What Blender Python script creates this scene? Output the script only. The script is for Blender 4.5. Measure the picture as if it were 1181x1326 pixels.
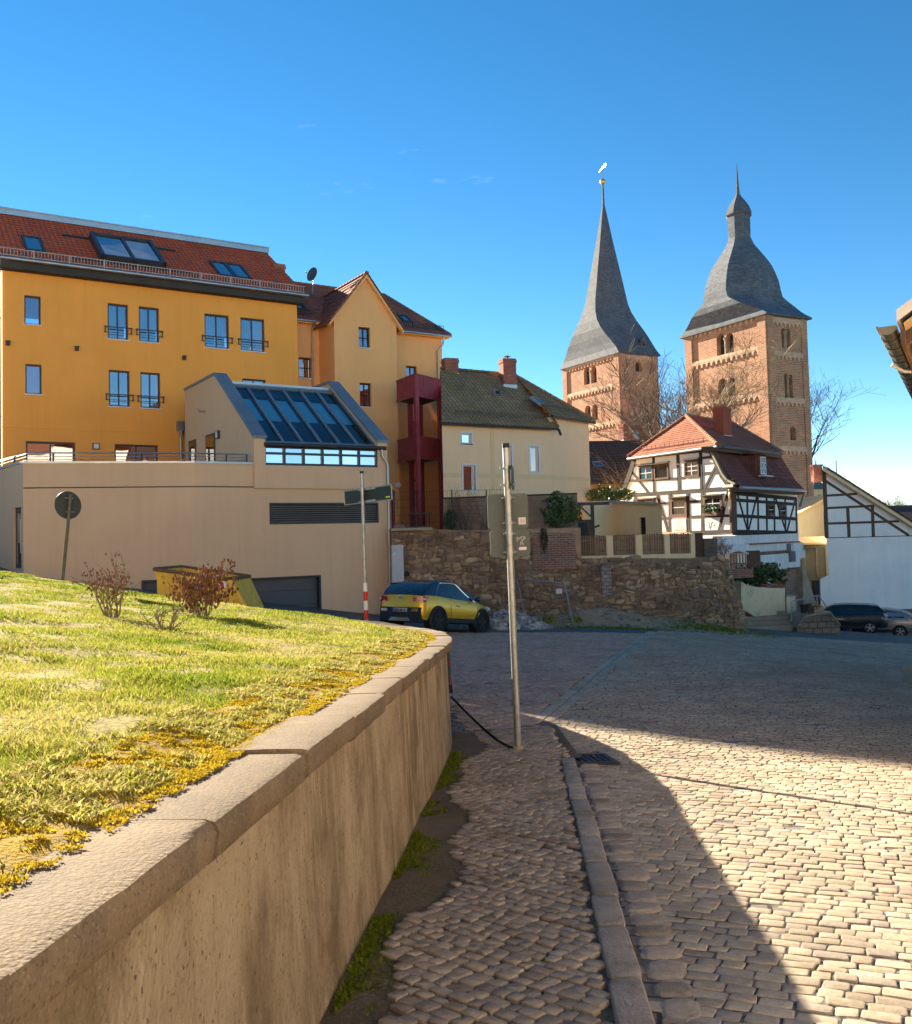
import bpy, math, random
import numpy as np
from mathutils import Vector, Matrix, noise as mnoise

for _o in list(bpy.data.objects):
    bpy.data.objects.remove(_o, do_unlink=True)
random.seed(7)
rng = np.random.default_rng(7)
SC = bpy.context.scene
COL = SC.collection
V = Vector
R_ = math.radians

# ------------------------------------------------------------------ camera
PITCH, ROLL, FPX = R_(2.5), R_(1.4), 1190.0
IW, IH, CYP = 1181.0, 1326.0, 642.0
_F = V((0, math.cos(PITCH), math.sin(PITCH)))
_U = V((0, -math.sin(PITCH), math.cos(PITCH)))
_R = V((1, 0, 0))
RR = _R * math.cos(ROLL) - _U * math.sin(ROLL)
UU = _R * math.sin(ROLL) + _U * math.cos(ROLL)
cd = bpy.data.cameras.new('camera')
cam = bpy.data.objects.new('camera', cd)
COL.objects.link(cam)
cam.matrix_world = Matrix(((RR.x, UU.x, -_F.x, 0), (RR.y, UU.y, -_F.y, 0), (RR.z, UU.z, -_F.z, 0), (0, 0, 0, 1)))
cd.sensor_fit = 'HORIZONTAL'
cd.sensor_width = 36.0
cd.lens = 36.0 * FPX / IW
cd.shift_y = -(IH / 2 - CYP) / IW
cd.clip_start, cd.clip_end = 0.05, 9000
SC.camera = cam

# ------------------------------------------------------------------ sky, sun, exposure
SUN_EL = R_(19.2)
SUN_AZ = R_(-38.5)                     # left of straight ahead
w = bpy.data.worlds.new('World'); SC.world = w; w.use_nodes = True
nt = w.node_tree; nt.nodes.clear()
sky = nt.nodes.new('ShaderNodeTexSky'); sky.sky_type = 'NISHITA'; sky.sun_disc = False
sky.sun_elevation = SUN_EL; sky.sun_rotation = SUN_AZ
sky.altitude = 0; sky.air_density = 0.6; sky.dust_density = 0.0; sky.ozone_density = 1.5
hsv = nt.nodes.new('ShaderNodeHueSaturation'); hsv.inputs['Saturation'].default_value = 1.32; hsv.inputs['Hue'].default_value = 0.5
tcw = nt.nodes.new('ShaderNodeTexCoord'); mpw = nt.nodes.new('ShaderNodeMapping'); mpw.inputs['Scale'].default_value = (1.6, 1.6, 7.0); nt.links.new(tcw.outputs['Generated'], mpw.inputs[0])
cn = nt.nodes.new('ShaderNodeTexNoise'); cn.inputs['Scale'].default_value = 2.3; cn.inputs['Detail'].default_value = 7; cn.inputs['Roughness'].default_value = .62; nt.links.new(mpw.outputs[0], cn.inputs['Vector'])
cr = nt.nodes.new('ShaderNodeMapRange'); nt.links.new(cn.outputs['Fac'], cr.inputs[0])
for _i, _v in enumerate((.66, .84, 0, .30)): cr.inputs[_i + 1].default_value = _v
cmx = nt.nodes.new('ShaderNodeMix'); cmx.data_type = 'RGBA'; cmx.inputs[7].default_value = (5.5, 5.6, 5.6, 1)     # thin wisps of cirrus
nt.links.new(cr.outputs[0], cmx.inputs[0])
bg = nt.nodes.new('ShaderNodeBackground'); bg.inputs['Strength'].default_value = 0.0385
wo = nt.nodes.new('ShaderNodeOutputWorld')
nt.links.new(sky.outputs[0], hsv.inputs['Color']); wbm = nt.nodes.new('ShaderNodeMix'); wbm.data_type = 'RGBA'; wbm.blend_type = 'MULTIPLY'; wbm.inputs[0].default_value = 1; wbm.inputs[7].default_value = (1.10, 1.0, .86, 1)   # the photograph's warm white balance
nt.links.new(hsv.outputs[0], wbm.inputs[6]); nt.links.new(wbm.outputs[2], cmx.inputs[6]); nt.links.new(cmx.outputs[2], bg.inputs['Color']); nt.links.new(bg.outputs[0], wo.inputs[0])
sl = bpy.data.lights.new('sun', 'SUN'); sl.energy = 3.4; sl.angle = R_(0.5); sl.color = (1.0, 0.86, 0.65)
so = bpy.data.objects.new('sun', sl); COL.objects.link(so)
_sd = V((math.sin(SUN_AZ) * math.cos(SUN_EL), math.cos(SUN_AZ) * math.cos(SUN_EL), math.sin(SUN_EL)))
so.rotation_euler = _sd.to_track_quat('Z', 'Y').to_euler(); so.location = (0, 0, 60)
SC.cycles.diffuse_bounces = 6; SC.cycles.max_bounces = 12
vs = SC.view_settings
vs.view_transform = 'Standard'; vs.look = 'None'; vs.gamma = 1; vs.exposure = 2.87; vs.use_curve_mapping = False

# ------------------------------------------------------------------ pixel helpers (measuring rays of the photograph)
def ray(px, py):
    return _F + RR * ((px - IW / 2) / FPX) + UU * ((CYP - py) / FPX)
def at(px, py, y):
    d = ray(px, py); return d * (y / d.y)
def proj(p):
    p = V(p); z = p.dot(_F)
    if z < 0.1: return (-9e9, -9e9)
    return (IW / 2 + FPX * p.dot(RR) / z, CYP - FPX * p.dot(UU) / z)
def inview(p, m=20):
    a, b = proj(p); return -m < a < IW + m and -m < b < IH + m

def sp(x, k=1.0):
    return math.log1p(math.exp(min(40, x * k))) / k
def sst(x, a, b):
    t = max(0.0, min(1.0, (x - a) / (b - a))); return t * t * (3 - 2 * t)
def G(x, y):                                  # street height
    z = -1.5 - .09 * y + .055 * sp(y - 11, 1.2)
    if x > 0: z -= .10 * (sp(x - 5, .8) - .02) * sst(y, 8, 24)
    k = sst(y, 13, 24)
    if k > 0: z += .165 * sp(-.6 - x, 1.2) * k
    if y > 55: z -= .0
    return z
def gp(px, py, h=0.0):                        # ray meets street
    d = ray(px, py); lo, hi = .5, 140.0
    for _ in range(46):
        m = (lo + hi) / 2; p = d * m
        if p.z > G(p.x, p.y) + h: lo = m
        else: hi = m
    return d * lo

# ------------------------------------------------------------------ mesh builder
class MB:
    def __init__(s): s.v = []; s.f = []; s.mi = []
    def add(s, vs, fs, mi=0):
        b = len(s.v); s.v.extend([tuple(p) for p in vs])
        for f in fs: s.f.append([b + i for i in f]); s.mi.append(mi)
    def hexa(s, a, mi=0):     # 8 corners: 0-3 bottom ring, 4-7 top ring
        s.add(a, [(3, 2, 1, 0), (4, 5, 6, 7), (0, 1, 5, 4), (1, 2, 6, 5), (2, 3, 7, 6), (3, 0, 4, 7)], mi)
    def box(s, fr, u0, u1, v0, v1, w0, w1, mi=0):
        P = fr.P
        s.hexa([P(u0, v0, w1), P(u1, v0, w1), P(u1, v0, w0), P(u0, v0, w0), P(u0, v1, w1), P(u1, v1, w1), P(u1, v1, w0), P(u0, v1, w0)], mi)
    def abox(s, c, d, mi=0, rz=0):
        c = V(c); x, y, z = d[0] / 2, d[1] / 2, d[2] / 2; ca, sa = math.cos(rz), math.sin(rz)
        q = lambda a, b, e: c + V((a * ca - b * sa, a * sa + b * ca, e))
        s.hexa([q(-x, -y, -z), q(x, -y, -z), q(x, y, -z), q(-x, y, -z), q(-x, -y, z), q(x, -y, z), q(x, y, z), q(-x, y, z)], mi)
    def quad(s, a, b, c, d, mi=0): s.add([a, b, c, d], [(0, 1, 2, 3)], mi)
    def slab(s, pts, off, mi=0):   # closed prism: polygon pts moved by off
        n = len(pts); off = V(off); a = [V(p) for p in pts]; b = [p + off for p in a]
        nrm = V((0, 0, 0))
        for i in range(n): nrm += (a[i] - a[0]).cross(a[(i + 1) % n] - a[0])
        if nrm.dot(off) > 0:
            a, b = b, a
        s.add(a + b, [list(range(n)), list(range(2 * n - 1, n - 1, -1))] + [(i, i + n, (i + 1) % n + n, (i + 1) % n) for i in range(n)], mi)
    def tube(s, path, r, n=6, mi=0, caps=True):
        path = [V(p) for p in path]; m = len(path)
        rs = r if isinstance(r, (list, tuple)) else [r] * m
        vs = []; prev = None
        for i, p in enumerate(path):
            d = (path[min(i + 1, m - 1)] - path[max(i - 1, 0)])
            d = d.normalized() if d.length > 1e-9 else V((0, 0, 1))
            if prev is None:
                a = d.orthogonal().normalized()
            else:
                a = prev - d * prev.dot(d)
                a = a.normalized() if a.length > 1e-6 else d.orthogonal().normalized()
            prev = a; b = d.cross(a)
            for k in range(n):
                t = 2 * math.pi * k / n
                vs.append(p + (a * math.cos(t) + b * math.sin(t)) * rs[i])
        fs = []
        for i in range(m - 1):
            for k in range(n):
                k2 = (k + 1) % n
                fs.append((i * n + k, i * n + k2, (i + 1) * n + k2, (i + 1) * n + k))
        if caps: fs.append(list(range(n - 1, -1, -1))); fs.append(list(range((m - 1) * n, m * n)))
        s.add(vs, fs, mi)
    def cyl(s, a, b, r, n=10, mi=0): s.tube([a, b], r, n, mi)
    def ball(s, c, r, n=8, m=5, mi=0, sq=(1, 1, 1)):
        c = V(c); vs = []; fs = []
        for i in range(m + 1):
            t = math.pi * i / m
            for k in range(n):
                a = 2 * math.pi * k / n
                vs.append(c + V((math.sin(t) * math.cos(a) * r * sq[0], math.sin(t) * math.sin(a) * r * sq[1], math.cos(t) * r * sq[2])))
        for i in range(m):
            for k in range(n):
                k2 = (k + 1) % n
                fs.append((i * n + k, (i + 1) * n + k, (i + 1) * n + k2, i * n + k2))
        s.add(vs, fs, mi)
    def loft(s, rings, mi=0, cap=True, closed=True):
        n = len(rings[0]); vs = [p for r in rings for p in r]; fs = []
        for i in range(len(rings) - 1):
            for k in range(n if closed else n - 1):
                k2 = (k + 1) % n
                fs.append((i * n + k, i * n + k2, (i + 1) * n + k2, (i + 1) * n + k))
        if cap: fs.append(list(range(n - 1, -1, -1))); fs.append(list(range((len(rings) - 1) * n, len(rings) * n)))
        s.add(vs, fs, mi)
    def build(s, name, mats, parent=None, smooth=None, kind=None, label=None, uv=True):
        if not isinstance(mats, (list, tuple)): mats = [mats]
        me = bpy.data.meshes.new(name)
        off = wloc(parent) if parent else V((0, 0, 0))
        va = np.array(s.v, dtype=np.float64).reshape(-1, 3) - np.array(off)
        me.from_pydata(va.tolist() if len(va) < 1 else va, [], s.f)
        for m in mats: me.materials.append(m)
        if len(mats) > 1: me.polygons.foreach_set('material_index', s.mi)
        if uv: autouv(me)
        if smooth is not None:
            me.polygons.foreach_set('use_smooth', [True] * len(me.polygons))
            me.set_sharp_from_angle(angle=R_(smooth))
        me.update()
        return link(name, me, parent, kind, label)

def wloc(o):
    v = V((0, 0, 0))
    while o: v = v + o.location; o = o.parent
    return v
def link(name, me, parent=None, kind=None, label=None):
    o = bpy.data.objects.new(name, me); COL.objects.link(o)
    if parent: o.parent = parent
    if kind: o['kind'] = kind
    if label: o['label'] = label
    return o
def autouv(me):
    nl = len(me.loops)
    if nl == 0: return
    lay = me.uv_layers.new(name='UVMap')
    co = np.empty(len(me.vertices) * 3); me.vertices.foreach_get('co', co); co = co.reshape(-1, 3)
    vi = np.empty(nl, dtype=np.int64); me.loops.foreach_get('vertex_index', vi)
    npol = len(me.polygons)
    nr = np.empty(npol * 3); me.polygons.foreach_get('normal', nr); nr = nr.reshape(-1, 3)
    tot = np.empty(npol, dtype=np.int64); me.polygons.foreach_get('loop_total', tot)
    N = np.repeat(nr, tot, axis=0)
    u = np.stack([-N[:, 1], N[:, 0], np.zeros(nl)], axis=1)
    L = np.linalg.norm(u, axis=1); flat = L < .12
    u[flat] = (1, 0, 0); L[flat] = 1; u /= L[:, None]
    v = np.cross(N, u)
    p = co[vi]
    uvs = np.stack([(p * u).sum(1), (p * v).sum(1)], axis=1)
    lay.data.foreach_set('uv', uvs.ravel())

def thing(name, label, cat, loc=(0, 0, 0), group=None):
    o = bpy.data.objects.new(name, None); COL.objects.link(o); o.empty_display_size = .2
    o.location = loc; o['label'] = label; o['category'] = cat
    if group: o['group'] = group
    return o
def tag(o, label, cat, group=None):
    o['label'] = label; o['category'] = cat
    if group: o['group'] = group
    return o
def copy_thing(src, loc, label=None, rz=None):
    def cp(o, par):
        c = o.copy(); COL.objects.link(c); c.parent = par
        for ch in [k for k in COL.objects if k.parent == o]: cp(ch, c)
        return c
    r = cp(src, None); r.location = loc
    if rz is not None: r.rotation_euler = (0, 0, rz)
    if label: r['label'] = label
    return r

class Fr:      # facade frame: u along the wall (to the right seen from the street), v = height, w = outwards
    def __init__(s, o, u):
        s.u = V((u[0], u[1], 0)).normalized(); s.n = V((s.u.y, -s.u.x, 0)); s.o = V((o[0], o[1], 0))
    def P(s, u, v, w=0): return s.o + s.u * u + s.n * w + V((0, 0, v))
    def uv(s, px, py, w=0):
        d = ray(px, py); o = s.o + s.n * w
        t = o.dot(s.n) / d.dot(s.n); p = d * t
        return ((p - s.o).dot(s.u), p.z)
    def rect(s, x0, y0, x1, y1, w=0):
        ym, xm = (y0 + y1) / 2, (x0 + x1) / 2
        return (s.uv(x0, ym, w)[0], s.uv(x1, ym, w)[0], s.uv(xm, y1, w)[1], s.uv(xm, y0, w)[1])
    def wz(s, px, py, u0):      # on the plane u = u0: returns (w, z)
        d = ray(px, py); o = s.o + s.u * u0
        t = o.dot(s.u) / d.dot(s.u); p = d * t
        return ((p - s.o).dot(s.n), p.z)

def wall(mb, fr, u0, u1, v0, v1, holes=(), depth=.22, w=0, mi=0, rmi=None):
    """flat wall with real openings; holes = (a, b, c, d[, arched])"""
    rmi = mi if rmi is None else rmi
    us = sorted({u0, u1, *[h[0] for h in holes], *[h[1] for h in holes]})
    vs_ = sorted({v0, v1, *[h[2] for h in holes], *[h[3] for h in holes]})
    us = [x for x in us if u0 - 1e-6 <= x <= u1 + 1e-6]; vs_ = [x for x in vs_ if v0 - 1e-6 <= x <= v1 + 1e-6]
    P = fr.P
    for i in range(len(us) - 1):
        for j in range(len(vs_) - 1):
            cu, cv = (us[i] + us[i + 1]) / 2, (vs_[j] + vs_[j + 1]) / 2
            if any(h[0] < cu < h[1] and h[2] < cv < h[3] for h in holes): continue
            mb.quad(P(us[i], vs_[j], w), P(us[i + 1], vs_[j], w), P(us[i + 1], vs_[j + 1], w), P(us[i], vs_[j + 1], w), mi)
    for h in holes:
        a, b, c, d = h[:4]
        if len(h) > 4 and h[4]:
            r = (b - a) / 2; m = (a + b) / 2; s0 = d - r; n = 8
            arc = [(m - r * math.cos(math.pi * k / n), s0 + r * math.sin(math.pi * k / n)) for k in range(n + 1)]
            for k in range(n):
                (p, q), (p2, q2) = arc[k], arc[k + 1]
                cx = a if k < n / 2 else b
                mb.add([P(p, q, w), P(p2, q2, w), P(cx, d, w)], [(0, 1, 2)], mi)
                mb.quad(P(p, q, w), P(p, q, w - depth), P(p2, q2, w - depth), P(p2, q2, w), rmi)
            mb.add([P(m, d, w), P(a, d, w), P(b, d, w)], [(0, 1, 2)], mi) if False else None
            top = s0
        else:
            top = d
            mb.quad(P(a, d, w), P(b, d, w), P(b, d, w - depth), P(a, d, w - depth), rmi)
        mb.quad(P(a, c, w), P(a, top, w), P(a, top, w - depth), P(a, c, w - depth), rmi)
        mb.quad(P(b, top, w), P(b, c, w), P(b, c, w - depth), P(b, top, w - depth), rmi)
        mb.quad(P(b, c, w), P(a, c, w), P(a, c, w - depth), P(b, c, w - depth), rmi)

# ------------------------------------------------------------------ materials
class NT:
    def __init__(s, name):
        s.m = bpy.data.materials.new(name); s.m.use_nodes = True; s.t = s.m.node_tree; s.t.nodes.clear()
        s.out = s.n('OutputMaterial'); s.tc = s.n('TexCoord')
    def n(s, k, **kw):
        x = s.t.nodes.new('ShaderNode' + k)
        for a, b in kw.items(): setattr(x, a, b)
        return x
    def l(s, a, b): s.t.links.new(a, b)
    def setin(s, sock, v):
        if hasattr(v, 'node'): s.l(v, sock)
        elif isinstance(v, tuple) and len(v) == 3 and sock.type == 'RGBA': sock.default_value = (*v, 1)
        else: sock.default_value = v
    def noise(s, scale, vec=None, detail=3, rough=.6, dist=0):
        x = s.n('TexNoise'); x.inputs['Scale'].default_value = scale; x.inputs['Detail'].default_value = detail
        x.inputs['Roughness'].default_value = rough; x.inputs['Distortion'].default_value = dist
        s.l(vec if vec is not None else s.tc.outputs['Object'], x.inputs['Vector']); return x.outputs['Fac']
    def map(s, scale, src='Object', rot=(0, 0, 0)):
        x = s.n('Mapping'); x.inputs['Scale'].default_value = scale; x.inputs['Rotation'].default_value = rot
        s.l(s.tc.outputs[src], x.inputs['Vector']); return x.outputs[0]
    def mix(s, f, a, b, blend='MIX'):
        x = s.n('Mix', data_type='RGBA', blend_type=blend); x.clamp_result = False
        s.setin(x.inputs[0], f); s.setin(x.inputs[6], a); s.setin(x.inputs[7], b); return x.outputs[2]
    def math(s, op, a, b=0.0, c=None, clamp=False):
        x = s.n('Math', operation=op, use_clamp=clamp); s.setin(x.inputs[0], a); s.setin(x.inputs[1], b)
        if c is not None: s.setin(x.inputs[2], c)
        return x.outputs[0]
    def rng(s, v, a, b, c=0.0, d=1.0):
        x = s.n('MapRange'); s.setin(x.inputs[0], v)
        for i, q in enumerate((a, b, c, d)): x.inputs[i + 1].default_value = q
        return x.outputs[0]
    def island(s):
        g = s.n('NewGeometry'); o = s.n('ObjectInfo')
        return s.math('FRACT', s.math('ADD', g.outputs['Random Per Island'], s.math('MULTIPLY', o.outputs['Random'], 3.7)))
    def bump(s, h, strength=.3, dist=.01, nrm=None):
        b = s.n('Bump'); b.inputs['Strength'].default_value = strength; b.inputs['Distance'].default_value = dist
        s.l(h, b.inputs['Height'])
        if nrm is not None: s.l(nrm, b.inputs['Normal'])
        return b.outputs[0]
    def fin(s, col, rough=.85, spec=.3, metal=0, nrm=None, **kw):
        p = s.n('BsdfPrincipled'); s.setin(p.inputs['Base Color'], col); s.setin(p.inputs['Roughness'], rough)
        p.inputs['Specular IOR Level'].default_value = spec; p.inputs['Metallic'].default_value = metal
        if nrm is not None: s.l(nrm, p.inputs['Normal'])
        for k, v in kw.items(): s.setin(p.inputs[k.replace('_', ' ')], v)
        s.l(p.outputs[0], s.out.inputs[0]); s.p = p; return s.m

def mul(c, k): return tuple(x * k for x in c)
def plain(name, col, rough=.8, var=.18, scale=1.5, bump=.25, bs=60, bd=.006, spec=.25, metal=0, col2=None, c2=(.5, .65), c2s=.8, streak=0.0, isl=0.0, coat=0.0):
    t = NT(name)
    c = t.mix(t.rng(t.noise(scale, detail=5), .25, .75), mul(col, 1 - var), mul(col, 1 + var))
    if isl: c = t.mix(1.0, c, t.rng(t.island(), 0, 1, 1 - isl, 1 + isl), 'MULTIPLY')
    if col2: c = t.mix(t.rng(t.noise(c2s, detail=6, rough=.7), c2[0], c2[1]), c, col2)
    if streak:
        s_ = t.noise(1.0, t.map((3.5, 3.5, .22)), detail=5, rough=.7)
        c = t.mix(t.rng(s_, .48, .72, 0, streak), c, mul(col, .45))
    fine = t.noise(bs, detail=2)
    c = t.mix(t.rng(fine, .2, .8, 0, .25), c, mul(col, .7))
    kw = {}
    if coat: kw = dict(Coat_Weight=coat, Coat_Roughness=.05)
    return t.fin(c, rough, spec, metal, t.bump(fine, bump, bd) if bump else None, **kw)
def brickmat(name, c1, c2, mort, bw, bh, ms=.012, bump=.5, dark=None, rough=.9, var=.3, off=.5, weather=.4, wcol=(.12, .10, .085)):
    t = NT(name)
    b = t.n('TexBrick'); b.offset = off
    t.l(t.tc.outputs['UV'], b.inputs['Vector'])
    for k, v in (('Color1', c1), ('Color2', c2), ('Mortar', mort)): b.inputs[k].default_value = (*v, 1)
    for k, v in (('Scale', 1.0), ('Brick Width', bw), ('Row Height', bh), ('Mortar Size', ms), ('Mortar Smooth', .3), ('Bias', 0.0)): b.inputs[k].default_value = v
    c = t.mix(1.0, b.outputs['Color'], t.rng(t.noise(.7, detail=6, rough=.75), .25, .75, 1 - var, 1 + var), 'MULTIPLY')
    c = t.mix(1.0, c, t.rng(t.noise(9, detail=3), .25, .75, 1 - var * .6, 1 + var * .6), 'MULTIPLY')
    if weather: c = t.mix(t.rng(t.noise(.45, detail=7, rough=.75), .5, .68, 0, weather), c, wcol)
    h = t.math('SUBTRACT', t.noise(25, detail=2), b.outputs['Fac'])
    return t.fin(c, rough, .2, 0, t.bump(h, bump, .02))
def slatemat(name, col, bw, bh):
    return brickmat(name, mul(col, .8), mul(col, 1.25), mul(col, .45), bw, bh, .012, .35, rough=.8, var=.2, weather=.25, wcol=mul(col, 1.5))
def glassmat(name, tint=(.36, .46, .56), refl=.22, rough=.01):
    t = NT(name)
    tr = t.n('BsdfTransparent'); tr.inputs[0].default_value = (*tint, 1)
    gl = t.n('BsdfGlossy'); gl.inputs['Roughness'].default_value = rough; gl.inputs[0].default_value = (.95, .97, 1, 1)
    fr = t.n('Fresnel'); fr.inputs[0].default_value = 1.5
    nz = t.bump(t.noise(.9, detail=1), .06, .05); t.l(nz, gl.inputs['Normal'])
    mx = t.n('MixShader'); t.l(t.math('ADD', fr.outputs[0], refl, clamp=True), mx.inputs[0]); t.l(tr.outputs[0], mx.inputs[1]); t.l(gl.outputs[0], mx.inputs[2])
    t.l(mx.outputs[0], t.out.inputs[0]); return t.m
def settmat(name, cols, dirt=(.05, .04, .03), patch=(1.1, .14)):
    t = NT(name); i = t.island()
    r = t.n('ValToRGB'); e = r.color_ramp.elements
    e[0].color = (*cols[0], 1); e[0].position = 0
    e[1].color = (*cols[-1], 1); e[1].position = 1
    for k, c in enumerate(cols[1:-1]):
        x = e.new((k + 1) / (len(cols) - 1)); x.color = (*c, 1)
    t.l(i, r.inputs[0])
    c = t.mix(1.0, r.outputs[0], t.rng(t.noise(28, detail=5, rough=.7), .2, .8, .72, 1.28), 'MULTIPLY')
    c = t.mix(1.0, c, t.rng(t.noise(patch[0], detail=5), .3, .7, 1 - patch[1], 1 + patch[1]), 'MULTIPLY')
    c = t.mix(t.rng(t.noise(2.0, detail=7, rough=.8), .54, .72, 0, .65), c, dirt)
    c = t.mix(t.rng(t.noise(110, detail=3, rough=.7), .55, .75, 0, .55), c, mul(dirt, 1.3))
    return t.fin(c, t.rng(t.noise(12), .2, .8, .85, 1), .10, 0, t.bump(t.noise(55, detail=6, rough=.8), .6, .012))

mt = {}
mt['orange'] = plain('orange render', (.95, .395, .07), var=.07, scale=.4, bump=.2, bs=90, streak=.12)
mt['peach'] = plain('peach render', (.93, .48, .18), var=.07, scale=.5, bump=.2, bs=80, streak=.10)
mt['cream'] = plain('cream render', (.92, .63, .36), var=.06, scale=.4, bump=.15, bs=80, streak=.08)
mt['creamband'] = plain('cream band', (.80, .58, .30), var=.05)
mt['beige'] = plain('taupe render', (.70, .475, .28), var=.06, scale=.4, bump=.25, bs=90, streak=.12)
mt['yellowwall'] = plain('yellow render', (.90, .64, .34), var=.07, scale=.6, streak=.12)
mt['white'] = plain('white limewash', (.90, .85, .77), var=.07, scale=1.0, bump=.25, bs=30, streak=.12)
mt['whitestucco'] = plain('rough white stucco', (.88, .84, .77), var=.07, scale=.8, bump=.8, bs=14, bd=.03, streak=.12)
mt['dirtywhite'] = plain('dirty white plaster', (.72, .68, .64), var=.16, scale=1.3, bump=.3, bs=25, streak=.3)
mt['anthracite'] = plain('anthracite metal', (.030, .034, .038), rough=.45, var=.15, bump=.02, spec=.5)
mt['bluemetal'] = plain('blue grey sheet metal', (.17, .215, .245), rough=.5, var=.22, scale=.9, bump=.05, spec=.4, metal=.2)
mt['zinc'] = plain('zinc sheet', (.40, .41, .41), rough=.38, var=.15, bump=.04, metal=.85)
mt['galv'] = plain('galvanised steel', (.34, .355, .36), rough=.42, var=.16, scale=9, bump=.05, metal=.7, col2=(.24, .24, .23), c2s=14)
mt['darkmetal'] = plain('dark painted metal', (.035, .033, .03), rough=.5, var=.2, bump=.05, spec=.4)
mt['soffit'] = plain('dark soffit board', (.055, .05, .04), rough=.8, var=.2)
mt['whitetrim'] = plain('white painted trim', (.72, .70, .68), rough=.5, var=.06, bump=.05)
mt['blacktimber'] = plain('black tarred timber', (.030, .024, .022), rough=.8, var=.35, scale=6, bump=.5, bs=30, col2=(.07, .055, .045), c2s=3)
mt['browntimber'] = plain('weathered brown timber', (.115, .068, .045), rough=.8, var=.3, scale=5, bump=.5, bs=30)
mt['maroon'] = plain('maroon stained wood', (.30, .052, .066), rough=.55, var=.25, scale=4, bump=.2, bs=30)
mt['picket'] = plain('stained picket wood', (.28, .155, .08), rough=.75, var=.3, scale=5, bump=.4, bs=40, isl=.25)
mt['brickred'] = brickmat('red chimney brick', (.36, .085, .045), (.27, .06, .035), (.36, .25, .2), .24, .075, .011, .4, weather=.15)
mt['towerbrick'] = brickmat('old tower brick', (.52, .235, .125), (.35, .145, .078), (.52, .36, .24), .42, .15, .028, .7, var=.28, weather=.65, wcol=(.33, .215, .14))
mt['wallbrick'] = brickmat('old wall brick', (.33, .14, .085), (.24, .10, .065), (.33, .25, .19), .26, .085, .018, .9, var=.35, weather=.5)
mt['blockwall'] = brickmat('rendered block wall', (.30, .205, .14), (.26, .175, .12), (.23, .16, .11), .6, .3, .015, .3, var=.25, weather=.4, wcol=(.13, .11, .09))
mt['slate'] = slatemat('roof slate', (.115, .13, .15), .32, .2)
mt['slatelight'] = slatemat('dome slate', (.125, .14, .16), .36, .22)
mt['rooforange'] = brickmat('orange roof tile', (.44, .175, .10), (.33, .125, .075), (.16, .06, .04), .26, 10, .02, .3, var=.2, off=0, weather=.15)
mt['roofred'] = brickmat('new red roof tile', (.50, .115, .052), (.42, .092, .043), (.2, .05, .025), .22, 10, .022, .3, var=.12, off=0, weather=.06)
mt['roofbrown'] = brickmat('brown red roof tile', (.33, .13, .085), (.25, .098, .066), (.12, .05, .035), .24, 10, .02, .35, var=.25, off=0, weather=.3)
mt['roofmoss'] = brickmat('mossy roof tile', (.34, .225, .125), (.28, .19, .095), (.10, .08, .04), .24, 10, .025, .5, var=.35, off=0, weather=.5, wcol=(.23, .17, .085))
mt['roofdark'] = brickmat('dark roof tile', (.115, .078, .06), (.085, .06, .048), (.04, .03, .025), .24, 10, .02, .35, var=.25, off=0, weather=.3)
mt['mansard'] = brickmat('dark red mansard tile', (.25, .082, .06), (.17, .06, .048), (.08, .035, .025), .17, 10, .02, .35, var=.35, off=0, weather=.3, wcol=(.06, .035, .028))
mt['glass'] = glassmat('window glass')
mt['glassdark'] = glassmat('dark window glass', (.3, .34, .36), .18)
mt['glassroof'] = glassmat('roof glazing', (.93, .98, .98), .0)
mt['curtain'] = plain('white curtain', (.46, .48, .52), rough=.9, var=.05, bump=0)
mt['framebrown'] = plain('dark brown window frame', (.05, .022, .016), rough=.5, var=.15)
mt['roofblind'] = plain('pale roof blind', (.85, .90, .86), rough=.8, var=.03, bump=0)
mt['blinds'] = plain('pale blind', (.55, .62, .62), rough=.8, var=.05)
mt['concrete'] = plain('weathered concrete', (.40, .30, .20), var=.22, scale=2.2, bump=.9, bs=55, bd=.02, col2=(.20, .155, .105), c2s=1.2)
mt['redbands'] = plain('red reflective band', (.55, .03, .02), rough=.4, var=.1, bump=0)
mt['yellowskip'] = plain('yellow skip paint', (.72, .45, .06), rough=.6, var=.2, scale=3, col2=(.16, .09, .04), c2=(.58, .66), c2s=5)
mt['gold'] = plain('gilding', (.95, .62, .16), rough=.42, var=.05, bump=0, metal=1)
mt['steel'] = plain('stainless rail', (.6, .6, .58), rough=.3, var=.1, bump=0, metal=.9)
mt['rubber'] = plain('tyre rubber', (.02, .02, .02), rough=.85, var=.2, bump=.1)
mt['blackplastic'] = plain('black plastic', (.022, .022, .023), rough=.6, var=.15, bump=.05)
mt['signback'] = plain('grey green sign back', (.10, .118, .112), rough=.75, var=.12, scale=3, bump=.02, spec=.12)
mt['signdark'] = plain('dark sign back', (.012, .022, .020), rough=.6, var=.15, bump=.02, spec=.5)
mt['paper'] = plain('sticker', (.62, .57, .56), rough=.6, var=.05, bump=0)
mt['ink'] = plain('ink', (.08, .08, .085), rough=.7, var=.05, bump=0)
mt['bark'] = plain('bark', (.13, .10, .075), var=.3, scale=6, bump=.8, bs=30)
mt['twig'] = plain('bare twigs', (.20, .15, .10), var=.3, scale=2, bump=0)
mt['stonewarm'] = plain('stone slab', (.33, .27, .19), var=.2, scale=3, bump=.7, bs=30, streak=.2)
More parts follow.
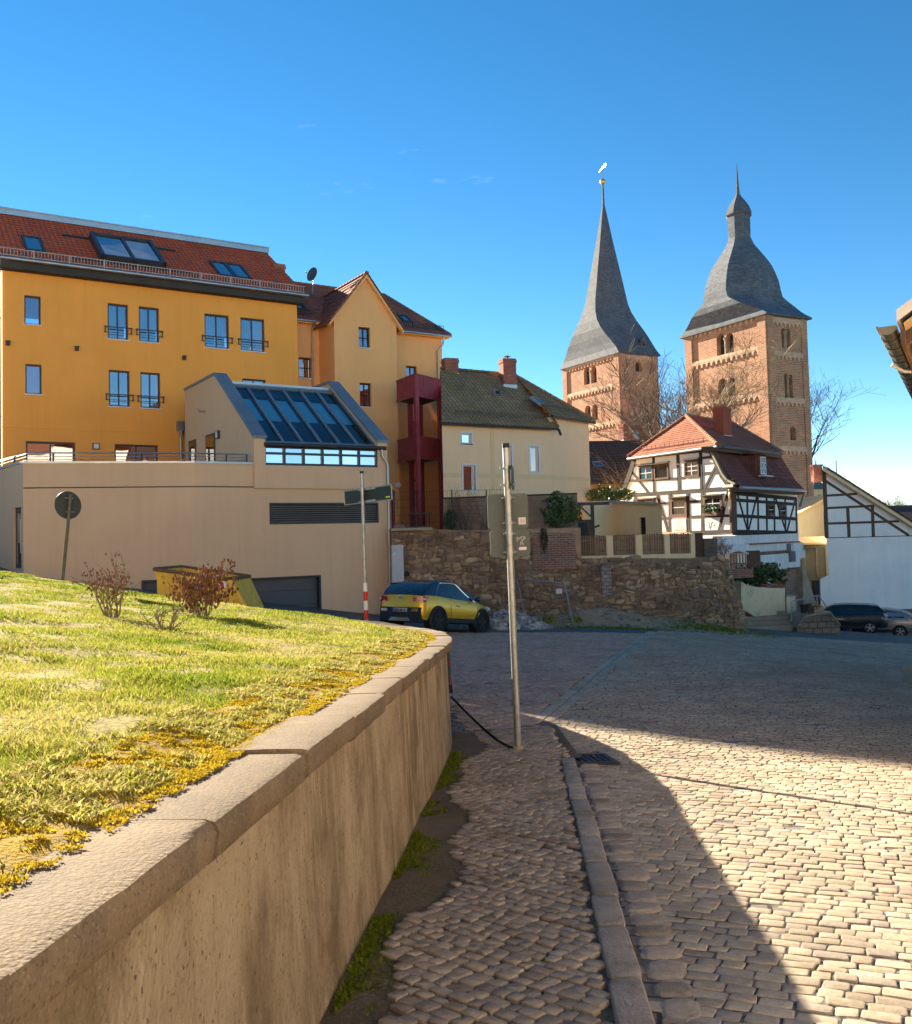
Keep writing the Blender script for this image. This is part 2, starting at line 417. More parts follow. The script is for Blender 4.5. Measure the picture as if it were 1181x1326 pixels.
# ================================================================== GROUND
def sheet(name, mat, xs, ys, zf, kind='structure', parent=None, keep=None):
    mb = MB(); idx = {}
    for j, y in enumerate(ys):
        for i, x in enumerate(xs):
            idx[i, j] = len(mb.v); mb.v.append((x, y, zf(x, y)))
    for j in range(len(ys) - 1):
        for i in range(len(xs) - 1):
            if keep and not keep((xs[i] + xs[i + 1]) / 2, (ys[j] + ys[j + 1]) / 2): continue
            mb.f.append([idx[i, j], idx[i + 1, j], idx[i + 1, j + 1], idx[i, j + 1]]); mb.mi.append(0)
    return mb.build(name, mat, parent, smooth=60, kind=kind)

# garden wall plan (outer top edge), used by ground, kerb, grass
WP = [(-3.5, -.97), (-2, -.876), (0, -.75), (2, -.624), (4, -.498), (6, -.372), (8, -.246), (9.5, -.155), (10.4, -.11), (11.0, -.105), (11.6, -.14), (12.5, -.21), (13.7, -.43), (15, -.80), (16.1, -1.35), (17.0, -2.4), (17.6, -4.2), (18.0, -6.2), (18.4, -9), (19, -16)]
def wx(y):
    for (a, xa), (b, xb) in zip(WP, WP[1:]):
        if a <= y <= b: return xa + (xb - xa) * (y - a) / (b - a)
    return WP[-1][1] if y > 0 else WP[0][1]
def wtop(y):
    return -.513 - .0635 * min(y, 10.8) - .06 * max(0, min(y, 15.2) - 10.8)
def kerbx(y): return .315 + .079 * y
def PZ(x, y): return G(x, y) + .045
def zg(x, y):
    u = max(0, -x - 1.0)
    return -.60 - .055 * y + .09 * u + .006 * u * u

t = NT('joint soil')
c = t.mix(t.rng(t.noise(1.3, detail=6, rough=.7), .4, .62), (.10, .075, .052), (.15, .115, .08))
c = t.mix(t.rng(t.noise(.9, detail=6, rough=.75), .52, .66, 0, .8), c, (.09, .10, .022))
c = t.mix(t.rng(t.noise(60, detail=3), .55, .75, 0, .7), c, (.26, .21, .15))
m_soil = t.fin(c, .95, .15, 0, t.bump(t.noise(45, detail=4), .8, .02))
t = NT('far setts')
b = t.n('TexBrick'); b.offset = .5; t.l(t.map((1, 1, 1), rot=(0, 0, .2)), b.inputs['Vector'])
for k, v in (('Color1', (.20, .17, .145, 1)), ('Color2', (.13, .115, .105, 1)), ('Mortar', (.05, .043, .035, 1)), ('Scale', 1.), ('Brick Width', .19), ('Row Height', .14), ('Mortar Size', .012)): b.inputs[k].default_value = v
c = t.mix(1.0, b.outputs['Color'], t.rng(t.noise(.6, detail=5), .25, .75, .75, 1.25), 'MULTIPLY')
m_farsett = t.fin(c, .8, .3, 0, t.bump(t.math('SUBTRACT', t.noise(20), b.outputs['Fac']), .6, .02))
m_land = plain('far land', (.09, .085, .05), var=.3, scale=.05, bump=0)
m_asph = plain('patched asphalt', (.19, .165, .14), var=.22, scale=1.4, bump=.9, bs=90, bd=.01, col2=(.16, .135, .10), c2s=.9)
m_dirt = plain('dry dirt', (.48, .30, .17), var=.3, scale=2.5, bump=1, bs=30, bd=.03, col2=(.30, .20, .12), c2s=1.5)

def land(x, y):
    z = -7.5
    d = math.hypot(x, y)
    z += 3.5 * sst(d, 130, 900)
    return z
land_o = sheet('land', m_land, [-4000, -1500, -600, -250, -120, -60, -25, 0, 25, 60, 120, 250, 600, 1500, 4000],
      [-300, -100, -30, 0, 30, 60, 90, 130, 200, 350, 700, 1500, 3000, 6000], land)
def lin(a, b, n): return [a + (b - a) * i / n for i in range(n + 1)]
street = sheet('street', m_farsett, lin(-40, -4, 24) + lin(-3.6, 9, 36)[0:] + lin(9.5, 45, 40), lin(-6, 14, 60) + lin(14.5, 70, 110), lambda x, y: G(x, y) - .002 + .004 * mnoise.noise(V((x * 2.3, y * 2.3, 0))))

# ---- setts
def inpoly(x, y, P):
    c = False; n = len(P); j = n - 1
    for i in range(n):
        if (P[i][1] > y) != (P[j][1] > y) and x < (P[j][0] - P[i][0]) * (y - P[i][1]) / (P[j][1] - P[i][1]) + P[i][0]: c = not c
        j = i
    return c
def pebble(mb, pts, mp, depth, hi, fine=True, mi=0, cut=.10, dome=.90):
    cx = sum(p[0] for p in pts) / len(pts); cy = sum(p[1] for p in pts) / len(pts)
    if fine:
        o = []
        n = len(pts)
        for i in range(n):
            p = pts[i]; a = pts[i - 1]; b = pts[(i + 1) % n]
            o.append((p[0] + (a[0] - p[0]) * cut, p[1] + (a[1] - p[1]) * cut)); o.append((p[0] + (b[0] - p[0]) * cut, p[1] + (b[1] - p[1]) * cut))
    else: o = list(pts)
    n = len(o)
    sc = lambda k, h: [mp(cx + (p[0] - cx) * k, cy + (p[1] - cy) * k, h) for p in o]
    if fine: rings = [sc(1.0, -depth), sc(.985, hi * .30), sc(.45 + dome * .55, hi * .82), sc(dome, hi)]
    else: rings = [sc(1.0, -depth), sc(.88, hi)]
    vs = [p for r in rings for p in r]; fs = []
    for q in range(len(rings) - 1):
        for i in range(n):
            j = (i + 1) % n; fs.append((q * n + i, q * n + j, (q + 1) * n + j, (q + 1) * n + i))
    fs.append([(len(rings) - 1) * n + i for i in range(n)])
    mb.add(vs, fs, mi)

def sett_rows(inside, org, u, size, rows, cols, zf, wob=.0, seed=1, jit=.09, gap=.010, lenv=.3, hi=.010, lowy=13.0, curve=0.0):
    """returns list of (centre, corner list, map) for stones inside the region"""
    r = random.Random(seed); ux, uy = u[0], u[1]; L = math.hypot(ux, uy); ux /= L; uy /= L; vx, vy = -uy, ux
    out = []
    tpos = rows[0]
    while tpos < rows[1]:
        hh = size[1] * r.uniform(.86, 1.16)
        s = cols[0] + r.uniform(0, size[0]); amp = r.uniform(-.4, .4) * wob
        while s < cols[1]:
            ww = size[0] * r.uniform(1 - lenv, 1 + lenv)
            cs = s + ww / 2; ct = tpos + hh / 2 + wob * math.sin(cs * 1.7 + tpos * .6) + amp * math.sin(cs * 3.1) + curve * cs * cs
            x = org[0] + ux * cs + vx * ct; y = org[1] + uy * cs + vy * ct
            if inside(x, y) and r.random() > .006:
                j = lambda q: r.uniform(-q, q) * size[1]
                g = gap
                sl = wob * 1.7 * math.cos(cs * 1.7 + tpos * .6) + 2 * curve * cs
                pts = []
                for (a, b) in ((-1, -1), (1, -1), (1, 1), (-1, 1)):
                    pa = a * (ww / 2 - g) + j(jit); pb = b * (hh / 2 - g) + j(jit)
                    pts.append((cs + pa, ct + pb + sl * pa))
                dz = r.uniform(-.004, .004) + .006 * mnoise.noise(V((x * 1.2, y * 1.2, 3))); tx, ty = r.uniform(-.03, .03), r.uniform(-.03, .03)
                def mp(a, b, h, cs=cs, ct=ct, dz=dz, tx=tx, ty=ty):
                    X = org[0] + ux * a + vx * b; Y = org[1] + uy * a + vy * b
                    return (X, Y, zf(X, Y) + h + dz + (a - cs) * tx + (b - ct) * ty)
                out.append((x, y, pts, mp))
            s += ww
        tpos += hh
    return out
def lay(stones, parent, mat, nsingle, hi=.012, lowy=12.0, depth=.03):
    vis = [s for s in stones if inview((s[0], s[1], G(s[0], s[1])), 30)]
    vis.sort(key=lambda s: s[1])
    single = set(id(s) for s in vis[:nsingle])
    rest = MB()
    for s in stones:
        fine = s[1] < lowy
        if id(s) in single:
            mb = MB(); pebble(mb, s[2], s[3], depth, hi); mb.build('sett', mat, parent, smooth=50, uv=False)
        else: pebble(rest, s[2], s[3], depth, hi, fine)
    if rest.f: rest.build('sett_field', mat, parent, smooth=50, kind='stuff', uv=False)

m_sett = settmat('granite setts', [(.28, .23, .175), (.42, .35, .26), (.34, .285, .215), (.47, .395, .295), (.37, .305, .235), (.31, .265, .22)], (.15, .12, .075), (.8, .2))
m_pave = settmat('pavement setts', [(.21, .17, .135), (.35, .285, .215), (.28, .23, .18), (.40, .325, .245), (.25, .21, .18)], (.05, .045, .02))
m_border = settmat('border stones', [(.40, .31, .215), (.52, .41, .29), (.45, .35, .25)])
m_redsett = settmat('reddish slag setts', [(.34, .235, .185), (.47, .34, .265), (.40, .285, .22), (.52, .385, .30)])
m_kerb = plain('granite kerb', (.30, .255, .205), var=.25, scale=5, bump=.9, bs=60, bd=.01, isl=.18, col2=(.17, .135, .09), c2s=3)

# border line of flat stones dividing red and grey paving: through photographed ground points
B0 = gp(690, 931); B1 = gp(795, 848)
def bside(x, y): return (B1.x - B0.x) * (y - B0.y) - (B1.y - B0.y) * (x - B0.x)    # >0 left (red side)
FARY = 33.0
def far_lim(x): return 30.5 + .28 * max(0, x)
def in_grey(x, y):
    if y < -.5 or y > far_lim(x) or x > 26 or abs(x) > .52 * y + 3: return False
    if y < B0.y: return x > kerbx(y) + .13 if y < 9.7 else (x > 1.22 and x > kerbx(9.7) + .1 + (y - 9.7) * -.02)
    return bside(x, y) < -.30 * (B1 - B0).length
def in_red(x, y):
    if y > 29.5 or y < 10.4: return False
    if x < wx(min(y, 14)) + .25 - max(0, y - 14) * .5 or x < -3.2: return False
    if y < B0.y: return x < 1.0 - (B0.y - y) * .02 and y > 11.6 + .35 * max(0, x)
    return bside(x, y) > .02
def in_pave(x, y):
    if y < .2 or y > 12.2: return False
    e = .27 + .1 * math.sin(y * 1.3) + .07 * math.sin(y * 3.7 + 1) + (.25 if y > 6.5 else 0) * 0
    if x < wx(y) + e: return False
    if y < 9.7: return x < kerbx(y) - .075
    return x < 1.12 and y < 11.55 + .35 * max(0, x)
st = sett_rows(lambda x, y: in_grey(x, y) and y < 13.5, (.5, 0), (.90, -.43), (.122, .085), (-6, 18), (-9, 10), lambda x, y: G(x, y), wob=.03, seed=3, jit=.07, gap=.0033)
lay(st, street, m_sett, 300, lowy=9, hi=.004)
st = sett_rows(lambda x, y: in_grey(x, y) and y >= 13.5, (.5, 0), (.985, -.17), (.17, .115), (9, 44), (-12, 30), lambda x, y: G(x, y), wob=.05, seed=4, jit=.09, gap=.007)
lay(st, street, m_sett, 0, lowy=0)
st = sett_rows(in_red, (0, 11), (.85, .52), (.165, .115), (-9, 24), (-6, 20), lambda x, y: G(x, y), wob=.06, seed=5, jit=.09, gap=.007)
lay(st, street, m_redsett, 0, lowy=14)

# border stones
mbs = []
bd = (B1 - B0); bl = bd.length; bd.normalize(); bn = V((bd.y, -bd.x, 0))
for row in (0, 1):
    s = -.2
    while s < bl + 9:
        L = random.uniform(.38, .6)
        q = B0 + bd * (s + L / 2) + bn * (.09 + row * .17)
        mb = MB(); g = .012
        pebble(mb, [(-L / 2 + g, -.08), (L / 2 - g, -.08), (L / 2 - g, .08), (-L / 2 + g, .08)],
               lambda a, b, h, q=q: (q.x + bd.x * a + bn.x * b, q.y + bd.y * a + bn.y * b, G(q.x + bd.x * a + bn.x * b, q.y + bd.y * a + bn.y * b) + h), .03, .014, cut=.12, dome=.8)
        mb.build('border_stone', m_border, street, smooth=50, uv=False); s += L

# pavement sheet with soil strip
pavement = sheet('pavement', m_soil, lin(-1.3, 1.35, 22), lin(-2, 12.4, 72), lambda x, y: G(x, y) + .045 - .007 + .007 * mnoise.noise(V((x * 3, y * 3, 0))) - (.0 if True else 0),
                 keep=lambda x, y: x < (kerbx(y) + .05 if y < 9.7 else 1.25) and x > wx(y) - .1 and y < 11.65 + .35 * max(0, x))
st = sett_rows(in_pave, (0, 0), (.76, -.65), (.088, .068), (-4, 12), (-10, 4), PZ, wob=.05, seed=8, jit=.12, gap=.0035)
lay(st, pavement, m_pave, 300, lowy=20, hi=.008)

# kerb stones and gutter setts
s = -1.0
while s < 9.4:
    L = random.uniform(.48, .78)
    y0, y1 = s, s + L; g = .008; hw = .07
    j1, j2 = random.uniform(-.012, .012), random.uniform(-.012, .012)
    mb = MB()
    pebble(mb, [(-hw + j1, y0 + g), (hw + j1, y0 + g), (hw + j2, y1 - g), (-hw + j2, y1 - g)], lambda a, b, h: (kerbx(b) + .02 + a, b, G(kerbx(b), b) + .052 + h), .12, .012, cut=.08, dome=.86)
    mb.build('kerb_stone', m_kerb, pavement, smooth=50, uv=False)
    s += L
s = -.5; gut = []
while s < 9.3:
    L = random.uniform(.13, .24); gx0 = .125 + random.uniform(-.01, .01); gx1 = gx0 + random.uniform(.15, .2)
    mb = MB(); dz = random.uniform(-.012, .0)
    pebble(mb, [(gx0, s + .01), (gx1, s + .01 + random.uniform(-.02, .02)), (gx1, s + L - .01), (gx0, s + L - .01)], lambda a, b, h, dz=dz: (kerbx(b) + a, b, G(kerbx(b) + a, b) + .004 + dz + h), .04, .016, cut=.2, dome=.7)
    mb.build('gutter_sett', m_pave, street, smooth=50, uv=False)
    s += L

# drain grating in the gutter
dg = gp(750, 985); dg.z = G(dg.x, dg.y)
drain = thing('drain_grate', 'dark iron drain grating set in the cobbles at the end of the kerb', 'drain', (dg.x, dg.y, dg.z))
def dpt(a, b, h=0):
    X, Y = dg.x + a * .995 - b * .1, dg.y - a * .1 + b * .995
    return V((X, Y, G(X, Y) + h))
mb = MB()
for (a0, a1, b0, b1) in ((-.34, .34, -.30, -.24), (-.34, .34, .24, .30), (-.34, -.28, -.24, .24), (.28, .34, -.24, .24)):
    mb.hexa([dpt(a0, b0, -.02), dpt(a1, b0, -.02), dpt(a1, b1, -.02), dpt(a0, b1, -.02), dpt(a0, b0, .028), dpt(a1, b0, .028), dpt(a1, b1, .028), dpt(a0, b1, .028)])
m_iron = plain('rusty cast iron', (.045, .038, .035), rough=.6, var=.3, scale=12, bump=.3, metal=.4)
mb.build('frame', m_iron, drain)
for k in range(9):
    a = -.25 + k * .0625
    mb = MB(); mb.hexa([dpt(a - .018, -.24, -.01), dpt(a + .018, -.24, -.01), dpt(a + .018, .24, -.01), dpt(a - .018, .24, -.01), dpt(a - .018, -.24, .022), dpt(a + .018, -.24, .022), dpt(a + .018, .24, .022), dpt(a - .018, .24, .022)])
    mb.build('bar', m_iron, drain)
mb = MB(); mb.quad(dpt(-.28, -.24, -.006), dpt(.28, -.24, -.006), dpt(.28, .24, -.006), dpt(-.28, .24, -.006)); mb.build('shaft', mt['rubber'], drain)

# ================================================================== GARDEN WALL
t = NT('coping concrete')
c = t.mix(t.rng(t.noise(3, detail=6, rough=.7), .3, .7), (.135, .098, .06), (.205, .152, .098))
c = t.mix(1.0, c, t.rng(t.island(), 0, 1, .88, 1.1), 'MULTIPLY')
c = t.mix(t.rng(t.noise(2.0, detail=6, rough=.75), .5, .64, 0, .8), c, (.115, .088, .062))
v = t.n('TexVoronoi'); v.inputs['Scale'].default_value = 75; t.l(t.tc.outputs['Object'], v.inputs['Vector'])
v2 = t.n('TexVoronoi'); v2.inputs['Scale'].default_value = 160; t.l(t.tc.outputs['Object'], v2.inputs['Vector'])
c = t.mix(t.rng(v.outputs['Distance'], .05, .35, .5, 0), c, (.34, .26, .17))
c = t.mix(t.rng(t.noise(95, detail=3), .56, .66, 0, .75), c, (.075, .055, .038))
c = t.mix(t.rng(t.noise(5, detail=7, rough=.8), .60, .68, 0, .6), c, (.34, .20, .03))
hh = t.math('ADD', t.math('MULTIPLY', v.outputs['Distance'], -1.0), t.math('MULTIPLY', v2.outputs['Distance'], -.6))
m_cop = t.fin(c, .95, .2, 0, t.bump(hh, .32, .006))
t = NT('stained wall render')
c = t.mix(t.rng(t.noise(1.4, detail=6, rough=.7), .3, .7), (.31, .24, .155), (.45, .365, .25))
sm = t.map((3.2, 3.2, .42))
sk = t.math('MULTIPLY', t.rng(t.noise(1.0, sm, detail=7, rough=.75), .42, .64, 0, .95), t.rng(t.noise(.9, detail=4), .35, .6, .15, 1))
c = t.mix(sk, c, (.11, .072, .038))
c = t.mix(t.rng(t.noise(1.5, t.map((1, 1, .7)), detail=8, rough=.75), .47, .62, 0, .85), c, (.15, .105, .06))
c = t.mix(t.rng(t.noise(1.0, t.map((4.1, 4.1, .9)), detail=3), .68, .75, 0, .7), c, (.60, .47, .29))
v = t.n('TexVoronoi'); v.inputs['Scale'].default_value = 55; t.l(t.tc.outputs['Object'], v.inputs['Vector'])
c = t.mix(t.rng(v.outputs['Distance'], .0, .16, .55, 0), c, (.52, .43, .30))
c = t.mix(t.rng(t.noise(48, detail=2), .62, .72, 0, .8), c, (.07, .05, .03))
hh = t.math('ADD', t.noise(80, detail=4, rough=.75), t.math('MULTIPLY', v.outputs['Distance'], -.8))
m_wallr = t.fin(c, .95, .12, 0, t.bump(hh, .8, .012))
gw = thing('garden_wall', 'curving rendered retaining wall with coping stones, holding up the lawn beside the pavement', 'wall', (-.4, 6, -2.2))
def wnorm(y):
    e = .05; d = V((wx(y + e) - wx(y - e), 2 * e, 0)).normalized(); return V((d.y, -d.x, 0))
ys = lin(-3.4, 9.4, 64) + lin(9.5, 12.8, 34) + lin(12.9, 18.9, 50)
mb = MB(); rings = []
for y in ys:
    n = wnorm(y); x = wx(y); zt = wtop(y)
    zb = G(x + .3, min(y, 16)) - .5
    b = .035 * mnoise.noise(V((y * .8, 0, 5)))
    p = lambda off, z: V((x, y, 0)) + n * off + V((0, 0, z))
    rings.append([p(.02 + b * .3, zb), p(-.02 + b * .5, zb + (zt - zb) * .4), p(-.05 + b * .4, zt - .105), p(-.27, zt - .105), p(-.27, zb)])
mb.loft(rings[::-1], cap=True)
mb.build('wall_body', m_wallr, gw, smooth=45)
s = -3.3; k = 0
while s < 18.0:
    L = random.uniform(.85, 1.0) if s < 9 else (random.uniform(.45, .62) if s < 11.2 else .85)
    if s > 10.6 and s < 14.6: L = .62
    y0, y1 = s + .006, s + L - .006
    steps = 11; rs = []
    dz, dt = random.uniform(-.008, .008), random.uniform(-.012, .012)
    for i in range(steps + 1):
        y = y0 + (y1 - y0) * i / steps; n = wnorm(y); x = wx(y); zt = wtop(y) + dz
        j = lambda q, sd: q * .45 * mnoise.noise(V((y * 17, sd, 1.7)))
        p = lambda off, z: V((x, y, 0)) + n * (off + dt) + V((0, 0, z))
        rs.append([p(-.25, zt - .11), p(.0 + j(.008, 1), zt - .108), p(.022 + j(.014, 2), zt - .092), p(.028 + j(.014, 3), zt - .03 + j(.012, 7)), p(.020 + j(.012, 4), zt - .006 + j(.006, 6)), p(-.004 + j(.01, 11), zt + j(.004, 8)), p(-.12, zt + j(.006, 9)), p(-.25 + j(.03, 5), zt - .004)])
    mb = MB(); mb.loft(rs[::-1]); mb.build('coping_stone', m_cop, gw, smooth=50, uv=False)
    s += L; k += 1

# moss and soil strip inside the coping
def edge(y): return wx(y) - .24
t = NT('mossy soil')
c = t.mix(t.rng(t.noise(3, detail=5), .3, .7), (.23, .165, .095), (.14, .10, .06))
mk = t.rng(t.noise(2.6, detail=8, rough=.85), .40, .56)
c = t.mix(mk, c, t.mix(t.noise(14, detail=4), (.42, .27, .012), (.26, .17, .015)))
c = t.mix(t.rng(t.noise(50, detail=3), .55, .7, 0, .5), c, (.28, .22, .13))
m_moss = t.fin(c, .95, .1, 0, t.bump(t.noise(70, detail=4), 1, .02))
mb = MB(); rings = []
for y in lin(-3, 15.0, 180):
    n = wnorm(y); r = []
    for k in range(8):
        off = -.22 - k * .048
        x, yy = wx(y) + n.x * off, y + n.y * off
        z = wtop(y) - .012 + .016 * mnoise.noise(V((x * 6, yy * 6, 2))) * min(1, k) + .008 * k + .010 * mnoise.noise(V((x * 19, yy * 19, 8))) * min(1, k)
        r.append(V((x, yy, z)))
    rings.append(r)
mb.loft(rings, cap=False, closed=False)
for f in mb.f: f.reverse()
o = mb.build('moss', m_moss, None, smooth=80, kind='stuff', uv=False)
tag(o, 'strip of yellow moss and dry soil along the inner edge of the wall coping', 'moss')

def stripz(x, yy, y, offt): return wtop(y) - .014 + .016 * mnoise.noise(V((x * 6, yy * 6, 2))) + .008 * max(0, (offt - .22) / .048) + .010 * mnoise.noise(V((x * 19, yy * 19, 8)))
# lawn
t = NT('turf soil')
c = t.mix(t.rng(t.noise(1.5, detail=6, rough=.7), .35, .65), (.26, .23, .06), (.38, .30, .11))
c = t.mix(t.rng(t.noise(18, detail=4), .5, .7), c, (.13, .10, .05))
m_turf = t.fin(c, .95, .1, 0, t.bump(t.noise(40, detail=4), 1, .03))
def lawnz(x, y):
    z = zg(x, y) + .05 * mnoise.noise(V((x * .9, y * .9, 0))) + .025 * mnoise.noise(V((x * 2.7, y * 2.7, 4)))
    d = (edge(y) - x)
    return z - .07 * (1 - sst(d, .05, .6)) if d < .6 else z
mb = MB(); rings = []
for y in lin(-3, 18.6, 114):
    xr = wx(y) - .28; r = []
    for k in range(26):
        f = (k / 25) ** 1.6; x = xr + (-17 - xr) * f
        r.append(V((x, y, lawnz(x, y))))
    rings.append(r)
mb.loft(rings, cap=False, closed=False)
for f in mb.f: f.reverse()
lawn = mb.build('lawn', m_turf, None, smooth=80, kind='structure', uv=False)

def blades(name, mat, pts, hts, widths, lean, tints, seed):
    """grass blades as bent two-triangle-pair strips, from arrays"""
    r = np.random.default_rng(seed); n = len(pts); P = np.asarray(pts)
    a = r.uniform(0, 2 * np.pi, n); d = np.stack([np.cos(a), np.sin(a), np.zeros(n)], 1)
    b = r.uniform(0, 2 * np.pi, n); ln = np.stack([np.cos(b), np.sin(b), np.zeros(n)], 1) * (lean * hts * r.uniform(.2, 1.5, n))[:, None]
    up = np.stack([np.zeros(n), np.zeros(n), hts], 1)
    wv = d * widths[:, None]
    v = np.empty((n, 5, 3))
    v[:, 0] = P - wv; v[:, 1] = P + wv
    mid = P + up * .6 + ln * .35
    v[:, 2] = mid + wv * .75; v[:, 3] = mid - wv * .75
    v[:, 4] = P + up * .95 + ln
    base = np.arange(n) * 5
    quads = np.stack([base, base + 1, base + 2, base + 3], 1); tris = np.stack([base + 3, base + 2, base + 4], 1)
    me = bpy.data.meshes.new(name)
    me.vertices.add(n * 5); me.vertices.foreach_set('co', v.ravel())
    li = np.concatenate([quads, tris], 1).ravel()
    me.loops.add(len(li)); me.loops.foreach_set('vertex_index', li)
    stt = np.stack([np.arange(n) * 7, np.arange(n) * 7 + 4], 1).ravel()
    me.polygons.add(2 * n); me.polygons.foreach_set('loop_start', stt)
    me.update(calc_edges=True)
    at_ = me.attributes.new('tint', 'FLOAT', 'POINT'); at_.data.foreach_set('value', np.repeat(tints, 5))
    me.materials.append(mat); me.polygons.foreach_set('use_smooth', [True] * (2 * n))
    return link(name, me, None, 'stuff')
def bladem(name, cols):
    t = NT(name); a = t.n('Attribute'); a.attribute_name = 'tint'
    r = t.n('ValToRGB'); e = r.color_ramp.elements
    e[0].position = 0; e[0].color = (*cols[0], 1); e[1].position = 1; e[1].color = (*cols[-1], 1)
    for k, c in enumerate(cols[1:-1]): x = e.new((k + 1) / (len(cols) - 1)); x.color = (*c, 1)
    t.l(a.outputs['Fac'], r.inputs[0])
    d = t.n('BsdfDiffuse'); tr = t.n('BsdfTranslucent'); t.l(r.outputs[0], d.inputs[0]); t.l(r.outputs[0], tr.inputs[0])
    m = t.n('MixShader'); m.inputs[0].default_value = .4; t.l(d.outputs[0], m.inputs[1]); t.l(tr.outputs[0], m.inputs[2]); t.l(m.outputs[0], t.out.inputs[0]); return t.m
m_grass = bladem('grass blades', [(.085, .15, .014), (.17, .24, .022), (.29, .305, .04), (.40, .355, .10), (.48, .41, .19)])
pts = []; hs = []; ws = []; tn = []
rg = random.Random(11)
while len(pts) < 175000:
    y = 1.2 + 17.3 * rg.random() ** 1.35
    xl = -.53 * y - .6; xr = edge(y) - .10
    x = xr - (xr - xl) * rg.random()
    d = xr - x
    n1 = mnoise.noise(V((x * .9, y * .9, 7))); n2 = mnoise.noise(V((x * 3.1, y * 3.1, 2))); n3 = mnoise.noise(V((x * .35, y * .35, 12)))
    if rg.random() > .62 + n2 * .9 + .25 * n1: continue
    if d < .25 and rg.random() > .15 + d * 2.6 + n2: continue
    pts.append((x, y, lawnz(x, y) - .006))
    edgef = max(0, 1 - d / .9)
    k = .026 + .014 * n1 + .014 * max(0, n2) + .02 * edgef * max(0, .5 + n2)
    hs.append(max(.014, k * rg.uniform(.5, 1.5))); ws.append((.0016 + .00065 * y * .55) * rg.uniform(.7, 1.3))
    tn.append(min(1, max(0, .50 - .42 * n1 + .28 * n2 * .6 - .20 * n3 + rg.gauss(0, .2) - .05 * edgef + (.0 if y < 9 else -.06))))
o = blades('grass', m_grass, pts, np.array(hs), np.array(ws), .95, np.array(tn), 5)
tag(o, 'short yellow green winter grass covering the sloping lawn', 'grass')

# yellow moss tufts
mb = MB(); rg = random.Random(4); n = 0; pts = []; hs = []; ws = []; tn = []
while len(pts) < 140000:
    y = -0 + 13.4 * rg.random() ** 1.5; off = rg.uniform(-.03, .36) ** 1.0
    nn = wnorm(y); o_ = -.21 - off; x, yy = wx(y) + nn.x * o_, y + nn.y * o_
    m = .55 * mnoise.noise(V((x * 1.7, yy * 1.7, 20))) + .5 * mnoise.noise(V((x * 6, yy * 6, 21))) + .55 * mnoise.noise(V((x * 17, yy * 17, 23))) - abs(off - .13) * .75
    if m < -.26 + .42 * rg.random(): continue
    pts.append((x, yy, max(wtop(y) - .002 if off < .04 else -99, stripz(x, yy, y, .21 + off)))); hs.append(rg.uniform(.003, .010)); ws.append(rg.uniform(.0014, .003) + .0006 * y); tn.append(rg.random())
m_mosst = bladem('yellow moss tufts', [(.15, .14, .025), (.30, .21, .02), (.42, .30, .02), (.52, .38, .04)])
o = blades('moss_tufts', m_mosst, pts, np.array(hs), np.array(ws), .8, np.array(tn), 6)
tag(o, 'bright yellow moss cushions growing behind the coping stones', 'moss')

pts = []; hs = []; ws = []; tn = []
while len(pts) < 42000:
    y = .3 + 13 * rg.random() ** 1.4; off = rg.uniform(.03, .42); nn = wnorm(y); o_ = -.23 - off; x, yy = wx(y) + nn.x * o_, y + nn.y * o_
    if mnoise.noise(V((x * 3.3, yy * 3.3, 40))) + .5 * mnoise.noise(V((x * 11, yy * 11, 41))) < .12 - off * .75: continue
    pts.append((x, yy, stripz(x, yy, y, .23 + off))); hs.append(rg.uniform(.006, .028)); ws.append(rg.uniform(.0015, .0028) + .0006 * y); tn.append(min(1, max(0, rg.gauss(.75, .22))))
o = blades('dry_grass', m_grass, pts, np.array(hs), np.array(ws), 1.4, np.array(tn), 26); tag(o, 'thin dry grass straggling over the soil strip between lawn and coping', 'grass')
# green moss and weeds at the wall foot
pts = []; hs = []; ws = []; tn = []
while len(pts) < 12000:
    y = 2.2 + 8.5 * rg.random() ** 1.2; off = .015 + .20 * rg.random() ** 1.5
    m = mnoise.noise(V((y * 1.1, 3, 20))) + .6 * mnoise.noise(V((y * 4, off * 9, 21)))
    if m < -.12 + off * 1.5: continue
    x = wx(y) + off
    pts.append((x, y, G(x, y) + .025)); hs.append(rg.uniform(.012, .04) * (1.2 - off * 3)); ws.append(rg.uniform(.003, .006)); tn.append(rg.random())
m_gm = bladem('green moss', [(.06, .085, .008), (.13, .17, .012), (.22, .24, .02)])
o = blades('wall_moss', m_gm, pts, np.array(hs), np.array(ws), .9, np.array(tn), 9)
tag(o, 'dark green moss along the foot of the garden wall on the pavement', 'moss')

# small pebbles scattered on the soil strip
mb = MB()
for k in range(900):
    y = 2 + 9.5 * rg.random() ** 1.1; x = wx(y) + rg.uniform(.1, .5); r = rg.uniform(.003, .011)
    mb.ball((x, y, G(x, y) + .028), r, 5, 3, sq=(1, 1.2, .7))
o = mb.build('gravel', plain('grit', (.33, .28, .22), var=.4, isl=.4, bump=0), None, smooth=60, kind='stuff', uv=False)
tag(o, 'grit and small pebbles scattered on the bare soil beside the wall', 'gravel')
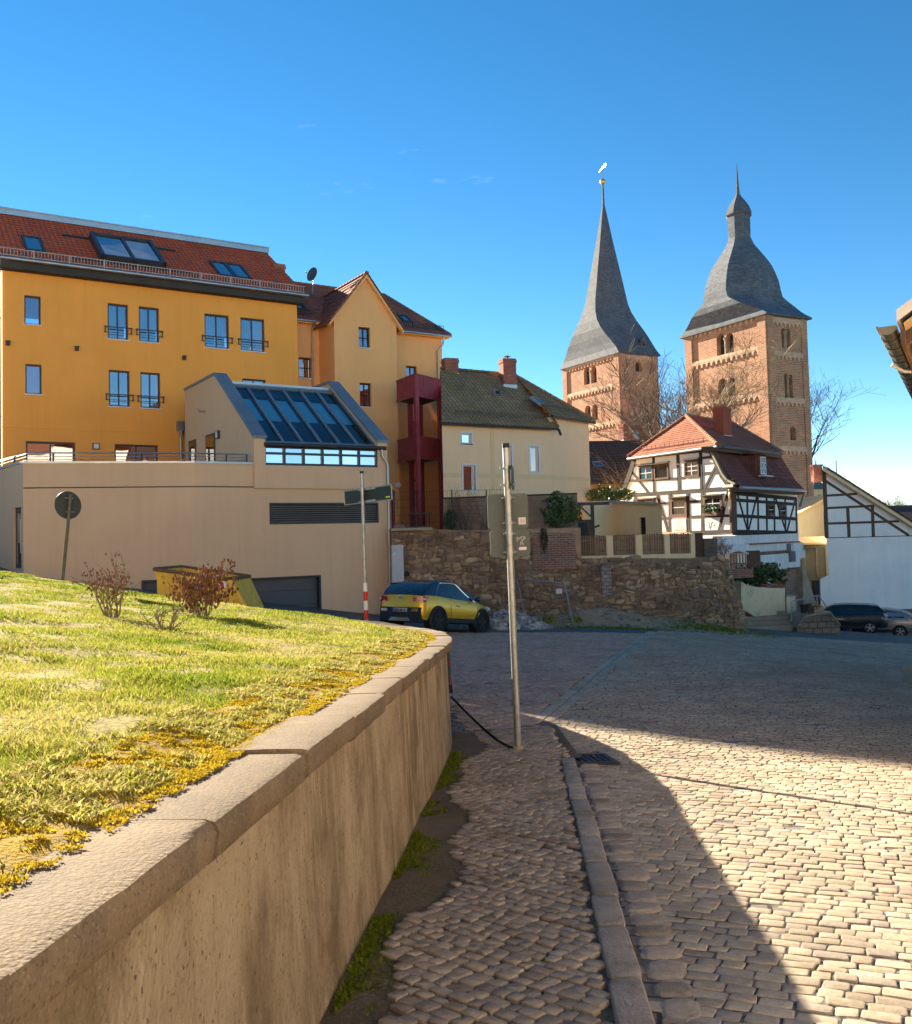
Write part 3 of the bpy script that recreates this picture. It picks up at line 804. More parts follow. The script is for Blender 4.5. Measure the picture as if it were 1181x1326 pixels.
# ================================================================== building helpers
def window(b, fr, r, depth=.16, fm='anthracite', fw=.06, leaves=1, rows=1, sill='whitetrim', glass='glass', curtain=False, w=0, rail=False, trim=None, sillw=.06, mull=None):
    u0, u1, v0, v1 = r; mull = mull or fw * .8
    wo_ = w - depth
    mb = MB()
    for (a, bb, c, d) in ((u0, u0 + fw, v0, v1), (u1 - fw, u1, v0, v1), (u0 + fw, u1 - fw, v0, v0 + fw), (u0 + fw, u1 - fw, v1 - fw, v1)):
        mb.box(fr, a, bb, c, d, wo_ - .03, wo_ + .035)
    iu0, iu1, iv0, iv1 = u0 + fw, u1 - fw, v0 + fw, v1 - fw
    du = (iu1 - iu0) / leaves; dv = (iv1 - iv0) / rows
    for k in range(1, leaves): mb.box(fr, iu0 + du * k - mull / 2, iu0 + du * k + mull / 2, iv0, iv1, wo_ - .028, wo_ + .03)
    for k in range(1, rows): mb.box(fr, iu0, iu1, iv0 + dv * k - mull * .4, iv0 + dv * k + mull * .4, wo_ - .026, wo_ + .026)
    win = mb.build('window', mt[fm], b)
    for k in range(leaves):
        mb = MB(); t_ = random.uniform(-.012, .012)
        mb.quad(fr.P(iu0 + du * k, iv0, wo_ - .005), fr.P(iu0 + du * (k + 1), iv0, wo_ - .005), fr.P(iu0 + du * (k + 1), iv1, wo_ - .005 + t_), fr.P(iu0 + du * k, iv1, wo_ - .005 + t_)); mb.build('pane', mt[glass], win)
    if curtain:
        for k in range(leaves):
            mb = MB(); n = 16; a0 = iu0 + du * k; a1 = a0 + du * (.86 if random.random() < .3 else .98); row = []
            for i in range(n + 1):
                a = a0 + (a1 - a0) * i / n; ww = wo_ - .14 + .035 * math.sin(i * 1.9 + k) + random.uniform(-.008, .008)
                row.append((fr.P(a, v0, ww), fr.P(a, v1, ww)))
            mb.loft([[p[0] for p in row], [p[1] for p in row]], cap=False, closed=False)
            mb.build('curtain', mt['curtain'], win, smooth=60)
    if sill:
        mb = MB(); mb.box(fr, u0 - .05, u1 + .05, v0 - .05, v0 - .002, wo_ + .04, w + sillw); mb.build('sill', mt[sill], win)
    if trim:
        mb = MB(); q = .09
        for (a, bb, c, d) in ((u0 - q, u0, v0 - q, v1 + q), (u1, u1 + q, v0 - q, v1 + q), (u0, u1, v1, v1 + q), (u0, u1, v0 - q, v0)): mb.box(fr, a, bb, c, d, w - .01, w + .025)
        mb.build('surround', mt[trim], win)
    if rail:
        mb = MB(); v = v0 + .48
        for vv in (v0 + .26, v + .0, v + .03): mb.box(fr, u0 - .16, u1 + .16, vv, vv + .022, w + .07, w + .095)
        for a in (u0 - .14, u1 + .10):
            for vv in (v0 + .255, v - .01): mb.box(fr, a, a + .04, vv, vv + .05, w - .01, w + .07)
            mb.box(fr, a, a + .04, v0 + .24, v + .06, w + .065, w + .10)
        mb.build('guard_rail', mt['anthracite'], win)
    return win

def tiled(mb, A, B, C, D, course=.33, th=.035, mi=0, wav=0):
    """stepped tile courses on the slope A-B (eave) to D-C (ridge)"""
    A, B, C, D = V(A), V(B), V(C), V(D)
    n = (B - A).cross(D - A).normalized()
    L = ((D - A).length + (C - B).length) / 2; k = max(2, round(L / course))
    for i in range(k):
        f0, f1 = i / k, min(1, (i + 1.12) / k)
        a, b = A.lerp(D, f0), B.lerp(C, f0); d, c = A.lerp(D, f1), B.lerp(C, f1)
        lo = .02 + th
        m = max(1, int((b - a).length / 1.2)); 
        for j in range(m):
            p, q = j / m, (j + 1) / m; z = random.uniform(-.006, .006)
            a_, b_ = a.lerp(b, p), a.lerp(b, q); d_, c_ = d.lerp(c, p), d.lerp(c, q)
            mb.add([a_ + n * (lo + z), b_ + n * (lo + z), c_ + n * .02, d_ + n * .02, a_ - n * .01, b_ - n * .01], [(0, 1, 2, 3), (4, 5, 1, 0)], mi)
def ridge_caps(mb, a, b, r=.12, step=.36):
    a, b = V(a), V(b); d = b - a; k = max(1, round(d.length / step)); d = d / k; u = d.normalized()
    s = u.cross(V((0, 0, 1))).normalized(); z = s.cross(u)
    for i in range(k):
        p, q = a + d * i, a + d * (i + 1.06)
        rings = []
        for (c, rr) in ((p, r * 1.06), (q, r * .93)):
            rings.append([c + s * math.cos(t) * rr + z * (math.sin(t) * rr - .02) for t in [math.pi * j / 5 for j in range(6)]])
        mb.loft(rings, cap=False, closed=False)
        mb.add(rings[0], [list(range(6))])
def snowguard(mb, a, b, up, h=.3, step=.11, post=1.5, mat=None):
    a, b = V(a), V(b); d = b - a; L = d.length; u = d / L; up = V(up).normalized(); s = u.cross(up)
    mb.tube([a + up * h, b + up * h], .018, 4); mb.tube([a + up * .06, b + up * .06], .018, 4)
    for i in range(int(L / step) + 1):
        p = a + u * (i * step); mb.tube([p + up * .06, p + up * h], .017, 3, caps=False)
    for i in range(int(L / post) + 1):
        p = a + u * (i * post); mb.tube([p - s * .0, p + up * (h + .03)], .028, 4)
def chimney(b, c, d, h, rz, mats, hood=None, name='chimney'):
    mb = MB(); x, y, z = c
    mb.abox((x, y, z + h / 2), (d[0], d[1], h), rz=rz); mb.abox((x, y, z + h - .10), (d[0] + .07, d[1] + .07, .13), rz=rz)
    mb.abox((x, y, z + h + .03), (d[0] + .02, d[1] + .02, .06), rz=rz)
    o = mb.build(name, mats, b)
    f = MB(); f.abox((x, y, z + .15), (d[0] + .05, d[1] + .05, .3), rz=rz); f.build('flashing', mt['zinc'], o)
    if hood:
        m2 = MB(); m2.tube([(x, y, z + h), (x, y, z + h + .18)], .05, 8); m2.tube([(x, y, z + h + .2), (x, y, z + h + .26)], [.2, .05], 10); m2.build('cowl', mt['darkmetal'], o)
    return o
def downpipe(b, path, r=.05, mat='zinc'):
    mb = MB(); mb.tube(path, r, 8)
    for k in range(1, len(path)):
        a, c = V(path[k - 1]), V(path[k])
        if (c - a).length > 2:
            for f in (.15, .5, .85):
                p = a.lerp(c, f); dd = (c - a).normalized(); mb.tube([p - dd * .025, p + dd * .025], r * 1.3, 8)
    return mb.build('downpipe', mt[mat], b, smooth=50)

UW = (.85, .53)
# ================================================================== ORANGE APARTMENT BUILDING
o0 = at(3, 500, 37.6)
FO = Fr((o0.x, o0.y), UW)
u1O = FO.uv(385, 430)[0]
zE = (FO.uv(3, 351)[1] + FO.uv(383, 393)[1]) / 2
B1o = thing('apartment_building', 'large orange rendered apartment building with red tiled roof and roof windows', 'building', FO.P(0, 0))
rects = [(31.5, 383, 52.8, 420), (139.5, 394, 166, 439.5), (180, 399, 206, 443), (265, 406, 296.7, 450), (311.6, 412, 342.7, 455),
         (33, 471.7, 54, 510), (141, 479.5, 168, 526), (182, 482.5, 207.6, 528.6), (267.6, 487.6, 298, 533), (314, 491, 344.5, 537)]
H = [FO.rect(*r) for r in rects]
def lvl(ids):      # same row of windows shares one sill and one head
    a = sum(H[i][2] for i in ids) / len(ids); b = sum(H[i][3] for i in ids) / len(ids)
    for i in ids: H[i] = (H[i][0], H[i][1], a, b)
lvl([1, 2, 3, 4]); lvl([6, 7]); lvl([8, 9])
H[8] = (H[8][0], H[8][1], H[6][2], H[8][3]); H[9] = (H[9][0], H[9][1], H[6][2], H[9][3])
zT = 2.0
d1, d2 = FO.rect(33.5, 572, 97.5, 612), FO.rect(148.5, 576, 205, 612)
H += [(d1[0], d1[1], zT + .08, d1[3]), (d2[0], d2[1], zT + .08, (d2[3] + d1[3]) / 2)]
mb = MB(); wall(mb, FO, 0, u1O, -4, zE, H, .24)
dB = 11.0
P = FO.P
mb.quad(P(u1O, -4), P(u1O, -4, -dB), P(u1O, zE, -dB), P(u1O, zE))
mb.quad(P(0, -4, -dB), P(0, -4), P(0, zE), P(0, zE, -dB))
mb.quad(P(u1O, -4, -dB), P(0, -4, -dB), P(0, zE, -dB), P(u1O, zE, -dB))
mb.build('wall', mt['orange'], B1o)
sc = FO.uv(120, 557)[1]
mb = MB(); mb.box(FO, -.02, u1O + .015, sc - .02, sc + .02, -.05, .018); mb.build('string_course', mt['orange'], B1o)
window(B1o, FO, H[0], leaves=1); window(B1o, FO, H[5], leaves=1)
for i in (1, 2, 3, 4, 6, 7, 8, 9): window(B1o, FO, H[i], leaves=2, curtain=True, rail=True, fw=.07)
window(B1o, FO, H[10], leaves=2, sill=None, fw=.08); window(B1o, FO, H[11], leaves=2, sill=None, fw=.08)
for (x, y) in ((10, 445), (99, 452), (238, 464)):
    u, v = FO.uv(x, y); mb = MB(); mb.box(FO, u - .07, u + .07, v - .08, v + .08, 0, .16); mb.box(FO, u - .09, u + .09, v + .08, v + .10, 0, .2); mb.build('vent_hood', mt['darkmetal'], B1o)
u, v = FO.uv(124, 578); mb = MB(); mb.box(FO, u - .14, u + .14, v - .14, v + .14, 0, .08); o = mb.build('wall_lamp', mt['anthracite'], B1o)
mb = MB(); mb.box(FO, u - .1, u + .1, v - .1, v + .1, .08, .11); mb.build('lens', mt['whitetrim'], o)
# eaves, roof
ue = u1O + .28
wR, zR = FO.wz(345, 328, ue)
sl_ = (zR - zE - .35) / -(wR - .55)
mb = MB(); mb.box(FO, -.1, ue - .05, zE - .02, zE + .30, -.1, .46); mb.build('soffit', mt['soffit'], B1o)
mb = MB(); mb.tube([P(-.2, zE + .36, .58), P(ue + .1, zE + .36, .58)], .085, 8); mb.build('gutter', mt['zinc'], B1o, smooth=50)
mb = MB(); tiled(mb, P(-.3, zE + .38, .52), P(ue, zE + .38, .52), P(ue, zR, wR), P(-.3, zR, wR), .36, .04)
tiled(mb, P(ue, zE + .38, 2 * wR - .52), P(-.3, zE + .38, 2 * wR - .52), P(-.3, zR, wR), P(ue, zR, wR), .36, .04)
roofO = mb.build('roof', mt['roofred'], B1o)
mb = MB()
for uu in (0, u1O): mb.slab([P(uu, zE - .0, 0), P(uu, zE, -dB), P(uu, zR - .1, wR)], FO.u * .03)
mb.build('gable_wall', mt['orange'], B1o)
mb = MB(); mb.box(FO, -.4, ue + .06, zR - .04, zR + .22, wR - .6, wR + .22); mb.box(FO, -.42, ue + .08, zR + .22, zR + .27, wR - .62, wR + .27); mb.build('ridge_cap', mt['zinc'], roofO)
mb = MB(); k = .16; base = P(-.3, zE + .38 + sl_ * .35, .17)
slope = (P(0, zR, wR) - P(0, zE + .38, .52)).normalized(); rn = FO.u.cross(slope).normalized()
snowguard(mb, P(-.25, zE + .42 + .04, .46), P(ue - .05, zE + .42 + .04, .46), (rn * .3 + V((0, 0, 1))), .34, .13, 1.4)
mb.build('snow_guard', plain('pale snow guard', (.50, .42, .38), rough=.5, bump=0), roofO)
# roof windows in the slope
class SFr:     # sloped frame: u along, v up the slope, w out
    def __init__(s, o, u, v): s.o = V(o); s.u = V(u).normalized(); s.vv = V(v).normalized(); s.n = s.u.cross(s.vv).normalized()
    def P(s, u, v, w=0): return s.o + s.u * u + s.vv * v + s.n * w
    def uv(s, px, py, w=0):
        d = ray(px, py); o = s.o + s.n * w; t = o.dot(s.n) / d.dot(s.n); p = d * t - s.o
        return (p.dot(s.u), p.dot(s.vv))
SO = SFr(P(0, zE + .38, .52), FO.u, slope)
def skylight(parent, S, x0, y0, x1, y1, leaves=1, w=.12, fm='anthracite', rect=None):
    if rect: a0, a1, b0, b1 = rect
    else:
        bl, br, tr_, tl = S.uv(x0 + (x1 - x0) * .12, y1, .1), S.uv(x1, y1, .1), S.uv(x1, y0, .1), S.uv(x0, y0, .1)
        a0, b1 = S.uv(x0, y0, .1); a1, b0 = S.uv(x1, y1, .1)
        if a1 - a0 < .3: a1 = a0 + .7
    mb = MB(); f = .09
    du = (a1 - a0) / leaves
    for k in range(leaves):
        p, q = a0 + du * k, a0 + du * (k + 1)
        for (a, b_, c, d) in ((p, p + f, b0, b1), (q - f, q, b0, b1), (p + f, q - f, b0, b0 + f), (p + f, q - f, b1 - f, b1)): mb.box(S, a, b_, c, d, .0, w)
    o = mb.build('roof_window', mt[fm], parent)
    for k in range(leaves):
        p, q = a0 + du * k + f, a0 + du * (k + 1) - f
        m2 = MB(); m2.quad(S.P(p, b0 + f, w - .04), S.P(q, b0 + f, w - .04), S.P(q, b1 - f, w - .04), S.P(p, b1 - f, w - .04)); m2.build('pane', mt['glass'], o)
        m2 = MB(); m2.quad(S.P(p, b0 + f, .015), S.P(q, b0 + f, .015), S.P(q, b1 - f, .015), S.P(p, b1 - f, .015)); m2.build('blind', mt['blinds'], o)
    return o
skylight(roofO, SO, 27, 304, 59, 326)
skylight(roofO, SO, 270, 337, 327, 361, leaves=2)
# large sliding panorama window, standing proud of the roof
a0, b1 = SO.uv(116, 300, .4); a1, b0 = SO.uv(216, 341, .4)
hw = .42
mb = MB()
for (a, b_, c, d) in ((a0, a0 + .16, b0, b1), (a1 - .16, a1, b0, b1), (a0, a1, b0, b0 + .12), (a0, a1, b1 - .12, b1)): mb.box(SO, a, b_, c, d, .0, hw)
mb.box(SO, (a0 + a1) / 2 - .06, (a0 + a1) / 2 + .06, b0, b1, .1, hw - .02)
pw = mb.build('roof_window', mt['anthracite'], roofO, label='large sliding panorama roof window with two panes')
for (p, q) in ((a0 + .16, (a0 + a1) / 2 - .06), ((a0 + a1) / 2 + .06, a1 - .16)):
    m2 = MB(); m2.quad(SO.P(p, b0 + .12, hw - .08), SO.P(q, b0 + .12, hw - .08), SO.P(q, b1 - .12, hw - .08), SO.P(p, b1 - .12, hw - .08)); m2.build('pane', mt['glass'], pw)
    m2 = MB(); m2.quad(SO.P(p, b0 + .12, .05), SO.P(q, b0 + .12, .05), SO.P(q, b0 + (b1 - b0) * .72, .05), SO.P(p, b0 + (b1 - b0) * .72, .05)); m2.build('blind', mt['blinds'], pw)
mb = MB(); L = (a1 - a0)
for (c) in (b0 + .02, b1 - .14):
    mb.box(SO, a0 - L * .42, a0, c, c + .09, .03, .15); mb.box(SO, a1, a1 + L * .42, c, c + .09, .03, .15)
mb.build('guide_rail', mt['anthracite'], pw)
c_ = at(360, 352, 47); chimney(B1o, (c_.x, c_.y, c_.z - .9), (.6, .5), 1.2, .56, mt['brickred'])
downpipe(B1o, [P(-.12, zE + .3, .5), P(-.12, zE - .3, .12), P(-.12, -.5, .12)], .06)
# neighbour strip at the extreme left
FL = Fr(P(-9, 0, -.4)[:2], UW)
nb = thing('neighbour_house', 'pale house wall just visible at the left edge beside the orange building', 'house', FL.P(0, 0))
zN = 2.2
mb = MB(); mb.box(FL, 0, 8.72, -3, zN, -9, 0); mb.build('wall', mt['cream'], nb)
mb = MB(); tiled(mb, FL.P(-.2, zN, .3), FL.P(8.72, zN, .3), FL.P(8.72, zN + 2.4, -4.5), FL.P(-.2, zN + 2.4, -4.5)); tiled(mb, FL.P(8.72, zN, -9.3), FL.P(-.2, zN, -9.3), FL.P(-.2, zN + 2.4, -4.5), FL.P(8.72, zN + 2.4, -4.5))
mb.slab([FL.P(0, zN, 0), FL.P(0, zN, -9), FL.P(0, zN + 2.3, -4.5)], FL.u * .05); mb.build('roof', mt['roofbrown'], nb)

# ================================================================== TAUPE GARAGE BUILDING WITH CONSERVATORY
gA = at(30, 650, 30.0)
FA = Fr((gA.x, gA.y), (.962, .275)); uA = FA.uv(253, 650)[0]
pB = FA.P(uA, 0)
FB = Fr((pB.x, pB.y), UW); uB = FB.uv(502, 650)[0]
zP = (FA.uv(30, 600)[1] + FA.uv(253, 600)[1]) / 2
B2 = thing('garage_building', 'taupe rendered garage building with roof terrace and sloping conservatory glazing', 'building', FA.P(0, 0))
uL, uR = FB.uv(328, 600)[0], uB
lou = FB.rect(349, 651, 490, 678)
gdoor = FB.rect(262, 748, 416, 790); gd = (gdoor[0], gdoor[1], -3.6, gdoor[3])
gdA = (FA.uv(183, 760)[0], uA - .25, -3.6, FA.uv(195, 751)[1])
mb = MB()
wall(mb, FA, 0, uA, -4, zP, [gdA], .25)
wall(mb, FB, 0, uB, -4, zP, [gd, (lou[0], lou[1], lou[2], lou[3])], .25)
# left end wall with the door
FW = Fr((FA.P(0, 0) + V((-.64, .768, 0)) * 8)[:2], (.64, -.768))
door = FW.rect(17, 657, 27.5, 736)
wall(mb, FW, 0, 8, -4, zP, [(door[0], door[1], door[2], door[3])], .1)
mb.quad(FB.P(uB, -4), FB.P(uB, -4, -9), FB.P(uB, zP, -9), FB.P(uB, zP))
mb.build('wall', mt['beige'], B2)
mb = MB(); mb.add([FW.P(0, zT, 0), FA.P(0, zT, 0), FA.P(uA, zT, 0), FB.P(uB, zT, 0), FB.P(uB, zT, -9), FB.P(0, zT, -9)], [(0, 1, 2, 3, 4, 5)]); mb.build('terrace_floor', mt['stonewarm'], B2)
jz = FA.uv(140, 631)[1]
mb = MB(); mb.box(FA, 0.01, uA, jz - .018, jz + .018, -.05, .012); mb.box(FB, 0, uL - .02, jz - .018, jz + .018, -.05, .012); mb.build('render_joint', mt['soffit'], B2)
mb = MB(); mb.box(FA, -.05, uA + .0, zP, zP + .07, -.34, .05); mb.box(FB, .0, uL, zP + .001, zP + .071, -.34, .05); mb.box(FW, 0, 7.7, zP + .002, zP + .072, -.34, .05); mb.build('parapet_coping', mt['zinc'], B2)
# railing
mb = MB(); rh = .36
pa = [FW.P(.2, zP + rh, -.12), FW.P(7.9, zP + rh, -.12), FA.P(.15, zP + rh, -.12), FA.P(uA, zP + rh, -.12), FB.P(uL - .15, zP + rh, -.12)]
mb.tube(pa, .026, 6)
for z in (.13, .24): mb.tube([p + V((0, 0, z - rh)) for p in pa], .012, 5)
rl = mb.build('railing', mt['steel'], B2, smooth=50)
for (f, uu) in ((FW, 3), (FW, 6.5), (FA, .9), (FA, uA * .68), (FB, 0.05), (FB, uL * .55), (FB, uL - .2)):
    mb = MB(); q = f.P(uu, zP, -.12); mb.tube([q, q + V((0, 0, rh - .01))], .03, 6); mb.build('post', mt['anthracite'], rl)
# door in the end wall
mb = MB(); mb.box(FW, door[0], door[1], door[2], door[3], -.3, -.08); dr = mb.build('door', mt['anthracite'], B2)
mb = MB(); mb.quad(FW.P(door[0] + .2, door[2] + .15, -.075), FW.P(door[1] - .2, door[2] + .15, -.075), FW.P(door[1] - .2, door[3] - .2, -.075), FW.P(door[0] + .2, door[3] - .2, -.075)); mb.build('pane', mt['glassdark'], dr)
mb = MB(); mb.tube([FW.P(door[1] - .15, door[2] + .5, -.03), FW.P(door[1] - .15, door[3] - .4, -.03)], .03, 6); mb.build('handle', mt['steel'], dr)
# garage doors: sectional panels
def secdoor(f, r, n):
    u0, u1, v0, v1 = r; h = .52; k = 0; v = v1
    mb = MB(); mb.box(f, u0, u1, v0, v1, -.27, -.25); d_ = mb.build('garage_door', mt['anthracite'], B2)
    while v > v0 + .1:
        mb = MB(); q = max(v0, v - h); mb.box(f, u0 + .02, u1 - .02, q + .008, v - .008, -.25, -.215)
        mb.box(f, u0 + .02, u1 - .02, (q + v) / 2 - .004, (q + v) / 2 + .004, -.214, -.208)
        mb.build('door_panel', bpy.data.materials.get('grey door panel') or plain('grey door panel', (.10, .105, .11), rough=.55, var=.1, bump=.02), d_); v -= h
    mb = MB(); mb.box(f, u0 - .0, u0 + .08, v0, v1, -.24, .012); mb.box(f, u1 - .08, u1, v0, v1, -.24, .012); mb.box(f, u0 + .08, u1 - .08, v1 - .06, v1, -.24, .012); mb.build('door_frame', mt['anthracite'], d_)
secdoor(FB, gd, 4); secdoor(FA, gdA, 4)
# louvre
u0, u1, v0, v1 = lou
mb = MB()
for (a, b_, c, d) in ((u0, u0 + .06, v0, v1), (u1 - .06, u1, v0, v1), (u0 + .06, u1 - .06, v0, v0 + .06), (u0 + .06, u1 - .06, v1 - .06, v1)): mb.box(FB, a, b_, c, d, -.2, .025)
mb.quad(FB.P(u0, v0, -.19), FB.P(u1, v0, -.19), FB.P(u1, v1, -.19), FB.P(u0, v1, -.19))
lv = mb.build('louvre', mt['anthracite'], B2)
n = 8
for k in range(n):
    z = v0 + .07 + (v1 - v0 - .14) * k / n; dz = (v1 - v0 - .14) / n
    mb = MB(); mb.hexa([FB.P(u0 + .06, z, -.01), FB.P(u1 - .06, z, -.01), FB.P(u1 - .06, z + dz * .55, -.12), FB.P(u0 + .06, z + dz * .55, -.12), FB.P(u0 + .06, z + .02, -.0), FB.P(u1 - .06, z + .02, -.0), FB.P(u1 - .06, z + dz * .62, -.11), FB.P(u0 + .06, z + dz * .62, -.11)])
    mb.build('slat', plain('louvre slat', (.20, .20, .19), rough=.45, bump=0) if k == 0 else bpy.data.materials['louvre slat'], lv)
# conservatory
zF = FB.uv(336, 568)[1]; zB_ = FB.uv(400, 633)[1]
wAp, zAp = FB.wz(283, 500, uL)
wAp2, zAp2 = FB.wz(432, 484, uR)
wAp = (wAp + wAp2) / 2; zAp = (zAp + zAp2) / 2
wBk = -8.6; th = .42; wpr = .10
def side(u):
    pr = [(wpr, zB_), (wpr, zF), (wAp, zAp), (wBk, zAp), (wBk, zT), (-.3, zT), (-.3, zB_)]
    return [FB.P(u, z, w_) for (w_, z) in pr]
mb = MB()
mb.slab(side(uL), FB.u * th); mb.slab(side(uR - .02 - th), FB.u * th)
band = FB.rect(342, 573, 498, 604)
zb0 = FB.uv(420, 604)[1]
mb.box(FB, uL + th, uR - .02 - th, zB_, zb0, -.3, wpr)
mb.build('conservatory_wall', mt['beige'], B2)
mb = MB()
for u in (uL, uR - .02 - th):
    e = .05
    for (a, b_) in (((wpr + .06, zF), (wAp, zAp)), ((wAp, zAp), (wBk, zAp))):
        mb.hexa([FB.P(u - e, a[1], a[0]), FB.P(u + th + e, a[1], a[0]), FB.P(u + th + e, b_[1], b_[0]), FB.P(u - e, b_[1], b_[0]),
                 FB.P(u - e, a[1] + .1, a[0]), FB.P(u + th + e, a[1] + .1, a[0]), FB.P(u + th + e, b_[1] + .1, b_[0]), FB.P(u - e, b_[1] + .1, b_[0])])
mb.build('wall_coping', mt['bluemetal'], B2)
# glazing: rafters, panes, blinds
gu0, gu1 = uL + th, uR - .02 - th
zG0 = FB.uv(400, 577)[1]; wG0 = -.02
f_top = .93
wG1 = wAp * f_top; zG1 = zG0 + (zAp - zF) * f_top * .98
SG = SFr(FB.P(0, zG0, wG0), FB.u, FB.P(0, zG1, wG1) - FB.P(0, zG0, wG0)); Lg = (FB.P(0, zG1, wG1) - FB.P(0, zG0, wG0)).length
nR = 6
groof = None
mb = MB()
for (b0, b1) in ((0, .14), (Lg - .14, Lg)): mb.box(SG, gu0, gu1, b0, b1, -.08, .07)
mb.box(FB, gu0, gu1, zG1 - .35, zG1 + .12, wG1 - .5, wG1 - .02)
groof = mb.build('glass_roof', mt['bluemetal'], B2)
for k in range(nR + 1):
    a = gu0 + (gu1 - gu0) * k / nR
    mb = MB(); mb.box(SG, max(gu0, a - .05), min(gu1, a + .05), .14, Lg - .14, -.1, .09); mb.build('rafter', mt['bluemetal'], groof)
for k in range(nR):
    a, b_ = gu0 + (gu1 - gu0) * k / nR, gu0 + (gu1 - gu0) * (k + 1) / nR
    mb = MB(); mb.quad(SG.P(a, .1, .02), SG.P(b_, .1, .02), SG.P(b_, Lg - .1, .02), SG.P(a, Lg - .1, .02)); mb.build('pane', mt['glassroof'], groof)
    mb = MB(); mb.quad(SG.P(a + .12, Lg * .42, -.07), SG.P(b_ - .12, Lg * .42, -.07), SG.P(b_ - .12, Lg * .80, -.07), SG.P(a + .12, Lg * .80, -.07)); mb.build('blind', mt['roofblind'], groof)
mb = MB(); mb.quad(FB.P(gu0, zT + .02, 0), FB.P(gu1, zT + .02, 0), FB.P(gu1, zT + .02, -8.6), FB.P(gu0, zT + .02, -8.6)); mb.quad(FB.P(gu0, zT, wG1 - .52), FB.P(gu1, zT, wG1 - .52), FB.P(gu1, zG1, wG1 - .52), FB.P(gu0, zG1, wG1 - .52))
mb.build('interior_wall', plain('interior wall', (.30, .34, .36), bump=0), B2)
mb = MB(); mb.box(FB, gu0, gu1, zG1 + .1, zG1 + .2, -8.6, wG1 - .02); mb.build('flat_roof', mt['zinc'], B2)
# window band
nW = 6
mb = MB(); zt = zG0 - .06
for k in range(nW + 1):
    a = gu0 + (gu1 - gu0) * k / nW; mb.box(FB, max(gu0, a - .045), min(gu1, a + .045), zb0, zt, -.1, .03)
mb.box(FB, gu0, gu1, zb0, zb0 + .09, -.1, .035); mb.box(FB, gu0, gu1, zt - .30, zt - .22, -.1, .032); mb.box(FB, gu0, gu1, zt - .07, zt, -.1, .035)
wb = mb.build('window_band', mt['anthracite'], B2)
for k in range(nW):
    a, b_ = gu0 + (gu1 - gu0) * k / nW, gu0 + (gu1 - gu0) * (k + 1) / nW
    mb = MB(); t_ = random.uniform(-.01, .01); mb.quad(FB.P(a, zb0, -.03), FB.P(b_, zb0, -.03), FB.P(b_, zt, -.03 + t_), FB.P(a, zt, -.03 + t_)); mb.build('pane', glassmat('band glass', refl=.5) if k == 0 else bpy.data.materials['band glass'], wb)
mb = MB(); mb.tube([FB.P(gu0 - .05, zG0 - .02, .15), FB.P(uR - .1, zG0 - .02, .15)], .075, 8); mb.build('gutter', mt['darkmetal'], B2, smooth=50)
downpipe(B2, [FB.P(uR - .28, zG0 - .08, .15), FB.P(uR - .28, zG0 - .3, .15), FB.P(uR - .06, zG0 - .62, .17), FB.P(uR - .06, -3.2, .17)], .055)
# conservatory side: windows, lamp, hook
FS = Fr((FB.P(uL, 0, wBk))[:2], tuple(FB.n[:2]))
for (x0, y0, x1, y1) in ((245, 570, 254, 596), (267, 562, 279, 596)):
    r = FS.rect(x0, y0, x1, y1); mb = MB(); mb.box(FS, r[0], r[1], zT + .05, r[3], -.02, .03); o = mb.build('terrace_door', mt['anthracite'], B2)
    mb = MB(); mb.quad(FS.P(r[0] + .1, zT + .1, .035), FS.P(r[1] - .1, zT + .1, .035), FS.P(r[1] - .1, r[3] - .1, .035), FS.P(r[0] + .1, r[3] - .1, .035)); mb.build('pane', mt['glassdark'], o)
u, v = FS.uv(283.5, 563); mb = MB(); mb.box(FS, u - .14, u + .14, v - .16, v + .16, 0, .1); o = mb.build('wall_lamp', mt['anthracite'], B2)
mb = MB(); mb.box(FS, u - .1, u + .1, v - .12, v + .12, .1, .12); mb.build('lens', mt['whitetrim'], o)
u, v = FS.uv(266, 533); mb = MB(); mb.tube([FS.P(u, v, 0), FS.P(u, v, .25), FS.P(u, v + .1, .3)], .04, 6); mb.build('bracket', mt['galv'], B2)
hp = FO.P(FO.uv(233, 552)[0], 0, .15); z1 = FO.uv(233, 552)[1]
mb = MB(); mb.abox((hp.x, hp.y, z1), (.34, .26, .42), rz=.56); mb.tube([(hp.x, hp.y, z1 - .15), (hp.x, hp.y, z1 - .5)], [.14, .06], 8); mb.build('rainwater_head', mt['zinc'], B1o)
downpipe(B1o, [(hp.x, hp.y, z1 - .4), (hp.x, hp.y, zT)], .05)
# grey cabinet between garage and rubble wall
FC = Fr((FB.P(uB + .12, 0, 1.0))[:2], (.98, .2))
c0 = FC.rect(508, 706, 523, 775)
cab = thing('electric_cabinet', 'tall grey metal service cabinet between the garage and the rubble wall', 'cabinet', FC.P(c0[0], -3))
mb = MB(); mb.box(FC, c0[0], c0[1], G(-2, 34) - .2, c0[3], -.35, 0); mb.build('body', plain('grey cabinet', (.50, .50, .48), rough=.5, var=.1), cab)
mb = MB(); mb.box(FC, c0[0] + .17, c0[1] - .02, G(-2, 34) + .2, c0[3] - .04, 0, .02); mb.build('cabinet_door', bpy.data.materials['grey cabinet'], cab)
for z in (-.6, -1.6, -2.4): mb = MB(); mb.ball(FC.P(c0[0] + .1, z, .01), .04, 6, 4); mb.build('bolt', mt['whitetrim'], cab)

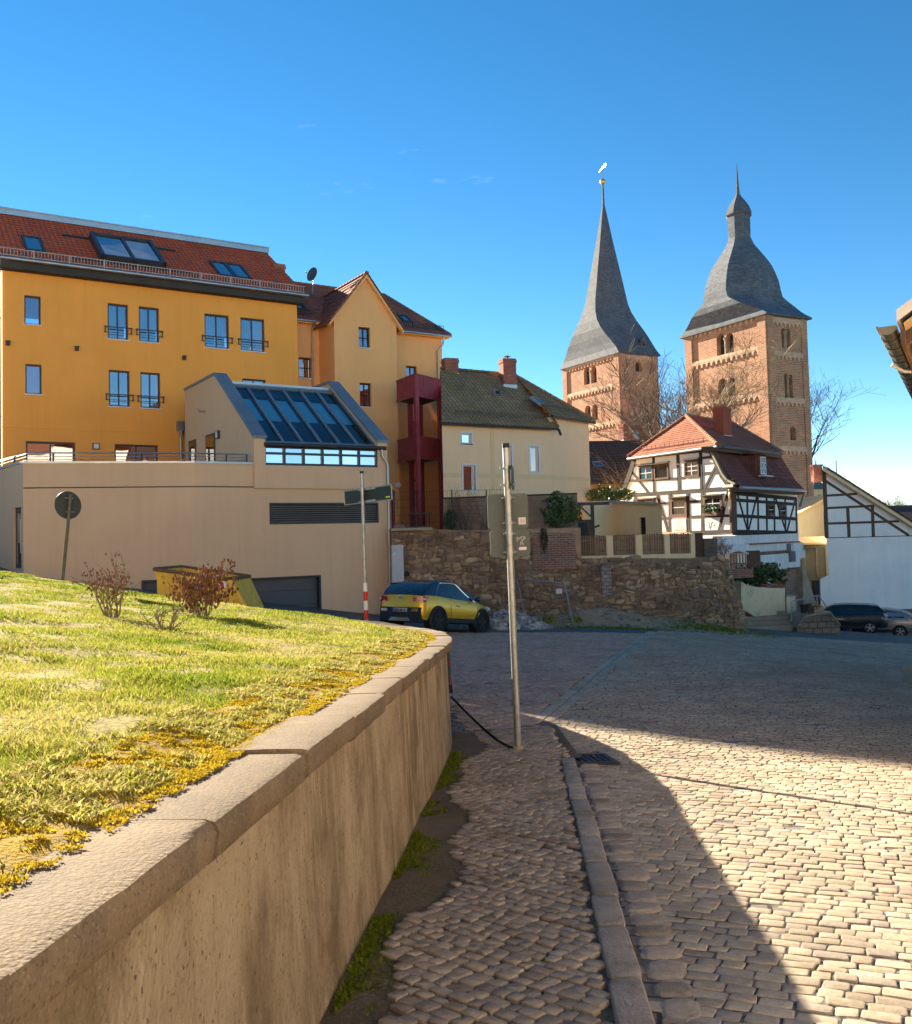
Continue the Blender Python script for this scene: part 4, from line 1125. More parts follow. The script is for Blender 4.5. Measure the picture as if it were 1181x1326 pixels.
# ================================================================== GABLED HOUSE
g0 = at(434, 500, 45.6)
FG = Fr((g0.x, g0.y), UW); ug1 = FG.uv(515, 500)[0]
recess = 1.9
B3 = thing('gabled_house', 'apricot rendered house with pointed cross gable and brown red roof beside the orange building', 'house', FG.P(0, 0))
zge = (FG.uv(433, 410)[1] + FG.uv(514, 419)[1]) / 2; um = ug1 / 2; zgp = FG.uv(474, 358)[1]
ul3 = FG.uv(380, 450, -recess)[0]; ur3 = FG.uv(574, 520, -recess)[0]
zme = (FG.uv(573, 437, -recess)[1] + FG.uv(517, 430, -recess)[1]) / 2
Wg = [FG.rect(464.6, 423.8, 479.5, 450), FG.rect(466, 496, 481, 526.5)]
Wm = [FG.rect(526, 474, 540, 500, -recess), FG.rect(529, 545, 541, 569, -recess), FG.rect(532, 621, 544, 655, -recess), FG.rect(387, 463, 403, 489, -recess)]
# in frames: main wall uses w = -recess
mb = MB(); wall(mb, FG, 0, ug1, -.6, zge, Wg, .3)
mb.add([FG.P(0, zge), FG.P(ug1, zge), FG.P(um, zgp)], [(0, 1, 2)])
mb.quad(FG.P(0, -.6, -recess), FG.P(0, -.6), FG.P(0, zge), FG.P(0, zge, -recess)); mb.quad(FG.P(ug1, -.6), FG.P(ug1, -.6, -recess), FG.P(ug1, zge, -recess), FG.P(ug1, zge))
wall(mb, FG, ul3, 0, -.6, zme, [Wm[3]], .25, w=-recess); wall(mb, FG, ug1, ur3, -.6, zme, Wm[:3], .25, w=-recess)
mb.quad(FG.P(ur3, -.6, -recess), FG.P(ur3, -.6, -11), FG.P(ur3, zme, -11), FG.P(ur3, zme, -recess))
mb.quad(FG.P(ur3, -.6, -11), FG.P(ul3, -.6, -11), FG.P(ul3, zme, -11), FG.P(ur3, zme, -11))
mb.build('wall', mt['peach'], B3)
for r in Wg: window(B3, FG, r, .2, 'framebrown', .07, 2, 2, sill='whitetrim')
for r in Wm: window(B3, FG, r, .18, 'framebrown', .07, 2, 2, sill='whitetrim', w=-recess)
# roofs
rw = -recess - 4.6; zrd = (FG.uv(391, 371, rw)[1] + FG.uv(497, 381, rw)[1]) / 2
uhip = FG.uv(497, 381, rw)[0]
mb = MB()
e0 = -recess + .35; ze = zme + .02
def hiproof(mb, lo):
    tiled(mb, FG.P(ul3, ze, e0), FG.P(ur3 + .35, ze, e0), FG.P(uhip, zrd, rw), FG.P(ul3, zrd, rw), .36, .045)
    tiled(mb, FG.P(ur3 + .35, ze, e0), FG.P(ur3 + .35, ze, -11.3), FG.P(uhip, zrd, rw - .05), FG.P(uhip, zrd, rw), .36, .045)
    tiled(mb, FG.P(ur3 + .35, ze, -11.3), FG.P(ul3, ze, -11.3), FG.P(ul3, zrd, rw), FG.P(uhip, zrd, rw), .36, .045)
hiproof(mb, 0)
# cross gable slopes
bk = rw
tl = .32; sg = (zgp - zge) / um
zl = zge - tl * sg + .05
tiled(mb, FG.P(-tl, zl, bk), FG.P(-tl, zl, .22), FG.P(um, zgp + .08, .22), FG.P(um, zgp + .08, bk), .36, .045)
tiled(mb, FG.P(ug1 + tl, zl, .22), FG.P(ug1 + tl, zl, bk), FG.P(um, zgp + .08, bk), FG.P(um, zgp + .08, .22), .36, .045)
roofG = mb.build('roof', mt['roofbrown'], B3)
for a, b_ in ((FG.P(um, zgp + .12, .25), FG.P(um, zgp + .12, bk)), (FG.P(ul3, zrd + .05, rw), FG.P(uhip, zrd + .05, rw)), (FG.P(uhip, zrd + .05, rw), FG.P(ur3 + .35, ze + .07, e0))): mb = MB(); ridge_caps(mb, a, b_); mb.build('ridge_tiles', mt['roofbrown'], roofG, smooth=40, kind='stuff')
mb = MB()
for sgn in (0, 1):
    a = FG.P(-tl if sgn == 0 else ug1 + tl, zl - .02, .0); b_ = FG.P(um, zgp + .06, .0)
    mb.slab([a, a - V((0, 0, .16)), b_ - V((0, 0, .18)), b_], FG.n * .24)
mb.build('barge_board', mt['peach'], roofG)
for f in range(2):
    mb = MB(); a = FG.P(-tl if f == 0 else ug1 + tl, zl + .06, .22); b_ = FG.P(um, zgp + .15, .22); ridge_caps(mb, a, b_, .07, .3); mb.build('verge_tiles', mt['rooforange'], roofG, smooth=40, kind='stuff')
mb = MB(); mb.tube([FG.P(ul3, ze - .03, e0 + .06), FG.P(-tl, ze - .03, e0 + .06)], .07, 8); mb.build('gutter', mt['zinc'], roofG, smooth=50); mb = MB(); mb.tube([FG.P(ug1 + tl, ze - .03, e0 + .06), FG.P(ur3 + .4, ze - .03, e0 + .06)], .07, 8); mb.build('gutter', mt['zinc'], roofG, smooth=50)
mb = MB(); mb.box(FG, ul3, -.02, zme - .12, zme + .0, -recess, e0 + .0); mb.box(FG, ug1 + .02, ur3 + .3, zme - .12, zme, -recess, e0); mb.build('cornice', mt['peach'], B3)
mb = MB(); up = V((0, 0, 1)) - FG.n * .2; snowguard(mb, FG.P(ug1 + .5, ze + .3, e0 - .25), FG.P(ur3 + .1, ze + .3, e0 - .25), up, .3, .14); snowguard(mb, FG.P(ul3, ze + .3, e0 - .25), FG.P(-.4, ze + .3, e0 - .25), up, .3, .14); mb.build('snow_guard', mt['darkmetal'], roofG)
SM = SFr(FG.P(0, ze, e0), FG.u, FG.P(0, zrd, rw) - FG.P(0, ze, e0))
for (x, y) in ((524, 414), (388, 398)):
    u, v = SM.uv(x, y); skylight(roofG, SM, 0, 0, 0, 0, rect=(u - .3, u + .3, v - .5, v + .5))
downpipe(B3, [FG.P(ur3 - .1, ze - .1, e0), FG.P(ur3 - .1, ze - .45, e0 - .05), FG.P(ur3 - .32, ze - .9, -recess + .08), FG.P(ur3 - .32, -.4, -recess + .08)], .055)
downpipe(B3, [FG.P(-.42, ze - .1, e0), FG.P(-.42, ze - .5, -recess + .1), FG.P(-.42, 1.5, -recess + .1)], .05)
u, v = FG.uv(514, 629); mb = MB(); mb.ball(FG.P(u, v, .12), .17, 10, 7); mb.build('globe_lamp', mt['whitetrim'], B3, smooth=80)
# satellite dish
dp = at(404, 355, 50)
dish = thing('satellite_dish', 'grey satellite dish on a short mast above the brown red roof', 'satellite dish', (dp.x, dp.y, dp.z - 1))
mb = MB(); ax = V((-.55, -.8, .25)).normalized(); a = ax.cross(V((0, 0, 1))).normalized(); b_ = a.cross(ax)
rings = []
for i in range(6):
    r = .42 * i / 5 + .001; rings.append([dp + ax * (-.12 + .12 * (i / 5) ** 2) + a * math.cos(t) * r * .9 + b_ * math.sin(t) * r for t in [2 * math.pi * k / 18 for k in range(18)]])
mb.loft(rings, cap=False); mb.build('reflector', plain('dish', (.075, .08, .085), rough=.5, bump=0), dish, smooth=60)
mb = MB(); mb.tube([dp - V((0, 0, 1.1)), dp - ax * .15 - V((0, 0, .1))], .03, 6); mb.tube([dp - b_ * .4, dp + ax * .45 - b_ * .1], .012, 5); mb.ball(dp + ax * .45 - b_ * .1, .05, 6, 4); mb.build('mast', mt['galv'], dish)

# ---- maroon timber balcony tower
B4 = thing('balcony_tower', 'maroon timber balcony tower with two boarded balconies on posts', 'balcony', (0, 44, 0))
Lp, Cp, Rp = at(516, 600, 46.4), at(541, 600, 44.4), at(571, 600, 46.2)
for q in (Lp, Cp, Rp): q.z = 0
Bp = Lp + (Rp - Cp)
def zat(px, py, p): return at(px, py, p.y).z
tops = [(zat(541, 484, Cp), zat(541, 508, Cp)), (zat(543, 564.5, Cp), zat(545, 595, Cp))]
m_mar = mt['maroon']
for (zt_, zb_) in tops:
    zb_ = zt_ - .9
    mb = MB(); mb.slab([q + V((0, 0, zb_ - .12)) for q in (Lp, Cp, Rp, Bp)], (0, 0, .12)); mb.build('floor_deck', plain('balcony deck', (.14, .09, .08), bump=0) if 'balcony deck' not in bpy.data.materials else bpy.data.materials['balcony deck'], B4)
    rail = None
    for (a, b_) in ((Lp, Cp), (Cp, Rp)):
        d = (b_ - a); L = d.length; d.normalize(); n = V((d.y, -d.x, 0)); k = int(L / .16)
        for (nm_, z0, z1, o1) in (('handrail', zt_ - .06, zt_ + .02, .06), ('rim_joist', zb_ - .2, zb_ - .06, .05)): mb = MB(); mb.slab([a + V((0, 0, z0)), b_ + V((0, 0, z0)), b_ + V((0, 0, z1)), a + V((0, 0, z1))], n * o1); rail = mb.build(nm_, m_mar, B4) if nm_ == 'rim_joist' or True else rail
        for i in range(k):
            p, q = a + d * (L * i / k + .008), a + d * (L * (i + 1) / k - .008); w_ = random.uniform(.018, .028)
            mb = MB(); mb.slab([p + V((0, 0, zb_ - .05)), q + V((0, 0, zb_ - .05)), q + V((0, 0, zt_ - .06)), p + V((0, 0, zt_ - .06))], n * w_); mb.build('board', m_mar, rail)
for (q, zt_) in ((Cp, tops[0][0]), (Rp, tops[0][0]), (Lp.lerp(Bp, .55), tops[0][1]), (Bp, tops[0][1])):
    mb = MB(); mb.abox((q.x, q.y + .05, (zt_ - .9) / 2), (.2, .2, zt_ + .9), rz=.6); mb.build('post', m_mar, B4)
mb = MB(); q = at(509, 650, 41); mb.abox((q.x, q.y, .9), (.16, .16, 2.4)); mb.build('post', m_mar, B4)

# ================================================================== CREAM HOUSE
c0_ = at(577, 600, 43.5); FCm = Fr((c0_.x, c0_.y), UW); uc1 = FCm.uv(714, 600)[0]
pc = FCm.P(uc1, 0); FCr = Fr((pc.x, pc.y), (.62, .78)); uc2 = FCr.uv(763.5, 600)[0]
B5 = thing('cream_house', 'cream rendered house with mossy hipped tile roof and two brick chimneys', 'house', FCm.P(0, 0))
zc = (FCm.uv(577, 546)[1] + FCm.uv(714, 555)[1]) / 2; zc2 = FCr.uv(740, 544)[1]
Hc = [FCm.rect(598, 561, 610.5, 574.5), FCm.rect(600, 602.5, 615.6, 635), FCm.rect(651, 577, 662.5, 611.5), FCm.rect(686.5, 578, 697.5, 611.5)]
mb = MB(); wall(mb, FCm, -.15, uc1, -1, zc, Hc, .22)
mb.quad(FCr.P(0, -1), FCr.P(uc2, -1), FCr.P(uc2, zc2), FCr.P(0, zc2))
bk5 = FCr.P(uc2, 0, -9) ; 
mb.quad(FCr.P(uc2, -1), FCr.P(uc2, -1, -8), FCr.P(uc2, zc2, -8), FCr.P(uc2, zc2))
Bv = V((-.12, 8.0, 0))
mb.quad(FCm.P(-.15, -1) + Bv, FCm.P(-.15, -1), FCm.P(-.15, zc, 0), FCm.P(-.15, zc) + Bv)
mb.add([FCm.P(uc1, zc, 0), FCr.P(0, zc2, 0), FCm.P(uc1, zc2, -.9)], [(0, 1, 2)])
mb.build('wall', mt['cream'], B5)
window(B5, FCm, Hc[0], .12, 'whitetrim', .07, 1, 1, sill='soffit', trim='whitetrim')
window(B5, FCm, Hc[2], .12, 'whitetrim', .08, 1, 1, sill='whitetrim', trim='whitetrim'); window(B5, FCm, Hc[3], .12, 'whitetrim', .08, 1, 1, sill='whitetrim', trim='whitetrim')
w1 = window(B5, FCm, Hc[1], .14, 'whitetrim', .08, 1, 1, sill='whitetrim', trim='whitetrim')
h = Hc[1]; mb = MB(); mb.box(FCm, h[0] + .02, h[1] - .17, h[2] + .03, h[3] - .05, -.1, -.06); mb.build('shutter', plain('red brown shutter', (.28, .055, .02), rough=.6), w1)
bz0, bz1 = FCm.uv(640, 619)[1], FCm.uv(640, 613.5)[1]
tu = FCm.uv(638, 590)[0]
mb = MB(); mb.box(FCm, -.14, Hc[1][0] - .1, bz0, bz1, -.02, .02); mb.box(FCm, Hc[1][1] + .1, uc1, bz0, bz1, -.02, .02); mb.box(FCr, .0, uc2, bz0 - .02, bz1 - .02, -.02, .02); mb.box(FCm, tu - .1, tu + .1, -1, zc - .05, -.02, .025); mb.build('plaster_band', mt['creamband'], B5)
# roof
rwc = -3.7; zrc = (FCm.uv(572, 479, rwc)[1] + FCm.uv(666, 486, rwc)[1]) / 2
ux = FCm.uv(666, 486, rwc)[0]
E0 = FCm.P(-.4, zc - .05, .35); E1 = FCm.P(uc1 + .25, zc - .05, .35); Rl = FCm.P(FCm.uv(571, 479, rwc)[0], zrc, rwc); Rr = FCm.P(ux, zrc, rwc)
e2 = FCr.P(-.35, zc2 + .0, .28); e3 = FCr.P(uc2 + .25, zc2 + .0, .28)
S5 = SFr(E0, FCm.u, Rl - E0)
mb = MB(); tiled(mb, E0, E1, Rr, Rl, .34, .05)
e4 = FCm.P(-.4, zc2) + Bv * 1.06; e5 = FCr.P(uc2 + .25, zc2, -8.2)
tiled(mb, e2, e3, Rr + FCr.n * -.05, Rr, .34, .05)
tiled(mb, e3, e5, Rr, Rr + V((0, .05, 0)), .34, .05)
tiled(mb, e5, e4, Rl, Rr, .34, .05)
mb.slab([FCm.P(-.15, zc, 0), FCm.P(-.15, zc) + Bv, Rl + FCm.u * .2 - V((0, 0, .15))], FCm.u * .05)
roofC = mb.build('roof', mt['roofmoss'], B5)
for a, b_, r_ in ((Rl + V((0, 0, .05)), Rr + V((0, 0, .05)), .12), (Rr + V((0, 0, .05)), e3 + V((0, 0, .1)), .12), (E1 + V((0, 0, .07)), e2 + V((0, 0, .07)), .08)): mb = MB(); ridge_caps(mb, a, b_, r_); mb.build('ridge_tiles', mt['roofmoss'], roofC, smooth=40, kind='stuff')
up = (S5.n * .7 + V((0, 0, .6)))
m_sg = plain('grey snow guard', (.17, .15, .12), rough=.6, bump=0)
mb = MB(); snowguard(mb, S5.P(.6, .75, .05), S5.P((E1 - E0).length - .9, .75, .05), up, .26, .16, 1.5)
S6 = SFr(e2, FCr.u, Rr - e2); S6.vv = (S6.vv - S6.u * S6.vv.dot(S6.u)).normalized(); S6.n = S6.u.cross(S6.vv)
snowguard(mb, S6.P(.2, .7, .05), S6.P(3.4, .7, .05), up, .26, .16, 1.1); mb.build('snow_guard', m_sg, roofC)
mb = MB(); mb.tube([e2 + V((0, 0, -.03)), e3 + V((0, 0, -.03))], .06, 6); mb.build('gutter', mt['darkmetal'], roofC); mb = MB(); mb.tube([E0 - V((0, 0, .05)), E1 - V((0, 0, .05))], .06, 6); mb.tube([E1 - V((0, 0, .05)), E1 + FCm.u * .15 - V((0, 0, .35))], .07, 6); mb.build('gutter', mt['darkmetal'], roofC)
def onroof(S, x, y): u, v = S.uv(x, y); return S.P(u, v)
q = onroof(S5, 632, 512); ht = at(632, 464, q.y).z - q.z
chimney(B5, (q.x, q.y + .2, q.z - .2), (.75, .6), ht + .1, .35, mt['brickred'], hood=True)
q = Rl.lerp(Rr, .14); ht = at(583, 465, q.y).z - q.z
chimney(B5, (at(583, 480, q.y).x, q.y, q.z - .5), (.75, .55), ht + .45, .35, mt['brickred'])
u, v = S5.uv(623, 520); skylight(roofC, S5, 0, 0, 0, 0, rect=(u - .25, u + .25, v - .35, v + .35), fm='zinc')
u, v = S6.uv(696, 521); skylight(roofC, S6, 0, 0, 0, 0, rect=(u - .3, u + .3, v - .4, v + .4), fm='zinc')

# ================================================================== TOWERS
def towerface(fr, wd, zt, zb, fz, wins, pil, pilset=.14):
    """brick face with corner pilasters, arched friezes and twin arched openings"""
    holes = []
    for (a, b_, c, d) in wins: holes.append((a, b_, c, d, True))
    mb = MB(); wall(mb, fr, 0, wd, zb, zt, holes, .5)
    dk = []
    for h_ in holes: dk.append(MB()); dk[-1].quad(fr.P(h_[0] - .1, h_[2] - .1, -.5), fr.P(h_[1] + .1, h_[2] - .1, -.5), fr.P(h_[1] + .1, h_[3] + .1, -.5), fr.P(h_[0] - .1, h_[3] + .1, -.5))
    for (a, b_) in ((0, pil), (wd - pil, wd)): mb.box(fr, a, b_, zb, zt - .02, -.05, pilset)
    return mb, dk
def frieze(fr, wd, z, pil, hh=.42, step=.62):
    mb = MB(); n = max(3, round((wd - 2 * pil) / step)); st_ = (wd - 2 * pil) / n
    mb.box(fr, pil, wd - pil, z, z + .16, -.05, .145); mb.box(fr, pil, wd - pil, z + .16, z + .30, -.05, .10)
    for k in range(n):
        a = pil + st_ * k; m = a + st_ / 2; r = st_ * .36; arc = [(m - r * math.cos(math.pi * i / 6), z - hh + .12 + r * math.sin(math.pi * i / 6)) for i in range(7)]
        for i in range(6):
            (p, q), (p2, q2) = arc[i], arc[i + 1]
            mb.hexa([fr.P(p, q, .13), fr.P(p2, q2, .13), fr.P(p2, q2, -.02), fr.P(p, q, -.02), fr.P(p, z, .13), fr.P(p2, z, .13), fr.P(p2, z, -.02), fr.P(p, z, -.02)])
        mb.box(fr, a - .0 + .001, a + st_ / 2 - r, z - hh, z, -.02, .131); mb.box(fr, m + r, a + st_ - .001, z - hh, z, -.02, .131)
    return mb
def tower(name, label, px0, pxc, pxr, D, zt_px, wl, wr, fl, frr):
    c, s = .47, .883
    k0, kc, kr = (px0 - 590.5) / FPX, (pxc - 590.5) / FPX, (pxr - 590.5) / FPX
    corner = at(pxc, zt_px, D)
    fl_ = Fr((0, 0), (c, -s)); fl_.o = V((corner.x, corner.y, 0)); fr_ = Fr((corner.x, corner.y), (s, c))
    wl_ = -fl_.uv(px0, zt_px + 20)[0]; wr_ = fr_.uv(pxr, zt_px + 8)[0]
    fl_ = Fr((fl_.o - fl_.u * wl_)[:2], (c, -s))
    z1 = corner.z; T = thing(name, label, 'tower', (corner.x, corner.y, -1))
    pil = .95; zb = -2
    wins = [fl_.rect(*r) for r in wl]; winr = [fr_.rect(*r) for r in wr]
    m1, k1 = towerface(fl_, wl_, z1, zb, None, wins, pil); m2, k2 = towerface(fr_, wr_, z1, zb, None, winr, pil * .7)
    for q in k1 + k2: q.build('dark_backing', mt['soffit'], T)  # dark sheet behind each opening, its colour stands in for the unlit interior
    off = len(m1.v); m1.v += m2.v; m1.f += [[i + off for i in f] for f in m2.f]; m1.mi += m2.mi
    bk = fl_.P(0, 0) + fr_.u * wr_; cr = fr_.P(wr_, 0)
    for (a, b_) in ((cr, bk), (bk, fl_.P(0, 0))): m1.quad(a + V((0, 0, zb)), b_ + V((0, 0, zb)), b_ + V((0, 0, z1)), a + V((0, 0, z1)))
    m1.build('wall', mt['towerbrick'], T)
    m_fr = bpy.data.materials.get('frieze brick') or plain('frieze brick', (.60, .40, .26), var=.25, scale=2, bump=.4, bs=8)
    for z in [fl_.uv(*q)[1] for q in fl]: frieze(fl_, wl_, z, pil).build('arched_frieze', m_fr, T)
    for z in [fr_.uv(*q)[1] for q in frr]: frieze(fr_, wr_, z, pil * .7, step=.5).build('arched_frieze', m_fr, T)
    # columns of the twin openings
    for (f, ws_) in ((fl_, wins), (fr_, winr)):
        for i in range(0, len(ws_) - 1, 2):
            a, b_ = ws_[i], ws_[i + 1]; m = (a[1] + b_[0]) / 2; r = min(.14, abs(b_[0] - a[1]) * .6 + .06); zl_, zh = a[2], a[3] - (a[1] - a[0]) / 2
            mb = MB(); mb.tube([f.P(m, zl_, -.12), f.P(m, zh - .3, -.12)], r, 8); mb.tube([f.P(m, zh - .3, -.12), f.P(m, zh, -.12)], [r, r * 2], 8); mb.build('column', mt['stonewarm'], T, smooth=50)
    ctr = (fl_.P(0, 0) + cr) / 2
    return T, fl_, fr_, wl_, wr_, z1, ctr
def spire_rings(fl_, fr_, wl_, wr_, ctr, prof):
    """prof: (z, half-width scale along left face, along right face, corner cut 0..1)"""
    rings = []
    for (z, a, b_, cut) in prof:
        ca, cb = a * .586 * cut, b_ * .586 * cut; e = .001
        pts = [(a, -(b_ - cb - e)), (a, (b_ - cb - e)), (a - ca - e, b_), (-(a - ca - e), b_), (-a, b_ - cb - e), (-a, -(b_ - cb - e)), (-(a - ca - e), -b_), (a - ca - e, -b_)]
        rings.append([V((ctr.x, ctr.y, z)) + fl_.u * p + fr_.u * -q * -1 for (p, q) in pts])
    return rings
T1, fl1, fr1, wl1, wr1, zt1, ct1 = tower('church_tower', 'slimmer brick church tower with tall pointed slate spire and gilded weathervane', 729, 802, 851, 106, 456,
    [(756, 475, 763.5, 498), (765.5, 474, 772.5, 496), (757.5, 525, 765, 545), (767, 523.5, 774, 544)], [(823, 469, 831, 481)],
    [(770, 468), (770, 505.5), (778, 551)], [(826, 464)])
def zpx(px, py, D): return at(px, py, D).z
Dc = ct1.y
# spire: half widths measured against the eave
hl, hr = wl1 / 2 + .35, wr1 / 2 + .35
zA = zpx(777, 264, Dc); zE1 = zt1 - .1; HH = zA - zE1
def spf(f, r, cut): R = (hl * .47 + hr * .883) / 1.05; kk = 1 - sst(f, 0, .26); return (zE1 + HH * f, r * (R * (1 - kk) + hl * kk), r * (R * (1 - kk) + hr * kk), cut)
prof = [spf(0, 1, 0), spf(.04, .91, .03), spf(.08, .835, .09), spf(.13, .75, .2), spf(.18, .67, .36), spf(.24, .585, .6), spf(.30, .525, .85), spf(.37, .465, 1), spf(.56, .33, 1), spf(.75, .19, 1), spf(.885, .10, 1), spf(1, .022, 1)]
rings = spire_rings(fl1, fr1, wl1, wr1, ct1, prof)
def fixrings(r):      # make sure faces point outwards
    c = sum(r[0], V((0, 0, 0))) / len(r[0]); a = (r[0][1] - r[0][0]).cross(r[1][0] - r[0][0])
    return r if a.dot(r[0][0] - c) > 0 else [x[::-1] for x in r]
mb = MB(); mb.loft(fixrings(rings)); spire = mb.build('spire', mt['slate'], T1)
mb = MB(); tp = V((ct1.x, ct1.y, zA)); zb_ = zpx(775, 237, Dc)
mb.tube([tp - V((0, 0, .5)), V((tp.x, tp.y, zb_))], [.16, .09], 8); mb.build('finial', mt['slate'], spire)
mb = MB(); mb.ball((tp.x, tp.y, zb_ + .15), .36, 12, 8); mb.build('gilded_ball', mt['gold'], T1, smooth=80)
zv = zpx(778, 217, Dc)
mb = MB(); mb.tube([(tp.x, tp.y, zb_ + .4), (tp.x, tp.y, zv + .5)], .035, 6); mb.build('rod', mt['slate'], T1); mb = MB()
vd = V((.31, -.95, .12)).normalized(); q = V((tp.x + .1, tp.y, zv)); vn = V((-.95, -.31, 0)) * .03
up_ = V((-.1, .3, .9)).normalized()
mb.slab([q - vd * 1.2, q - vd * .5 - up_ * .08, q + vd * .6 - up_ * .2, q + vd * 1.0, q + vd * .5 + up_ * .22, q - vd * .4 + up_ * .12], vn)
mb.build('weathervane', mt['gold'], T1)
# lucarne on the right slope
lq = V((ct1.x, ct1.y, 0)) + fl1.u * (hl * .80) + fr1.u * (hr * .35); z_ = zpx(821, 446, lq.y)
mb = MB(); f = Fr((lq + fl1.u * 0)[:2], (.883, .47)); mb.box(f, -.35, .35, z_ - .6, z_ + .25, -.9, .5); mb.slab([f.P(-.5, z_ + .25, .6), f.P(.5, z_ + .25, .6), f.P(0, z_ + .75, .6)], f.n * -1.6)
lu = mb.build('lucarne', mt['slate'], spire)
mb = MB(); mb.box(f, -.2, .2, z_ - .3, z_ + .18, .5, .52); mb.build('opening', mt['rubber'], lu)

T2, fl2, fr2, wl2, wr2, zt2, ct2 = tower('church_tower', 'broader brick church tower with bell shaped slate dome and onion lantern', 887, 992, 1043, 78, 406,
    [(928, 432, 938.3, 460), (939.7, 431, 950, 458), (930, 490, 940.7, 514), (943, 489, 952, 513)],
    [(1012, 425, 1017, 451), (1018.5, 426, 1024, 452), (1016, 484, 1021, 516), (1022, 485, 1027, 517), (1023.5, 552, 1030.5, 570)],
    [(940, 421), (940, 463), (915, 525)], [(1020, 417.5), (1022, 460.5), (1025, 520), (1027, 582.5)])
Dc = ct2.y; hl, hr = wl2 / 2 + .4, wr2 / 2 + .4
c_w, s_w = .47, .883
scx = (hl * .53 + hr * .848) / 78.0      # projected half width per pixel of the eave (half = 78 px)
def pr2(py, half, cut, sq=0):
    z = zpx(958, py, Dc); r = half * scx * 78 / 78; a = half * (hl * .53 + hr * .848) / 78 / (1.04 + .17 * (1 - cut)) 
    return (z, a * (1 - sq) + hl * sq, a * (1 - sq) + hr * sq, cut)
zn = zpx(955, 310, Dc); z0 = zt2 + .02; ro = (hl * c_w + hr * s_w) / 1.05
prof = [(zt2 - .12, hl, hr, 0)]
for (f, r, cut) in ((0, 1, 0), (.05, .90, .04), (.10, .82, .12), (.16, .755, .3), (.22, .715, .6), (.27, .70, .9), (.35, .695, 1), (.446, .67, 1), (.53, .625, 1), (.625, .565, 1), (.71, .485, 1), (.80, .385, 1), (.91, .262, 1), (1, .2, 1)):
    k = sst(f, 0, .22); prof.append((z0 + (zn - z0) * f, (hl * (1 - k) + ro * k) * r, (hr * (1 - k) + ro * k) * r, cut))
prof += [pr2(302, 15.2, 1), pr2(281, 15.2, 1)]
mb = MB(); mb.loft(fixrings(spire_rings(fl2, fr2, wl2, wr2, ct2, prof))); dome = mb.build('dome', mt['slatelight'], T2)
prof = [pr2(282, 15, 1), pr2(279.5, 17.5, 1), pr2(276, 17, 1), pr2(269, 14, 1), pr2(262, 9.5, 1), pr2(256, 5, 1), pr2(251, 2.6, 1), pr2(240, 1.8, 1), pr2(212, .35, 1)]
mb = MB(); mb.loft(fixrings(spire_rings(fl2, fr2, wl2, wr2, ct2, prof))); mb.build('onion_cap', mt['slate'], dome)
# ================================================================== HALF-TIMBERED HOUSE
mt['blackglass'] = plain('old dark glass', (.022, .026, .03), rough=.06, spec=.6, bump=0)
def beam(fr, a, b_, wid, parent, mat='blacktimber', w0=-.03, w1=.03, name='beam'):
    (u0, v0), (u1, v1) = fr.uv(*a), fr.uv(*b_); d = V((u1 - u0, v1 - v0, 0)).normalized(); p = V((-d.y, d.x, 0)) * wid / 2
    w1 += random.uniform(0, .012)
    q = [(u0 - p.x, v0 - p.y), (u1 - p.x, v1 - p.y), (u1 + p.x, v1 + p.y), (u0 + p.x, v0 + p.y)]
    mb = MB(); mb.slab([fr.P(x, y, w1) for (x, y) in q], fr.n * (w0 - w1)); return mb.build(name, mt[mat], parent)
def swindow(fr, r, parent, fm='browntimber', leaves=2, rows=2, fw=.11, mw=.045, w=.0, glass='blackglass', drip=None):
    u0, u1, v0, v1 = r; mb = MB()
    for (a, b_, c, d) in ((u0, u0 + fw, v0, v1), (u1 - fw, u1, v0, v1), (u0 + fw, u1 - fw, v0, v0 + fw), (u0 + fw, u1 - fw, v1 - fw, v1)): mb.box(fr, a, b_, c, d, w - .02, w + .07)
    iu0, iu1, iv0, iv1 = u0 + fw, u1 - fw, v0 + fw, v1 - fw
    o = mb.build('window', mt[fm], parent)
    mb = MB(); mb.quad(fr.P(iu0, iv0, w + .012), fr.P(iu1, iv0, w + .012), fr.P(iu1, iv1, w + .012), fr.P(iu0, iv1, w + .012)); mb.build('pane', mt[glass], o)
    mb = MB()
    for k in range(1, leaves): a = iu0 + (iu1 - iu0) * k / leaves; mb.box(fr, a - mw / 2, a + mw / 2, iv0, iv1, w + .0, w + .04)
    for k in range(1, rows): a = iv0 + (iv1 - iv0) * k / rows; mb.box(fr, iu0, iu1, a - mw * .4, a + mw * .4, w + .0, w + .037)
    if mb.f: mb.build('glazing_bar', mt['whitetrim'] if fm == 'browntimber' else mt['whitetrim'], o)
    if drip:
        mb = MB(); mb.slab([fr.P(u0 - .12, v1 + .06, w), fr.P(u1 + .12, v1 + .06, w), fr.P(u1 + .12, v1 - .0, w + .22), fr.P(u0 - .12, v1 - .0, w + .22)], (0, 0, .03)); mb.build('drip_board', mt['soffit'], o)
    return o
Cq = at(952, 660, 46.0)
FHs = Fr((Cq.x, Cq.y), (.68, .73))
_t = Fr((Cq.x, Cq.y), (.45, -.893)); uL_ = _t.uv(803, 660)[0]
FH = Fr((V((Cq.x, Cq.y, 0)) + _t.u * uL_)[:2], (.45, -.893))
z4 = lambda x, y: (800 + x / 7.38, 560 + y / 7.38)
z5 = lambda x, y: (940 + x / 6.63, 560 + y / 6.63)
B6 = thing('half_timbered_house', 'white half timbered house with black beams and orange hipped tile roof', 'house', (Cq.x, Cq.y, -.2))
zf0 = FH.uv(948, 690)[1]; zmid = FH.uv(940, 632)[1]
HW = -uL_
def fp(x, y, w=0): u, v = FH.uv(*z4(x, y)); return FH.P(u, v, w)
mb = MB()
lft = [fp(20, 1000), fp(25, 585), fp(60, 545), fp(120, 390), fp(165, 240)]
